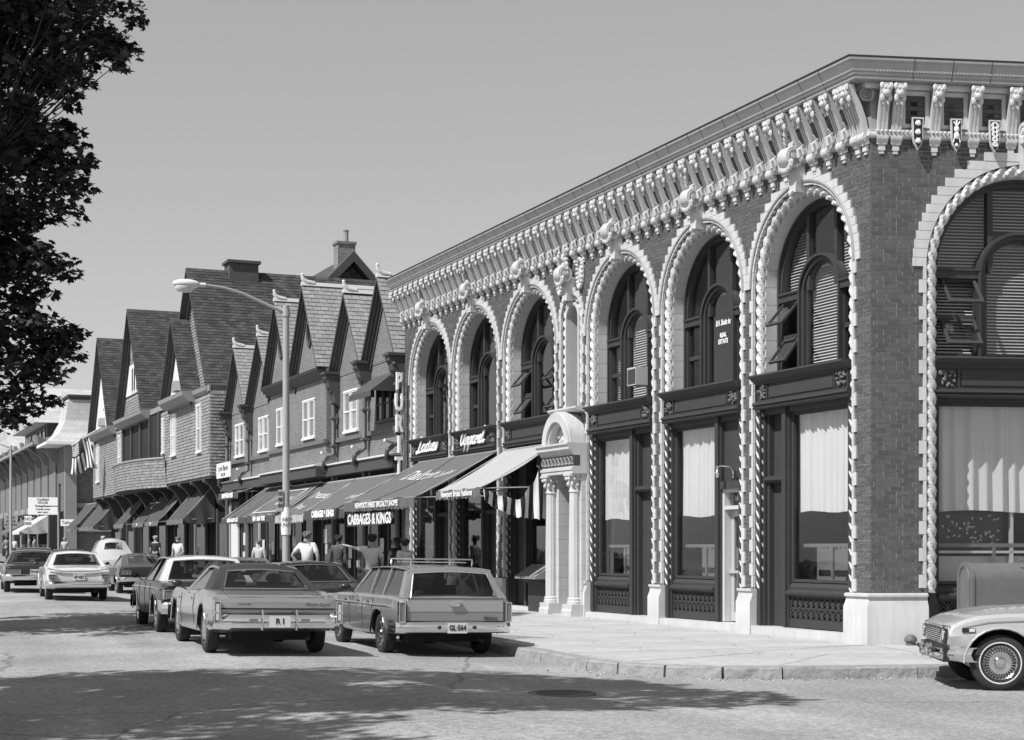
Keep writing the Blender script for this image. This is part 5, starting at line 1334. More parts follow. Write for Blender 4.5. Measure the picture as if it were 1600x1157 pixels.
# hanging name board below the wide awning
nb = empty('hanging_name_board', SD(19.2, 2.12, 2.45)); tag(nb, 'dark hanging board reading CABBAGES & KINGS in white slab letters', 'sign')
g = MB(); g.prism([(-2.0, .17), (1.95, .17), (1.95, .02), (1.4, -.12), (.9, -.16), (-2.0, -.17)], 'y', -.02, .02); g.obj('board', awn_d, nb, 'L')
t = text_mb('CABBAGES & KINGS', .4, .01, 0, off=.009, space=1.0); w_ = max(p[0] for p in t.v) - min(p[0] for p in t.v); t.v = [(p[0] * 3.7 / w_ - .05, p[1], p[2]) for p in t.v]; t.obj('lettering', lettering, nb, 'L', (0, -.03, 0))
g = MB(); g.box(-1.9, -1.88, -.01, .01, .17, .36); g.box(1.8, 1.82, -.01, .01, .17, .36); g.obj('hanger', ironm, nb, 'L')
# script signs on two spandrels and the vertical letters at the building's end
for txt, s_, sz in (('Ladies', BAYS[5][0], .19), ('Apparel', BAYS[4][0], .19)):
    r_ = empty('script_sign', C0 + Matrix.Rotation(LROT, 3, 'Z') @ Vector((s_, -.09, 4.36)))
    tag(r_, 'white script word %s mounted on the dark panel under an arched window' % txt, 'sign', None)
    t = script_mb(txt, sz, .05, .03); w_ = max(p[0] for p in t.v) - min(p[0] for p in t.v); t.v = [(p[0] * 1.75 / w_, p[1], p[2]) for p in t.v]
    t.obj('script_word', white_paint, r_, 'L')
vsn = empty('vertical_letter_sign', SD(22.2, .3, 3.0)); tag(vsn, 'tall column of white block letters at the far end of the arcaded building', 'sign')
MB().box(.09, .13, -.02, .02, -.2, 3.7).obj('mounting_bar', ironm, vsn, rot=R(22.9))
for k, ch_ in enumerate('PURITY'):
    t = text_mb(ch_, .66, .10, off=.02, sx=.52); t.obj('letter', white_paint, vsn, loc=(0, 0, 3.42 - k * .6), rot=R(22.9))

# ------------------------------------------------------------------ street lamps, signs, flag, post box
lampm = mat('lamp_aluminium', .42, .45, .05, 4, metal=.35); lens_m = mat('lamp_lens', .6, .3)
def street_lamp(s, d, h, label, arm=2.4, ang=0.0):
    root = empty('street_lamp', SD(s, d, PAV + gz(s))); h -= gz(s); tag(root, label, 'street lamp', 'cobra-head street lamps')
    g = MB(); g.lathe([(.16, 0), (.16, .1), (.12, .14), (.105, .3), (.085, h - .05), (.09, h), (0, h + .03)], 14); g.obj('pole', lampm, root, 'L', smooth=40)
    g = MB(); g.tube([(0, -.05, h - .18), (0, -.6, h + .02), (0, -1.2, h + .26), (0, -1.7, h + .38), (0, -arm + .3, h + .42), (0, -arm, h + .42)], [.05, .045, .04, .035, .032, .03], 8); g.lathe([(.11, h - .3), (.11, h - .08)], 12); g.obj('arm', lampm, root, 'L', smooth=50)
    g = MB(); g.ball((0, -arm - .3, h + .42), .16, .38, .13, 12, 8); g.lathe([(.05, 0), (.06, .2)], 8, (0, -arm - .0, h + .42), 'y'); lo = g.obj('luminaire', mat('lamp_white', .62, .4), root, 'L', smooth=60)
    g = MB(); g.lathe([(.15, .0), (.15, -.08), (.11, -.15), (0, -.18)], 12); g.v = [(p[0], p[1] * 1.7 - arm - .36, p[2] + h + .36) for p in g.v]; g.obj('lens', lens_m, lo, smooth=60)
    return root
s_, z_, Z_ = inv(447, 478, 3.8)
L1 = street_lamp(s_, 3.8, z_ - PAV, 'tall tapered metal street lamp standing before the brick gables')
s2, z2, Z2 = inv(17, 690, 3.2)
L2 = street_lamp(s2, 3.2, z2 - PAV - .3, 'distant slim street lamp at the left edge of the street')
def plate(name, label, pos, wd, ht, texts, m=white_paint, frame='L', yaw=None, post=None, sizes=None):
    root = empty(name, pos); tag(root, label, 'sign')
    fr = LROT if yaw is None else yaw
    o = MB().box(-wd / 2, wd / 2, -.015, .015, -ht / 2, ht / 2).obj('board', m, root, rot=fr)
    n = len(texts)
    for k, tx in enumerate(texts):
        t = text_mb(tx, ht / (n + .4) * .95 * (sizes[k] if sizes else 1), .006, sx=1.0, off=.004)
        w_ = max(p[0] for p in t.v) - min(p[0] for p in t.v); kk = min(1, wd * .9 / w_); t.v = [(p[0] * kk, p[1] - .02, p[2] + ht / 2 - ht * (k + .7) / (n + .4)) for p in t.v]
        t.obj('lettering', mat('sign_black', .03, .6), o)
    if post: MB().tube([(0, .03, -pos[2] + PAV), (0, .03, ht / 2)], .03, 6).obj('post', lampm, root, rot=fr)
    return root
pos = SD(s_, 3.8, 3.0) + Vector((-.13, -.12, 0)); plate('parking_sign', 'narrow grey sign plate strapped high on the near lamp post', pos, .13, .55, ['NO', 'PARK', 'ING'], mat('sign_grey', .3, .6), yaw=0)
g = MB(); g.lathe([(.125, -.35), (.135, -.2), (.14, .1), (.12, .4)], 14, a0=PI * .85, a1=PI * 2.1); po = g.obj('paper_notice', white_paint, loc=SD(s_, 3.8, 2.4)); tag(po, 'white paper notice wrapped round the near lamp post', 'poster')
t = text_mb('YARN\nSALE', .14, .004); t.obj('lettering', MATS['sign_black'], po, loc=(0, -.15, .0))
cs, cz, cZ = inv(67, 791, 3.0)
pl = plate('dining_room_sign', 'white hanging board reading Canfield House Dining Room', SD(cs, 3.0, cz), 45 * cZ / F, 27 * cZ / F, ['Canfield', 'HOUSE', 'Dining Room', 'Cocktail Lounge', 'NEXT RIGHT'], yaw=.1, sizes=[1.15, 1, .95, .7, .6])
fs_, fz_, fZ_ = inv(93, 760, 3.0)
g = MB(); g.tube([(0, 0, 0), (0, 0, 5.2)], .06, 8); g.tube([(0, 0, 4.0), (-1.1, -.2, 4.0)], .03, 6); g.ball((0, 0, 5.25), .09)
sp_o = g.obj('sign_post', trim_d, loc=SD(fs_, 3.0, PAV)); tag(sp_o, 'thin dark post with bracket holding the white dining room board', 'post')
ns, nz, nZ = inv(17, 815, 2.9); plate('no_parking_sign', 'grey square sign on the distant left lamp post', SD(ns, 2.9, nz), 1.0, .9, ['TOW', 'ZONE', 'NO PARKING'], mat('sign_mid', .28, .6), yaw=.1)
ns, nz, nZ = inv(44, 815, 2.6); plate('kerb_sign', 'small white sign on a post right of the distant lamp', SD(ns, 2.6, nz), .5, .75, ['NO', 'PARKING'], yaw=.1, post=True)
ns, nz, nZ = inv(105, 817, .4); plate('shop_sign', 'white shop sign under the mansard tower near the flag', SD(ns, .4, nz), .9, .45, ['Tailor'], yaw=.1)
# flag on a slanting staff
fs2, fz2, _ = inv(160, 665, 1.0); A = SD(fs2, .9, fz2); fs3, fz3, _ = inv(112, 700, 3.0); 
flag = empty('flag', A); tag(flag, 'striped flag with star-filled corner hanging from a slanting staff', 'flag')
ps, pz, _ = inv(112, 697, 2.6); B = SD(ps, 2.6, pz)
MB().tube([(0, 0, 0), tuple(B - A)], .04, 6).obj('staff', lampm, flag)
fl = (B - A); fw = fl.length
cloth = [mat('flag_white', .6, .9), mat('flag_red', .05, .9), mat('flag_blue', .035, .9)]
g = MB(); gs = MB(); NV, NU = 13, 16; hgt = 1.6
def fp(u, v):                                     # u from the staff outwards (down), v along the staff
    q = A + fl * (1.0 - .52 * v) + Vector((0, 0, -hgt * u * (1 + .15 * v)))
    return q - A + Vector((.5 * u * v, .16 * math.sin(v * 9 + u * 4) * (.3 + u), -.12 * math.sin(v * 7)))
vv = [fp(i / NU, j / NV) for i in range(NU + 1) for j in range(NV + 1)]
g.v = [tuple(p) for p in vv]
for i in range(NU):
    for j in range(NV):
        g.f.append((i * (NV + 1) + j, (i + 1) * (NV + 1) + j, (i + 1) * (NV + 1) + j + 1, i * (NV + 1) + j + 1)); g.mi.append(2 if (i < 7 and j < 7) else j % 2)
g.obj('flag_cloth', cloth, flag, smooth=80)
st = MB()
for i in range(6):
    for j in range(5):
        p = fp((i + .6) / NU, (j + .8) / NV) + Vector((0, -.03, 0)); st.ball(p, .05, .02, .05, 5, 3)
st.obj('stars', cloth[0], flag)['kind'] = 'stuff'
# post box on the side pavement
mbm = mat('postbox_paint', .12, .5, .2, 5, .1, 40)
mbx = empty('post_box', (0, 0, 0)); tag(mbx, 'round-topped grey metal post box on the side pavement behind the parked car', 'post box')
Zm = 23.3; mbx.location = ((1518 - CX) * Zm / F + .0, Zm, PAV); mbx.rotation_euler = (0, 0, RROT)
Lm, Wm, Hm = 1.05, .50, 1.33
def dome(w, zt): return [(-w, .14)] + [(-w * math.cos(k * PI / 14), zt - w + w * math.sin(k * PI / 14)) for k in range(15)] + [(w, .14)]
g = MB(); g.prism([(p[0] + Wm / 2, p[1]) for p in dome(Wm / 2, Hm)], 'x', .03, Lm - .03); g.obj('body', mbm, mbx, smooth=30)
g = MB(); pr = [(p[0] + Wm / 2, p[1]) for p in dome(Wm / 2 + .018, Hm + .018)]
g.prism(pr, 'x', 0, .045); g.obj('end_flange', mbm, mbx, smooth=30); g = MB(); g.prism(pr, 'x', Lm - .045, Lm); g.obj('end_flange', mbm, mbx, smooth=30)
for r_ in (.2, .165):
    g = MB(); g.tube([(-.004, Wm / 2 + p[0], p[1]) for p in dome(r_, Hm - .04 - (.2 - r_) * .6)], .009, 5); g.obj('pressed_rim', mbm, mbx)
g = MB()
for k in range(22): g.ball((.024, -.02, .2 + k * .04), .007, n=5, m=3)
g.obj('rivets', mbm, mbx)['kind'] = 'stuff'
g = MB(); g.tube([(.75, Wm / 2 - .2, Hm), (.75, Wm / 2 - .23, Hm + .04), (1.0, Wm / 2 - .23, Hm + .04), (1.0, Wm / 2 - .2, Hm)], .012, 6); g.obj('chute_handle', mbm, mbx)
for x in (.06, Lm - .06):
    for y in (.05, Wm - .05): MB().box(x - .025, x + .025, y - .025, y + .025, .0, .15).obj('leg', mbm, mbx)
# domed standpipe cap by the corner plinth
zz = (H - PAV) * F / (1008 - HZ); g = MB(); g.lathe([(.075, 0), (.075, .07), (.085, .08)], 14); sp2 = empty('standpipe_cap', ((1423 - CX) * (zz - .4) / F, zz - .4, PAV)); tag(sp2, 'small dark domed pipe cap on the pavement beside the white corner plinth', 'pipe cap')
g.obj('neck', iron, sp2, smooth=40); g = MB(); g.lathe([(.085, .075), (.1, .085), (.1, .11), (.085, .15), (.05, .18), (0, .19)], 16); g.obj('dome', iron, sp2, smooth=50)
# slanted display case under the striped awning
dc = empty('display_case', SD(12.9, .16, PAV + gz(12.9))); tag(dc, 'slanted grey display case on the sill beside the white portal', 'display case')
g = MB(); g.prism([(-.25, .78), (-.25, .84), (.2, 1.12), (.2, .78)], 'x', -.6, .6); g.obj('case', mat('case_grey', .22, .6), dc, 'L'); MB().box(-.5, .5, .05, .2, 0, .78).obj('stand', dark, dc, 'L')

# ------------------------------------------------------------------ cars
tyre_m = mat('tyre_rubber', .022, .85, .1, 20); wwall = mat('whitewall', .6, .7); hub_m = mat('hubcap', .62, .2, metal=1.0); under_m = mat('underbody', .015, .9)
seat_m = mat('seat_vinyl', .03, .6); lamp_red = mat('tail_lamp', .16, .12, coat=.5); lamp_clear = mat('clear_lamp', .6, .15); carglass = glass_mat('car_glass', .62, .05); rubber = mat('black_rubber', .015, .6)
def interp(tab, y):
    if y <= tab[0][0]: return tab[0][1:]
    for p, q in zip(tab, tab[1:]):
        if y <= q[0]:
            t = (y - p[0]) / (q[0] - p[0]); t = t * t * (3 - 2 * t) * .5 + t * .5
            return tuple(a + (b - a) * t for a, b in zip(p[1:], q[1:]))
    return tab[-1][1:]
def body_mesh(sp, paint):
    """closed lofted shell (y forward from the rear bumper) with wheel openings cut out"""
    if 'me' in sp:
        me2 = sp['me'].copy(); me2.materials[0] = paint; return me2
    tab = sp['tab']; ys = sorted(set([t[0] for t in tab] + [sp['L'] * k / 26 for k in range(27)])); g = MB(); n = None
    for y in ys:
        w_, zs, zb, zt = interp(tab, y)
        zm = zs + (zb - zs) * sp.get('crease', .62)
        half = [(0, zs), (w_ * .80, zs), (w_ * .93, zs + .04), (w_ * .975, zs + .12), (w_, zm), (w_ * .992, zm + .02), (w_ * .972, zb - .05), (w_ * .93, zb - .008), (w_ * .86, zb + .004), (w_ * .5, zt - (zt - zb) * .25), (0, zt)]
        ring = half + [(-x, z) for x, z in half[-2:0:-1]]; n = len(ring)
        g.v += [(x, y, z) for x, z in ring]
    m = len(ys)
    g.f = [[i * n + k, i * n + (k + 1) % n, (i + 1) * n + (k + 1) % n, (i + 1) * n + k] for i in range(m - 1) for k in range(n)] + [list(range(n))[::-1], [(m - 1) * n + k for k in range(n)]]
    g.mi = [0] * len(g.f)
    me = g.mesh('body', [paint, under_m])
    o = bpy.data.objects.new('tmp', me); TMP.collection.objects.link(o)
    cuts = []; c = MB(); c.cur = 1; r_ = sp.get('arch', .40); W = sp['W'] / 2
    for ya in sp['axles']:
        for sx in (-1, 1):
            pts = [(ya + r_ * 1.04 * math.cos(k * PI / 14), sp['r'] + r_ * math.sin(k * PI / 14)) for k in range(15)] + [(ya - r_ * 1.04, -.2), (ya + r_ * 1.04, -.2)]
            c.prism(pts, 'x', sx * (W - .34), sx * (W + .3))
    cob = bpy.data.objects.new('cut', c.mesh('cut', [paint, under_m])); TMP.collection.objects.link(cob); cuts.append(cob)
    md = o.modifiers.new('b', 'BOOLEAN'); md.operation = 'DIFFERENCE'; md.object = cob; md.solver = 'EXACT'
    me2 = bpy.data.meshes.new_from_object(evaluated(o)); me2.name = 'body'
    for q in cuts + [o]: bpy.data.objects.remove(q)
    me2.polygons.foreach_set('use_smooth', [True] * len(me2.polygons)); me2.set_sharp_from_angle(angle=R(28))
    sp['me'] = me2
    return me2
def wheel(par, x, y, r, side, cap='plain', ww=False):
    g = MB(); wd = .19
    prof = [(r * .60, -wd * .42), (r * .72, -wd * .5), (r * .9, -wd * .5), (r * .985, -wd * .38), (r, -wd * .2), (r, wd * .2), (r * .985, wd * .38), (r * .9, wd * .5), (r * .72, wd * .5), (r * .6, wd * .42)]
    g.lathe(prof, 28, (0, 0, 0), 'x'); w_ = g.obj('wheel', tyre_m, par, loc=(x, y, r), smooth=40)
    s = side; g = MB(); g.lathe([(r * .62, .36 * wd * s), (r * .60, .47 * wd * s), (r * .55, .40 * wd * s), (r * .5, .30 * wd * s), (0, .3 * wd * s)], 28, (0, 0, 0), 'x'); g.obj('rim', hub_m, w_, smooth=40)
    g = MB(); g.lathe([(r * .48, .34 * wd * s), (r * .42, .46 * wd * s), (r * .30, .44 * wd * s), (r * .22, .40 * wd * s), (r * .17, .52 * wd * s), (r * .1, .56 * wd * s), (0, .56 * wd * s)], 24, (0, 0, 0), 'x'); g.obj('hub_cap', hub_m, w_, smooth=30)
    if cap == 'slots':
        g = MB()
        for k in range(30):
            a = 2 * PI * k / 30; rr = r * .45; c_, s_ = math.cos(a), math.sin(a)
            g.add([((.47 * wd) * s, (rr - .02) * c_ - .008 * s_, (rr - .02) * s_ + .008 * c_), ((.47 * wd) * s, (rr - .02) * c_ + .008 * s_, (rr - .02) * s_ - .008 * c_), ((.465 * wd) * s, (rr + .012) * c_ + .009 * s_, (rr + .012) * s_ - .009 * c_), ((.465 * wd) * s, (rr + .012) * c_ - .009 * s_, (rr + .012) * s_ + .009 * c_)], [(0, 1, 2, 3)])
        g.obj('cap_slots', under_m, w_, fix=False)['kind'] = 'stuff'
    if ww:
        g = MB(); g.lathe([(r * .70, .515 * wd * s), (r * .745, .515 * wd * s)], 36, (0, 0, 0), 'x'); g.obj('whitewall', wwall, w_, fix=False)
    return w_
def quad_pane(name, pts, par, m, th=.01, bulge=0.0, nu=6, nv=3):
    a, b, c, d = [Vector(p) for p in pts]; n_ = (b - a).cross(d - a).normalized()
    g = MB(); g.grid(lambda u, v: tuple(a.lerp(b, u).lerp(d.lerp(c, u), v) + n_ * bulge * math.sin(PI * u) * (.6 + .4 * math.sin(PI * v))), nu, nv)
    return g.obj(name, m, par, smooth=80, fix=False)
def bar(g, a, b, w_, t, nrm=(0, 0, 1)):
    a, b = Vector(a), Vector(b); d = (b - a).normalized(); n_ = Vector(nrm); s = d.cross(n_).normalized() * w_ / 2; n_ = s.cross(d).normalized() * t / 2
    v = [a - s - n_, a + s - n_, a + s + n_, a - s + n_, b - s - n_, b + s - n_, b + s + n_, b - s + n_]
    g.add(v, [(0, 1, 2, 3), (7, 6, 5, 4), (0, 4, 5, 1), (1, 5, 6, 2), (2, 6, 7, 3), (3, 7, 4, 0)])
def car(sp, name, label, pos, yaw, paint, roof_m=None, plate_txt=None, occupants=0, roll=0.0):
    root = empty(name, pos, (0, R(roll), yaw)); tag(root, label, 'car', 'cars along the street')
    W = sp['W'] / 2; L = sp['L']; r = sp['r']; roof_m = roof_m or paint
    me = body_mesh(sp, paint); body = put('body', me, root)
    for i, ya in enumerate(sp['axles']):
        for sx in (-1, 1): wheel(root, sx * (W - .155), ya, r, sx, sp.get('cap', 'plain'), sp.get('ww', False))
        for sx in (-1, 1):
            g = MB(); ar = sp.get('arch', .40) + .008; g.tube([(sx * (W * .985 + .004), ya + ar * 1.04 * math.cos(k * PI / 14), r + ar * math.sin(k * PI / 14)) for k in range(15)], .014, 5); g.obj('arch_trim', chrome if sp.get('chrome_arch', True) else paint, body)
    # greenhouse
    yb0, yr0, yr1, yb1 = sp['cab']; zr = sp['H']; zbr, zbf = interp(sp['tab'], yb0)[2], interp(sp['tab'], yb1)[2]
    wb = W * .87; wr = sp.get('wr', .62)
    def belt(y): return interp(sp['tab'], y)[2] + .002
    def edge(y):                                     # roof edge at y
        t = (y - yr0) / (yr1 - yr0); return zr - .05 - .03 * (2 * t - 1) ** 2
    g = MB()
    def RP(u, v):
        y = yr0 + (yr1 - yr0) * v; x = wr * (2 * u - 1); crown = 1 - abs(2 * u - 1) ** 2.4
        return (x, y + .0, edge(y) + (.05 + max(0, .62 - wr) * .6) * crown + .012)
    g.grid(RP, 12, 8); g.merge(MB().grid(lambda u, v: (RP(u, v)[0], RP(u, v)[1], RP(u, v)[2] - .03), 12, 8))
    for v in (0, 1):
        for k in range(12):
            p, q = RP(k / 12, v), RP((k + 1) / 12, v); g.add([p, q, (q[0], q[1], q[2] - .03), (p[0], p[1], p[2] - .03)], [(0, 1, 2, 3)])
    g.obj('roof', roof_m, root, smooth=50)
    for sx in (-1, 1):
        g = MB(); g.tube([(sx * wr, yr0 + (yr1 - yr0) * k / 8, edge(yr0 + (yr1 - yr0) * k / 8) + .008) for k in range(9)], .018, 6); g.obj('drip_rail', chrome, root)
    # pillars
    cw0, cw1 = sp.get('cpil', (.25, .2))
    for sx in (-1, 1):
        g = MB()
        g.add([(sx * wb, yb0 - .02, belt(yb0)), (sx * wb, yb0 + cw0, belt(yb0 + cw0)), (sx * wr, yr0 + cw1, edge(yr0 + cw1) + .01), (sx * wr, yr0, edge(yr0) + .01),
               (sx * (wb - .09), yb0 - .02, belt(yb0)), (sx * (wb - .05), yb0 + cw0, belt(yb0 + cw0)), (sx * (wr - .05), yr0 + cw1, edge(yr0 + cw1)), (sx * (wr - .09), yr0, edge(yr0) + .03)],
              [(0, 1, 2, 3), (7, 6, 5, 4), (0, 3, 7, 4), (1, 5, 6, 2), (0, 4, 5, 1), (3, 2, 6, 7)])
        g.obj('rear_pillar', roof_m if sp.get('vinyl', True) else paint, root)
    for sx in (-1, 1): g = MB(); bar(g, (sx * (wb - .03), yb1, belt(yb1) - .02), (sx * (wr - .02), yr1, edge(yr1) + .01), .05, .04, (sx, 0, 0)); g.obj('pillar', paint, root)
    for yp in sp.get('posts', ()):
        for sx in (-1, 1): g = MB(); bar(g, (sx * (wb - .02), yp, belt(yp) - .02), (sx * (wr - .015), yp + (.0), edge(min(max(yp, yr0), yr1))), .05, .04, (sx, 0, 0)); g.obj('pillar', paint, root)
    # glass
    ib, it, f0, f1 = sp.get('rwin', (.13, .10, .04, .86)); zt0 = belt(yb0)
    A0, B0, C1, D1 = Vector((-wb, yb0, zt0)), Vector((wb, yb0, zt0)), Vector((wr, yr0, edge(yr0) + .02)), Vector((-wr, yr0, edge(yr0) + .02))
    def bl(u, v):                                     # point on the backlight surface, u across, v up
        p = A0.lerp(B0, u).lerp(D1.lerp(C1, u), v); k_ = math.sin(PI * u)
        return tuple(p + Vector((0, -sp.get('bowl', .07) * k_, .045 * k_ * v + max(0, .62 - wr) * .6 * k_ * v)))
    def uu(x, v): hwv = wb + (wr - wb) * v; return .5 + .5 * x / hwv
    def win(u, v):
        v2 = f0 + (f1 - f0) * v; hw_ = (wb - ib) + ((wr - it) - (wb - ib)) * v2; return bl(uu(hw_ * (2 * u - 1), v2), v2)
    g = MB(); g.grid(lambda u, v: tuple(Vector(win(u, v)) + Vector((0, .012, -.006))), 10, 4); g.obj('rear_window', carglass, root, smooth=80, fix=False)
    g = MB(); N = 10; outer = []; inn = []
    rect = [(k / N, 0) for k in range(N)] + [(1, k / 5) for k in range(5)] + [(1 - k / N, 1) for k in range(N)] + [(0, 1 - k / 5) for k in range(5)]
    g.add([bl(u, v) for u, v in rect] + [win(u, v) for u, v in rect], [(k, (k + 1) % len(rect), len(rect) + (k + 1) % len(rect), len(rect) + k) for k in range(len(rect))]); g.obj('backlight_surround', roof_m, root, smooth=40, fix=False)
    quad_pane('windscreen', [(wb - .07, yb1, belt(yb1)), (-wb + .07, yb1, belt(yb1)), (-wr + .04, yr1, edge(yr1) + .02), (wr - .04, yr1, edge(yr1) + .02)], root, carglass, bulge=.05)
    g = MB(); g.tube([tuple(Vector(win(u, v)) + Vector((0, -.006, .004))) for u, v in rect], .012, 5, closed=True); g.obj('window_trim', chrome, root)
    for sx in (-1, 1):
        y0s, y1s = yb0 + cw0, yb1 - .12
        quad_pane('side_window', [(sx * (wb - .025), y0s, belt(y0s)), (sx * (wb - .025), y1s, belt(y1s)), (sx * (wr - .02), yr1 - .05, edge(yr1) - .01), (sx * (wr - .02), yr0 + cw1, edge(yr0 + cw1) - .0)], root, carglass, nu=2, nv=2)
    # seats, dash, mirror
    g = MB()
    ysf = yb1 - 1.15
    for sx in (-1, 1): g.prism([(ysf - .1, belt(ysf) - .1), (ysf + .12, belt(ysf) - .1), (ysf + .05, belt(ysf) + .14), (ysf - .06, belt(ysf) + .14)], 'x', sx * .36 - .27, sx * .36 + .27); g.ball((sx * .36, ysf, belt(ysf) + .2), .13, .05, .08, 8, 5)
    if yb0 > .5: g.prism([(yb0 + .55, zbr - .1), (yb0 + .7, zbr - .1), (yb0 + .62, zbr + .06), (yb0 + .57, zbr + .06)], 'x', -.6, .6)
    g.box(-wb + .1, wb - .1, yb1 - .35, yb1 - .02, zbf - .05, zbf + .03)
    for k in range(1): g.box(-.1, .1, yr1 - .1, yr1 - .07, edge(yr1) - .1, edge(yr1) - .04)
    g.obj('seats', seat_m, root)
    for k in range(occupants):
        xx = (-.36, .36)[k]; g = MB(); g.ball((xx, ysf + .12, belt(ysf) + .3), .09, .1, .12, 10, 7); g.ball((xx, ysf + .02, belt(ysf) - .02), .2, .12, .2, 8, 6); g.tube([(xx, ysf + .08, belt(ysf) + .1), (xx, ysf + .1, belt(ysf) + .24)], .05, 6)
        po = g.obj('person', seat_m, smooth=60); po.location = Vector(pos); po.rotation_euler = (0, 0, yaw); tag(po, 'driver seen in silhouette inside the ' + sp['who'], 'person')
    # bumpers
    for end, yy, sgn in (('rear', 0.0, -1), ('front', L, 1)):
        zc, bh = sp['bump'][0 if end == 'rear' else 1]; g = MB(); N = 14; ring = []
        wbp = W * .975
        for k in range(N + 1):
            u = 2 * k / N - 1; x = wbp * u; bow = -.07 * abs(u) ** 2.5 - (.10 if abs(u) > .97 else 0)
            y = yy + sgn * (.09 + bow)
            ring.append([(x, y - sgn * .06, zc - bh), (x, y, zc - bh * .8), (x, y + sgn * .03, zc), (x, y, zc + bh * .8), (x, y - sgn * .06, zc + bh)])
        vv = [p for q in ring for p in q]; g.add(vv, [(i * 5 + j, i * 5 + j + 1, (i + 1) * 5 + j + 1, (i + 1) * 5 + j) for i in range(N) for j in range(4)])
        for sx, rg in ((-1, ring[0]), (1, ring[-1])):
            o_ = len(g.v); g.add([*rg, *[(sx * (wbp + .02), p[1] - sgn * (.38 if end == 'rear' else .2), p[2]) for p in rg]], [(j, j + 1, 5 + j + 1, 5 + j) for j in range(4)])
        g.obj(end + '_bumper', chrome, root, smooth=50, fix=False)
    # tail
    for (x0, x1, z0, z1, yo) in sp['lamps']:
        for sx in (-1, 1):
            a, b = sorted((sx * x0, sx * x1))
            g = MB(); g.box(a, b, -.035 - yo, .05, z0, z1); lo = g.obj('tail_lamp', lamp_red, root)
            g = MB(); e = .012
            for q in ((a - e, b + e, z0 - e, z0), (a - e, b + e, z1, z1 + e), (a - e, a, z0, z1), (b, b + e, z0, z1)): g.box(q[0], q[1], -.045 - yo, .05, q[2], q[3])
            if sp.get('split'): g.box(a, b, -.042 - yo, -.03 - yo, (z0 + z1) / 2 - .012, (z0 + z1) / 2 + .012)
            g.obj('lamp_bezel', chrome, lo)
            if sp.get('rev'): MB().box(a + .012, b - .012, -.038 - yo, -.034 - yo, z0 + .035, z1 - .03).obj('lens', lamp_clear, lo)
    if sp.get('panel'):
        x1, z0, z1, m_ = sp['panel']; MB().box(-x1, x1, -.022, .03, z0, z1).obj('tail_panel', m_, root)
    if plate_txt:
        zc = sp.get('plate_z', .5); yo = sp.get('plate_y', -.14)
        po = MB().box(-.155, .155, yo - .006, yo + .006, zc - .078, zc + .078).obj('number_plate', mat('plate_white', .6, .6), root)
        t = text_mb(plate_txt, .115, .003, off=.004); w_ = max(p[0] for p in t.v) - min(p[0] for p in t.v); kk = min(1, .27 / w_); t.v = [(p[0] * kk, p[1] + yo - .009, p[2] + zc) for p in t.v]; t.obj('plate_number', mat('plate_black', .02, .6), po)
    # side trim, door lines, handles, mirror, exhaust
    for sx in (-1, 1):
        if sp.get('strip'):
            g = MB(); zf = sp['strip']
            g.tube([(sx * (interp(sp['tab'], y)[0] + .004), y, zf + (interp(sp['tab'], y)[2] - .9) * .6) for y in [L * k / 16 for k in range(1, 16)]], .012, 5); g.obj('side_trim', chrome, root)
        for yl in sp.get('doors', ()):
            w_, zs, zb, zt = interp(sp['tab'], yl); zm = zs + (zb - zs) * sp.get('crease', .62)
            g = MB(); g.tube([(sx * (w_ * .975 + .001), yl, zs + .12), (sx * (w_ + .001), yl, zm), (sx * (w_ * .972 + .001), yl, zb - .05), (sx * (w_ * .88), yl, zb + .004)], .005, 4); g.obj('door_seam', under_m, root)
            g = MB(); g.box(sx * (w_ * .99) - .02, sx * (w_ * .99) + .02, yl + .12, yl + .26, zb - .14, zb - .11); g.obj('door_handle', chrome, root)
        g = MB(); g.tube([(sx * (W - .04), yb1 - .45, belt(yb1)), (sx * (W + .06), yb1 - .42, belt(yb1) + .08)], .012, 5); g.ball((sx * (W + .1), yb1 - .42, belt(yb1) + .1), .085, .04, .055, 10, 6)
        if sx < 0: g.obj('wing_mirror', mat('mirror_black', .03, .3), root, smooth=50)
    g = MB(); g.tube([(.45, .02, .26), (.45, .5, .27)], .03, 8); g.box(-.6, .6, .5, 1.0, .22, .42); g.box(-W * .75, W * .75, sp['axles'][0] - .05, sp['axles'][0] + .05, r - .05, r + .05); g.obj('underside', under_m, root)
    sp_ex = sp.get('extra')
    if sp_ex: sp_ex(root, sp, paint)
    return root
HEAD = R(19.3)
def place(px, py, sp, d_guess=None, z=None, head=HEAD):
    """ground point of the left rear tyre in the photo -> car origin (middle of the rear bumper line)"""
    zz = .04
    for _ in range(4):
        Z = (H - zz) * F / (py - HZ); X = (px - CX) * Z / F; d = (Vector((X, Z, 0)) - C0).dot(nL); zz = road_zs(d) + gz(s_of((X, Z)))
    off = Matrix.Rotation(head, 3, 'Z') @ Vector((-(sp['W'] / 2 - .1), sp['axles'][0], 0))
    p = Vector((X, Z, 0)) - off; c = Matrix.Rotation(head, 3, 'Z') @ Vector((0, sp['L'] / 2, 0)); dc = (p + c - C0).dot(nL)
    p.z = road_zs(dc) + gz(s_of(p + c)) - .012; return p
def place_d(px, d, sp, head=HEAD):
    k = (px - CX) / F; Z = (15.198 - d) / (.9213 * k + .3889); p = Vector((k * Z, Z, 0)); p.z = road_zs(d) + gz(s_of(p) + sp['L'] / 2) - .012; return p
pm = lambda n_, v, met=.0: mat(n_, v, .22, .05, 3, coat=.7, metal=met * 2, spec=.4)
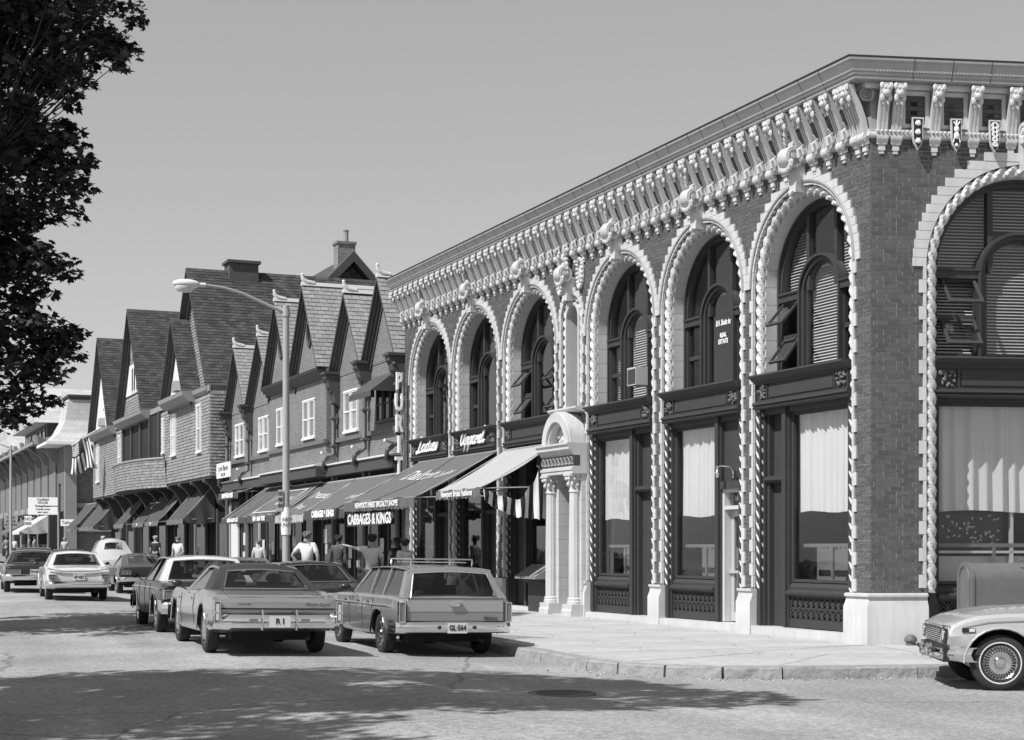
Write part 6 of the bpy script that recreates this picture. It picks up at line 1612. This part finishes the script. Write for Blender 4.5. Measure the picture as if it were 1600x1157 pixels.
# --- hardtop coupe with dark vinyl roof (nearest, middle of the street)
mc = dict(L=5.2, W=1.92, H=1.33, r=.345, axles=(1.16, 4.1), arch=.40, crease=.6, wr=.60, who='pale coupe with the dark roof',
  tab=[(0, .80, .50, .78, .80), (.05, .915, .42, .84, .86), (.3, .945, .36, .885, .90), (.9, .96, .30, .945, .945), (1.3, .96, .28, .955, .95), (2.1, .96, .26, .915, .93), (3.3, .96, .25, .90, .93), (3.8, .96, .25, .92, .95), (4.4, .95, .28, .92, .93), (4.95, .92, .35, .86, .86), (5.2, .85, .42, .74, .74)],
  cab=(.98, 1.62, 2.75, 3.42), cpil=(.66, .5), rwin=(.19, .12, .05, .80), bump=((.52, .12), (.48, .12)), lamps=[(.86, .93, .50, .80, .03)], rev=True, split=True, plate_z=.52, doors=(3.35, 1.95), posts=())
def mc_extra(root, sp, paint):
    for sx in (-1, 1): g = MB(); g.tube([(sx * .25, -.10, .40), (sx * .25, -.14, .46), (sx * .25, -.14, .62), (sx * .25, -.10, .68)], .02, 6); g.obj('bumper_guard', chrome, root)
    g = MB(); g.tube([(-.84, -.01, .70), (.84, -.01, .70)], .012, 5); g.obj('deck_moulding', mat('black_line', .01, .4), root)
    g = MB(); g.tube([(-.7, .10, .868), (.7, .10, .868), (.7, .80, .948), (-.7, .80, .948)], .004, 4, closed=True); g.obj('boot_seam', under_m, root)
    for sx in (-1, 1): MB().box(sx * .38 - .06, sx * .38 + .06, -.135, -.11, .52, .56).obj('reflector', lamp_red, root)
    g = MB(); g.ball((0, .06, .84), .03, .015, .03); g.obj('lock_badge', chrome, root)
    t = text_mb('Monte Carlo', .07, .003, .3); t.obj('badge', mat('badge_dark', .03, .4), root, loc=(.58, -.022, .765)); t = text_mb('Chevrolet', .05, .003, .2); t.obj('badge', MATS['badge_dark'], root, loc=(-.5, -.022, .765))
mc['extra'] = mc_extra
vinyl = mat('vinyl_roof', .028, .55, .1, 30, .15, 90)
car(mc, 'hardtop_coupe', 'pale metallic coupe with dark vinyl roof and RI plate, nearest in the road', place(322, 1020, mc, head=HEAD), HEAD, pm('coupe_paint', .30, .25), vinyl, 'R I', 0, roll=1.0)
# --- estate car parked at the kerb
wg = dict(L=4.95, W=1.88, H=1.40, r=.33, axles=(1.13, 4.0), arch=.385, crease=.66, wr=.66, vinyl=False, who='estate car',
  tab=[(0, .86, .46, .86, .90), (.04, .90, .42, .90, .94), (.3, .925, .36, .93, .95), (.9, .935, .30, .935, .95), (1.4, .94, .28, .93, .94), (2.4, .94, .26, .93, .94), (3.4, .935, .26, .92, .94), (3.9, .93, .28, .91, .93), (4.5, .92, .32, .88, .90), (4.95, .88, .40, .80, .80)],
  cab=(.06, .34, 2.55, 3.2), cpil=(.20, .16), rwin=(.13, .09, .03, .84), bowl=.03, bump=((.47, .095), (.47, .09)), lamps=[(.81, .885, .56, .84, .02)], plate_z=.46, doors=(3.0, 2.1, 1.45), posts=(2.05, 1.25), strip=.76, cap='plain')
def wg_extra(root, sp, paint):
    g = MB(); z = 1.45
    for sx in (-1, 1):
        g.tube([(sx * .5, .7, z - .02), (sx * .5, .75, z + .05), (sx * .5, 1.9, z + .05), (sx * .5, 1.95, z - .02)], .011, 6)
        for y in (.75, 1.9): g.tube([(sx * .5, y, z - .06), (sx * .5, y, z + .05)], .009, 5)
    for y in (.75, 1.9): g.tube([(-.5, y, z + .05), (.5, y, z + .05)], .011, 6)
    for k in range(5): g.tube([(-.4 + .2 * k, .75, z - .0), (-.4 + .2 * k, 1.9, z - .0)], .008, 5)
    g.obj('roof_rack', chrome, root)
    o = MB().box(-.76, .76, -.03, .02, .565, .70).obj('tailgate', mat('gate_lower', .20, .35, coat=.6), root)
    MB().box(-.76, .76, -.034, .02, .705, .90).obj('tailgate_upper', mat('gate_upper', .30, .3, coat=.7), o)
    g = MB(); g.tube([(-.78, -.035, .56), (.78, -.035, .56), (.78, -.035, .905), (-.78, -.035, .905)], .007, 4, closed=True); g.obj('gate_seam', under_m, o)
    g = MB(); g.box(-.08, .05, -.07, -.03, .79, .83); g.box(.0, .09, -.075, -.04, .83, .85); g.tube([(-.1, -.06, .80), (.08, -.07, .85)], .012, 5); g.obj('tailgate_handle', chrome, o)
    t = text_mb('Falcon', .085, .004, .35); t.obj('badge', mat('badge_dark', .03, .4), o, loc=(.55, -.037, .61))
    for sx in (-1, 1): g = MB(); g.ball((sx * .28, -.135, .47), .03, .02, .03); g.obj('bumper_bolt', rubber, root)
wg['extra'] = wg_extra
wpaint = pm('estate_paint', .235, .15)
car(wg, 'estate_car', 'grey estate car with roof rack and plate GL-564 parked at the kerb', place(597, 1019.6, wg), HEAD, wpaint, wpaint, 'GL·564', 0, roll=.8)
# --- front end of a saloon parked on the side street
nv = dict(L=4.66, W=1.84, H=1.36, r=.335, axles=(1.22, 4.06), arch=.405, crease=.60, wr=.62, ww=True, cap='slots', vinyl=False, chrome_arch=False, who='saloon at the right edge',
  tab=[(0, .82, .46, .80, .80), (.3, .90, .34, .90, .90), (1.1, .92, .28, .93, .94), (2.0, .92, .25, .91, .92), (3.0, .92, .25, .92, .97), (3.4, .92, .25, .93, 1.01), (4.0, .915, .27, .925, .985), (4.28, .91, .30, .90, .94), (4.46, .905, .36, .855, .88), (4.58, .90, .42, .805, .825), (4.64, .89, .46, .77, .785), (4.66, .88, .50, .75, .765)],
  cab=(.9, 1.55, 2.55, 3.15), cpil=(.5, .3), bump=((.48, .1), (.43, .085)), lamps=[(.6, .8, .62, .74, .0)], doors=(2.9, 1.8), posts=())
def nv_extra(root, sp, paint):
    L = sp['L']
    MB().box(-.80, .80, L - .02, L + .03, .57, .73).obj('grille', mat('grille_black', .02, .5), root)
    for k in range(6): MB().box(-.50, .50, L + .028, L + .04, .585 + k * .024, .592 + k * .024).obj('grille_bar', chrome, root)
    for sx in (-1, 1):
        g = MB(); g.lathe([(.0, .01), (.06, .012), (.07, .0), (.08, .015), (.08, -.03)], 16, (sx * .68, L + .025, .655), 'y'); g.obj('headlamp', chrome, root, smooth=40)
        g = MB(); g.tube([(sx * .52, L + .03, .56), (sx * .84, L + .0, .56), (sx * .84, L - .02, .76), (sx * .52, L + .01, .76)], .014, 5, closed=True); g.obj('headlamp_bezel', chrome, root)
        MB().box(sx * .5 - .1, sx * .5 + .1, L + .11, L + .13, .44, .49).obj('park_lamp', under_m, root)
        g = MB(); g.tube([(sx * .3, L + .1, .35), (sx * .3, L + .135, .40), (sx * .3, L + .135, .48), (sx * .3, L + .1, .53)], .022, 6); g.obj('bumper_guard', chrome, root)
    MB().box(-.82, .82, L - .1, L + .05, .34, .52).obj('front_valance', under_m, root)
    w_ = interp(sp['tab'], 4.4)[0]
    g = MB(); g.box(-w_ - .008, -w_ + .02, 4.36, 4.51, .70, .745); o = g.obj('side_marker', under_m, root); MB().box(-w_ - .011, -w_, 4.365, 4.43, .705, .74).obj('marker_lens', lamp_clear, o)
    g = MB(); g.tube([(-(interp(sp['tab'], y)[0] * .98 + .004), y, interp(sp['tab'], y)[2] - .09) for y in (4.5, 4.2, 3.8, 3.3, 2.9, 2.0, 1.0)], .008, 5); g.obj('side_crease', chrome, root)
    g = MB(); g.tube([(x_, y, interp(sp['tab'], y)[2] + .0) for x_, y in ((-.80, 4.5), (-.79, 4.0), (-.78, 3.3))], .005, 4); g.obj('bonnet_seam', under_m, root)
nv['extra'] = nv_extra
NY = PI / 2 - R(5.0)
zz = -.01; Zn = (H - zz) * F / (1080 - HZ); Xn = (1562 - CX) * Zn / F
offn = Matrix.Rotation(NY, 3, 'Z') @ Vector((-(nv['W'] / 2 - .1), nv['axles'][1], 0))
pn = Vector((Xn, Zn, 0)) - offn; pn.z = -.012
car(nv, 'compact_saloon', 'light saloon with whitewall tyres nosing in at the right edge by the post box', pn, NY, pm('saloon_paint', .42, .1))
# --- big dark saloon with white roof beyond the coupe
ds_ = dict(L=5.25, W=1.96, H=1.42, r=.345, axles=(1.2, 4.15), arch=.385, crease=.7, wr=.64, who='dark saloon with white roof',
  tab=[(0, .86, .48, .82, .84), (.05, .93, .42, .88, .90), (.4, .96, .34, .93, .94), (1.2, .975, .30, .95, .96), (2.2, .98, .28, .94, .95), (3.4, .98, .27, .93, .95), (4.2, .97, .30, .92, .95), (4.9, .94, .36, .88, .90), (5.25, .88, .44, .78, .78)],
  cab=(1.05, 1.55, 3.0, 3.6), cpil=(.28, .2), bump=((.5, .12), (.48, .12)), lamps=[(.74, .92, .66, .80, .02)], doors=(3.4, 2.5, 1.7), posts=(2.4,), strip=.80, plate_z=.5)
car(ds_, 'dark_saloon', 'glossy dark saloon with white roof just left of the pale coupe', place(246, 987.5, ds_), HEAD, mat('dark_paint', .008, .25, coat=.2, spec=.2), pm('white_roof_paint', .55), None, 1, roll=.6)
# --- parked dark hardtop in front of the estate
jk = dict(L=5.1, W=1.94, H=1.36, r=.34, axles=(1.2, 4.1), arch=.385, crease=.6, wr=.62, who='parked hardtop',
  tab=[(0, .82, .48, .82, .84), (.05, .91, .42, .86, .88), (.4, .95, .34, .91, .92), (1.3, .965, .28, .94, .95), (2.2, .965, .26, .92, .93), (3.4, .965, .26, .91, .94), (4.3, .955, .29, .91, .93), (5.1, .87, .42, .78, .78)],
  cab=(.95, 1.6, 2.8, 3.4), cpil=(.5, .28), bump=((.5, .11), (.48, .11)), lamps=[(.45, .85, .60, .72, .0)], panel=(.86, .58, .74, mat('grille_black', .02)), plate_z=.67, plate_y=-.04, doors=(3.3, 1.9))
car(jk, 'parked_hardtop', 'dark grey hardtop with plate JK-342 parked ahead of the estate car', place_d(512, 6.15, jk), HEAD, pm('hardtop_paint', .07, .2), None, 'JK·342')
car(jk, 'parked_hardtop', 'grey hardtop parked before the lamp post, only its roof showing', place_d(398, 5.7, jk), HEAD, pm('mid_grey_paint', .16, .2), None)
# --- white compact with bullet lamps, moving away
va = dict(L=4.67, W=1.79, H=1.37, r=.33, axles=(1.1, 3.8), arch=.37, crease=.5, wr=.60, who='white compact',
  tab=[(0, .80, .46, .80, .86), (.05, .86, .40, .88, .93), (.4, .885, .34, .93, .95), (1.0, .895, .28, .97, .96), (1.5, .895, .26, .95, .95), (2.4, .895, .26, .92, .93), (3.3, .895, .26, .92, .95), (4.1, .88, .30, .92, .93), (4.67, .82, .42, .80, .80)],
  cab=(.85, 1.35, 2.55, 3.1), cpil=(.22, .16), bump=((.46, .10), (.46, .10)), lamps=[(.62, .80, .66, .73, .03)], plate_z=.66, plate_y=-.03, doors=(2.9, 2.1, 1.4), posts=(2.05,), chrome_arch=False)
def va_extra(root, sp, paint):
    for sx in (-1, 1):
        g = MB(); g.lathe([(0, -.03), (.05, -.03), (.065, 0), (.065, .05)], 12, (sx * .72, -.04, .58), 'y'); g.obj('round_lamp', lamp_red, root, smooth=40)
    g = MB(); g.tube([(-.84, -.02, .90), (-.5, -.03, .84), (0, -.035, .82), (.5, -.03, .84), (.84, -.02, .90)], .016, 5); g.obj('deck_crease', chrome, root)
va['extra'] = va_extra
car(va, 'white_compact', 'white compact saloon with bullet tail lamps driving away at left', place(73, 937, va), HEAD, pm('white_car_paint', .56), None, '47·427', 0)
# --- dark fastback
fb_ = dict(L=4.66, W=1.80, H=1.31, r=.33, axles=(.98, 3.72), arch=.375, crease=.6, wr=.58, who='dark fastback',
  tab=[(0, .78, .48, .86, .90), (.06, .86, .40, .90, .93), (.4, .89, .34, .92, .94), (1.0, .90, .28, .93, .94), (2.0, .90, .26, .90, .92), (3.0, .90, .26, .90, .94), (4.0, .89, .29, .89, .90), (4.66, .83, .42, .76, .76)],
  cab=(.22, 1.7, 2.4, 2.95), cpil=(1.2, .15), rwin=(.25, .14, .18, .88), bump=((.5, .08), (.48, .09)), lamps=[(.48, .56, .66, .79, .0), (.59, .67, .66, .79, .0), (.70, .78, .66, .79, .0)], panel=(.82, .62, .83, mat('grille_black', .02)), doors=(2.8, 1.6), plate_z=.42)
car(fb_, 'fastback_coupe', 'dark fastback coupe with triple tail lamps behind the white compact', place(184, 927, fb_), HEAD, pm('fastback_paint', .06, .2))
# --- old round-backed pale saloon
od = dict(L=4.9, W=1.80, H=1.78, r=.37, axles=(1.1, 3.9), arch=.42, crease=.5, wr=.50, vinyl=False, who='old pale saloon',
  tab=[(0, .55, .5, .74, .80), (.08, .66, .44, .92, 1.0), (.35, .80, .38, 1.10, 1.16), (.8, .88, .34, 1.18, 1.24), (1.5, .90, .32, 1.18, 1.22), (2.6, .88, .30, 1.14, 1.18), (3.2, .80, .32, 1.08, 1.14), (4.0, .72, .36, 1.0, 1.08), (4.7, .62, .42, .92, .98), (4.9, .5, .5, .8, .84)],
  cab=(.5, 1.15, 2.7, 3.0), cpil=(.75, .5), rwin=(.34, .24, .40, .78), bowl=.16, bump=((.5, .08), (.5, .08)), lamps=[(.60, .68, .74, .84, .0)], doors=(2.9, 1.9), posts=(1.95,), chrome_arch=False)
car(od, 'vintage_saloon', 'pale old-fashioned round-backed saloon standing behind the fastback', place_d(180, 4.7, od), HEAD, pm('vintage_paint', .42))
# --- dark hardtop at the left edge and two cars far up the road
car(jk, 'dark_hardtop', 'black hardtop with wide tail panel at the left edge', place(8, 925, jk), HEAD, pm('black_paint', .022), None, 'PA·629')
car(wg, 'far_estate', 'dark estate car far up the street behind the black hardtop', place_d(55, 7.2, wg), HEAD, pm('far_paint', .05), None)
car(jk, 'far_hardtop', 'dark saloon roof showing between the white compact and the vintage car', place_d(112, 5.2, jk), HEAD, pm('far_paint_b', .03), None)

# ------------------------------------------------------------------ people on the pavement
skin_m = {'pale': mat('skin_pale', .32, .6), 'dark': mat('skin_dark', .06, .6)}
def skin_mesh(verts, edges, radii, root_i, m, sub=1, name='body'):
    me = bpy.data.meshes.new(name); me.from_pydata(verts, edges, []); o = bpy.data.objects.new('sk', me); TMP.collection.objects.link(o)
    o.modifiers.new('s', 'SKIN'); sm = o.modifiers.new('u', 'SUBSURF'); sm.levels = sub
    for i, r_ in enumerate(radii):
        sv = me.skin_vertices[0].data[i]; sv.radius = r_ if isinstance(r_, tuple) else (r_, r_); sv.use_root = (i == root_i)
    m2 = bpy.data.meshes.new_from_object(evaluated(o)); bpy.data.objects.remove(o)
    m2.materials.clear(); m2.materials.append(m); m2.polygons.foreach_set('use_smooth', [True] * len(m2.polygons)); m2.name = name
    return m2
def person(label, pos, yaw, h=1.72, shirt=.55, legs=.04, hair=.03, pose='stand', skin='pale', skirt=False, turn=0.0):
    k = h / 1.75; root = empty('person', pos, yaw); tag(root, label, 'person', 'people on the pavement')
    J = dict(pel=(0, 0, .95), sp=(0, .0, 1.14), ch=(0, .0, 1.34), nk=(0, -.01, 1.48), hd=(0, .015, 1.575), hm=(0, .02, 1.64), ht=(0, .01, 1.715),
             ls=(-.175, 0, 1.42), le=(-.235, -.03, 1.14), lw=(-.24, .06, .89), lh=(-.235, .09, .80), rs=(.175, 0, 1.42), re=(.235, -.03, 1.14), rw=(.24, .06, .89), rh=(.235, .09, .80),
             lp=(-.09, 0, .9), lk=(-.1, .02, .5), la=(-.1, -.02, .09), lt=(-.11, .13, .035), rp=(.09, 0, .9), rk=(.1, .02, .5), ra=(.1, -.02, .09), rt=(.11, .13, .035))
    if pose == 'point': J.update(le=(-.38, .10, 1.44), lw=(-.60, .16, 1.50), lh=(-.70, .18, 1.52))
    if pose == 'hips': J.update(le=(-.38, -.05, 1.18), lw=(-.26, .0, 1.0), lh=(-.2, .03, .99), re=(.30, -.05, 1.15), rw=(.26, .02, .92), rh=(.22, .08, .88))
    if pose == 'walk': J.update(lk=(-.1, .16, .52), la=(-.1, .2, .09), lt=(-.11, .35, .04), rk=(.1, -.02, .5), ra=(.1, -.24, .14), rt=(.11, -.12, .04), le=(-.23, -.14, 1.16), lw=(-.22, -.08, .92), lh=(-.22, -.04, .84), re=(.23, .06, 1.15), rw=(.21, .2, .97), rh=(.2, .26, .92))
    if pose == 'bag': J.update(le=(-.26, .02, 1.15), lw=(-.16, .2, 1.02), lh=(-.1, .25, 1.0))
    names = list(J); V = [tuple(c * k for c in J[n_]) for n_ in names]; ix = {n_: i for i, n_ in enumerate(names)}
    E = [(ix[a], ix[b]) for a, b in (('pel', 'sp'), ('sp', 'ch'), ('ch', 'nk'), ('nk', 'hd'), ('hd', 'hm'), ('hm', 'ht'), ('ch', 'ls'), ('ls', 'le'), ('le', 'lw'), ('lw', 'lh'), ('ch', 'rs'), ('rs', 're'), ('re', 'rw'), ('rw', 'rh'), ('pel', 'lp'), ('lp', 'lk'), ('lk', 'la'), ('la', 'lt'), ('pel', 'rp'), ('rp', 'rk'), ('rk', 'ra'), ('ra', 'rt'))]
    rad = dict(pel=(.14, .10), sp=(.125, .09), ch=(.15, .10), nk=.062, hd=(.07, .085), hm=(.078, .098), ht=(.05, .06), ls=.068, le=.044, lw=.03, lh=.035, rs=.068, re=.044, rw=.03, rh=.035, lp=.085, lk=.058, la=.04, lt=.035, rp=.085, rk=.058, ra=.04, rt=.035)
    RR = [tuple(c * k for c in (rad[n_] if isinstance(rad[n_], tuple) else (rad[n_], rad[n_]))) for n_ in names]
    bm_ = put('body', skin_mesh(V, E, RR, ix['pel'], skin_m[skin]), root)
    hd = J['hm']
    g = MB(); g.ball((0, (hd[1] + .10) * k, (hd[2] - .02) * k), .014, .02, .018, 6, 4)
    for sx in (-1, 1): g.ball((sx * .088 * k, hd[1] * k, (hd[2] - .01) * k), .012, .02, .03, 6, 4)
    # fingers: four and a thumb on each hand
    for s_ in ('l', 'r'):
        wv, hv = Vector(J[s_ + 'w']), Vector(J[s_ + 'h']); d_ = (hv - wv).normalized(); side = Vector((0, 1, 0)) if abs(d_.y) < .7 else Vector((1, 0, 0)); side = (side - d_ * side.dot(d_)).normalized(); dn = d_.cross(side)
        for q, (o_, l_) in enumerate(((-.024, .055), (-.008, .065), (.008, .06), (.024, .048))):
            if pose == 'point' and s_ == 'l' and q != 0: l_ *= .45
            b_ = hv + side * o_; m_ = b_ + d_ * l_ * .6; e_ = m_ + d_ * l_ * .4 + dn * .015
            g.tube([tuple(c * k for c in p) for p in (b_, m_, e_)], [.011, .009, .007], 5)
        b_ = wv.lerp(hv, .45) + side * .03; g.tube([tuple(c * k for c in p) for p in (b_, b_ + side * .03 + d_ * .02, b_ + side * .035 + d_ * .05)], [.012, .01, .008], 5)
    g.obj('fingers_and_ears', skin_m[skin], bm_, smooth=60)['kind'] = 'stuff'
    g = MB(); g.ball((0, (hd[1] - .025) * k, (hd[2] + .03) * k), .10 * k, .11 * k, .105 * k, 10, 7)
    for q in range(10): g.ball((.08 * k * math.cos(q * .63), (hd[1] - .03 + .07 * math.sin(q * .63)) * k, (hd[2] + .06 + .03 * math.sin(q * 2.1)) * k), .045 * k, n=6, m=4)
    g.obj('hair', mat('hair_%03d' % int(hair * 1000), hair, .7), root, smooth=60)
    def cloth(nm, keys, edges, scale, v, extra=None):
        kk = list(keys); vv = [tuple(c * k for c in (extra.get(q, J[q]) if extra else J[q])) for q in kk]; i2 = {q: i for i, q in enumerate(kk)}
        rr = []
        for q in kk:
            r0 = rad[q] if isinstance(rad[q], tuple) else (rad[q], rad[q]); rr.append(tuple((c * scale + .012) * k for c in r0))
        put(nm, skin_mesh(vv, [(i2[a], i2[b]) for a, b in edges], rr, 0, mat('cloth_%03d' % int(v * 1000), v, .9, .08, 8), name=nm), root)
    mid = lambda a, b, t: tuple(Vector(J[a]).lerp(Vector(J[b]), t))
    cloth('shirt', ['ch', 'sp', 'pel', 'ls', 'le', 'rs', 're', 'nk'], [('ch', 'sp'), ('sp', 'pel'), ('ch', 'ls'), ('ls', 'le'), ('ch', 'rs'), ('rs', 're'), ('ch', 'nk')], 1.10, shirt, dict(le=mid('ls', 'le', .78), re=mid('rs', 're', .78), nk=mid('ch', 'nk', .45), pel=(0, 0, .99)))
    if skirt:
        g = MB(); g.lathe([(.15 * k, 1.0 * k), (.20 * k, .8 * k), (.24 * k, .55 * k), (.23 * k, .55 * k)], 16); g.obj('skirt', mat('cloth_%03d' % int(legs * 1000), legs, .9), root, smooth=60)
    else:
        cloth('trousers', ['pel', 'lp', 'lk', 'la', 'rp', 'rk', 'ra'], [('pel', 'lp'), ('lp', 'lk'), ('lk', 'la'), ('pel', 'rp'), ('rp', 'rk'), ('rk', 'ra')], 1.14, legs)
    g = MB()
    for s_ in ('l', 'r'):
        a, t = J[s_ + 'a'], J[s_ + 't']; g.ball(((a[0] + t[0]) / 2 * k, (a[1] * .5 + t[1] * .5) * k, max((a[2] + t[2]) / 2 - .01, .045) * k), .05 * k, .13 * k, .045 * k, 8, 5)
    g.obj('shoes', mat('shoe_leather', .02, .5), root, smooth=60)['kind'] = 'stuff'
    return root
def at(px, d): 
    k = (px - CX) / F; Z = (15.198 - d) / (.9213 * k + .3889); p = Vector((k * Z, Z, 0)); p.z = PAV + .015 + gz(s_of(p)); return p
AW = R(-15)
person('man in white short-sleeved shirt and dark trousers, hand on hip, right of the lamp post', at(480, 3.9), AW, 1.86, .62, .02, .12, 'hips')
person('dark-haired figure in dark clothes standing in awning shade by the shop door', at(529, 1.9), AW, 1.78, .06, .03, .012, 'stand', 'dark')
person('man in pale shirt pointing left, standing beside the parked estate car', at(581, 3.7), R(0), 1.78, .66, .10, .02, 'point')
person('child in white top behind the estate car roof rack', at(632, 3.1), R(50), 1.68, .55, .06, .02, 'stand')
person('figure in dark clothes leaning at the shop window beside the child in white', at(621, 1.4), R(40), 1.7, .03, .02, .012, 'bag', 'dark')
person('boy in light shirt seen from behind, left of the lamp post', at(405, 2.3), AW, 1.66, .40, .05, .14, 'stand')
person('woman in white blouse walking toward the camera with a bag, before the shingled shops', at(278, 1.9), R(170), 1.74, .60, .35, .10, 'bag', skirt=True)
person('person in black with pale hat standing among the shingled shop posts', at(243, 1.5), AW, 1.8, .02, .02, .30, 'stand')
person('dark-haired person in white shirt behind the vintage saloon', at(191, 1.6), AW, 1.74, .5, .05, .015, 'walk')
person('white-haired person in dark jacket behind the vintage saloon', at(161, 1.6), AW, 1.8, .04, .05, .45, 'stand')
person('person in grey clothes beside the distant lamp post', at(10, 2.4), AW, 1.8, .18, .14, .06, 'walk')
person('person in white shirt just right of the distant lamp post', at(23, 2.0), R(160), 1.7, .55, .06, .03, 'stand')
person('taller of two people chatting below the light awning', at(46, 1.6), R(90), 1.85, .3, .06, .05, 'stand')
person('second of two people chatting, arm out, below the light awning', at(54, 1.9), R(-90), 1.78, .35, .05, .03, 'bag')
person('person in striped light top near the flag post', at(101, 1.2), R(180), 1.74, .42, .05, .25, 'stand')

# ------------------------------------------------------------------ maple trees on the near pavement
leaf_m = mat('maple_leaf', .026, .55, island=.5, spec=.3); bark_m = mat('maple_bark', .06, .95, .3, 6, .8, 12)
LEAF = [(0, 0), (.25, -.08), (.5, .06), (.36, .2), (.5, .5), (.22, .42), (.0, .9), (-.22, .42), (-.5, .5), (-.36, .2), (-.5, .06), (-.25, -.08)]
def leaves(g, c, rad, n, size, rg, droop=.3):
    for _ in range(n):
        while True:
            p = Vector((rg.uniform(-1, 1), rg.uniform(-1, 1), rg.uniform(-1, 1)))
            if p.length <= 1: break
        p = Vector((p.x * rad[0], p.y * rad[1], p.z * rad[2])) + c
        s = size * rg.uniform(.65, 1.2)
        nrm = Vector((rg.gauss(0, .55), rg.gauss(0, .55), 1)).normalized(); u = nrm.orthogonal().normalized(); u.rotate(Matrix.Rotation(rg.uniform(0, 6.28), 3, nrm)); v = nrm.cross(u); v = (v - Vector((0, 0, droop))).normalized()
        o = len(g.v)
        for x, y in LEAF: g.v.append(tuple(p + u * x * s + v * y * s + nrm * (-.25 * abs(x) * s)))
        g.f.append(list(range(o, o + 12))); g.mi.append(0)
def limb(g, a, b, r0, r1, rg, n=6, wob=.12):
    pts = [Vector(a).lerp(Vector(b), k / n) + Vector((rg.uniform(-1, 1), rg.uniform(-1, 1), rg.uniform(-.6, .6))) * wob * (0 if k in (0, n) else 1) for k in range(n + 1)]
    g.tube(pts, [r0 + (r1 - r0) * k / n for k in range(n + 1)], 8); return pts
def tree(label, base, clumps, leaf=.14, seed=1, per=70, th=3.2, r0=.34):
    rg = random.Random(seed); root = empty('maple_tree', base); tag(root, label, 'tree', 'maples along the near pavement')
    b = Vector(base); g = MB(); top = Vector((rg.uniform(-.2, .2), rg.uniform(-.2, .2), th)); limb(g, (0, 0, -.1), top, r0, r0 * .72, rg, 6, .05); g.obj('trunk', bark_m, root, smooth=60)
    g = MB(); mains = []
    cs = [Vector(c[:3]) - b for c in clumps]
    for k in range(9):
        c = cs[rg.randrange(len(cs))]; e = top.lerp(c, .75); mains += limb(g, top - Vector((0, 0, rg.uniform(0, .8))), e, r0 * .36, .03, rg, 7, .3)
    for c in cs[::3]:
        near = min(mains, key=lambda q: (q - c).length); limb(g, near, c, .022, .006, rg, 4, .12)
    g.obj('limbs', bark_m, root, smooth=60)['kind'] = 'stuff'
    g = MB()
    for c, full in zip(cs, clumps):
        r_ = full[3]; n = int(per * (r_ / .55) ** 1.6); leaves(g, c, (r_, r_, r_ * .62), n, leaf, rg)
    o = g.obj('crown', leaf_m, root, fix=False); o['kind'] = 'stuff'
    return root
# the maple whose crown hangs into view at upper left: outline points (column, row) of its right edge at its own distance
ZT = 30.0
edge_px = [(225, -60), (222, 25), (205, 60), (196, 88), (165, 70), (140, 118), (120, 150), (118, 190), (128, 215), (112, 250), (150, 252), (138, 285), (118, 322), (60, 345), (40, 362), (75, 395), (122, 416), (85, 450), (58, 470), (60, 505), (132, 515), (112, 535), (118, 552), (100, 590), (84, 620), (60, 640), (40, 655), (-10, 690)]
def edge_at(y):
    for (x0, y0), (x1, y1) in zip(edge_px, edge_px[1:]):
        if y0 <= y <= y1: return x0 + (x1 - x0) * (y - y0) / (y1 - y0)
    return 0
rg = random.Random(5); cl = []
tries = 0
while len(cl) < 620 and tries < 30000:
    tries += 1
    y = rg.uniform(-60, 680); dz = rg.gauss(0, 1.9)
    if y < -60: xe = 225 - (-60 - y) * .35
    else: xe = edge_at(y)
    x = rg.uniform(-420, xe - 12)
    if x < -30 and rg.random() < .55: continue
    sh = (xe - 12 - x)
    if abs(dz) > .5 + sh / 75: continue                # thins towards its edge in depth as well
    Z = ZT + dz; r_ = rg.uniform(.3, .62) if sh > 25 else rg.uniform(.16, .3)
    X = (x - CX) * ZT / F; z = H + (HZ - y) * ZT / F
    z -= .0
    if z < 3.6 or z > 15: continue
    cl.append((X, Z, z, r_))
for (x, y) in edge_px[1:-1]:                            # sprays at the tips
    for q in range(3): cl.append(((x - 8 - q * 9 - CX) * ZT / F, ZT + rg.uniform(-.5, .5), H + (HZ - y - rg.uniform(-4, 6)) * ZT / F, .2))
tree('dark leafy maple whose crown fills the upper left corner', (-12.6, 30.2, .13), cl, .18, 3, 72, 4.2, .36)
# the maple standing beside the camera: out of view, its shade lies across the road
def ell(c, r, n, seed, lo=None):
    rg = random.Random(seed); out = []
    while len(out) < n:
        p = Vector((rg.uniform(-1, 1), rg.uniform(-1, 1), rg.uniform(-1, 1)))
        l = p.length
        if l > 1 or (l < .45 and rg.random() < .6): continue
        q = Vector((c[0] + p.x * r[0], c[1] + p.y * r[1], c[2] + p.z * r[2])); out.append((q.x, q.y, q.z, rg.uniform(.35, .7)))
    return out
tree('near maple beside the camera casting the leafy shade on the road', (-10.2, 12.8, .13), ell((-9.6, 12.7, 10.4), (6.2, 2.6, 2.5), 330, 11), .2, 6, 55, 6.5, .33)
tree('third maple behind the camera, throwing shade at the lower left', (-11.0, 7.0, .13), ell((-10.3, 8.0, 9.2), (3.9, 3.4, 2.6), 190, 12), .2, 8, 45, 5.5, .33)

bpy.data.scenes.remove(TMP)
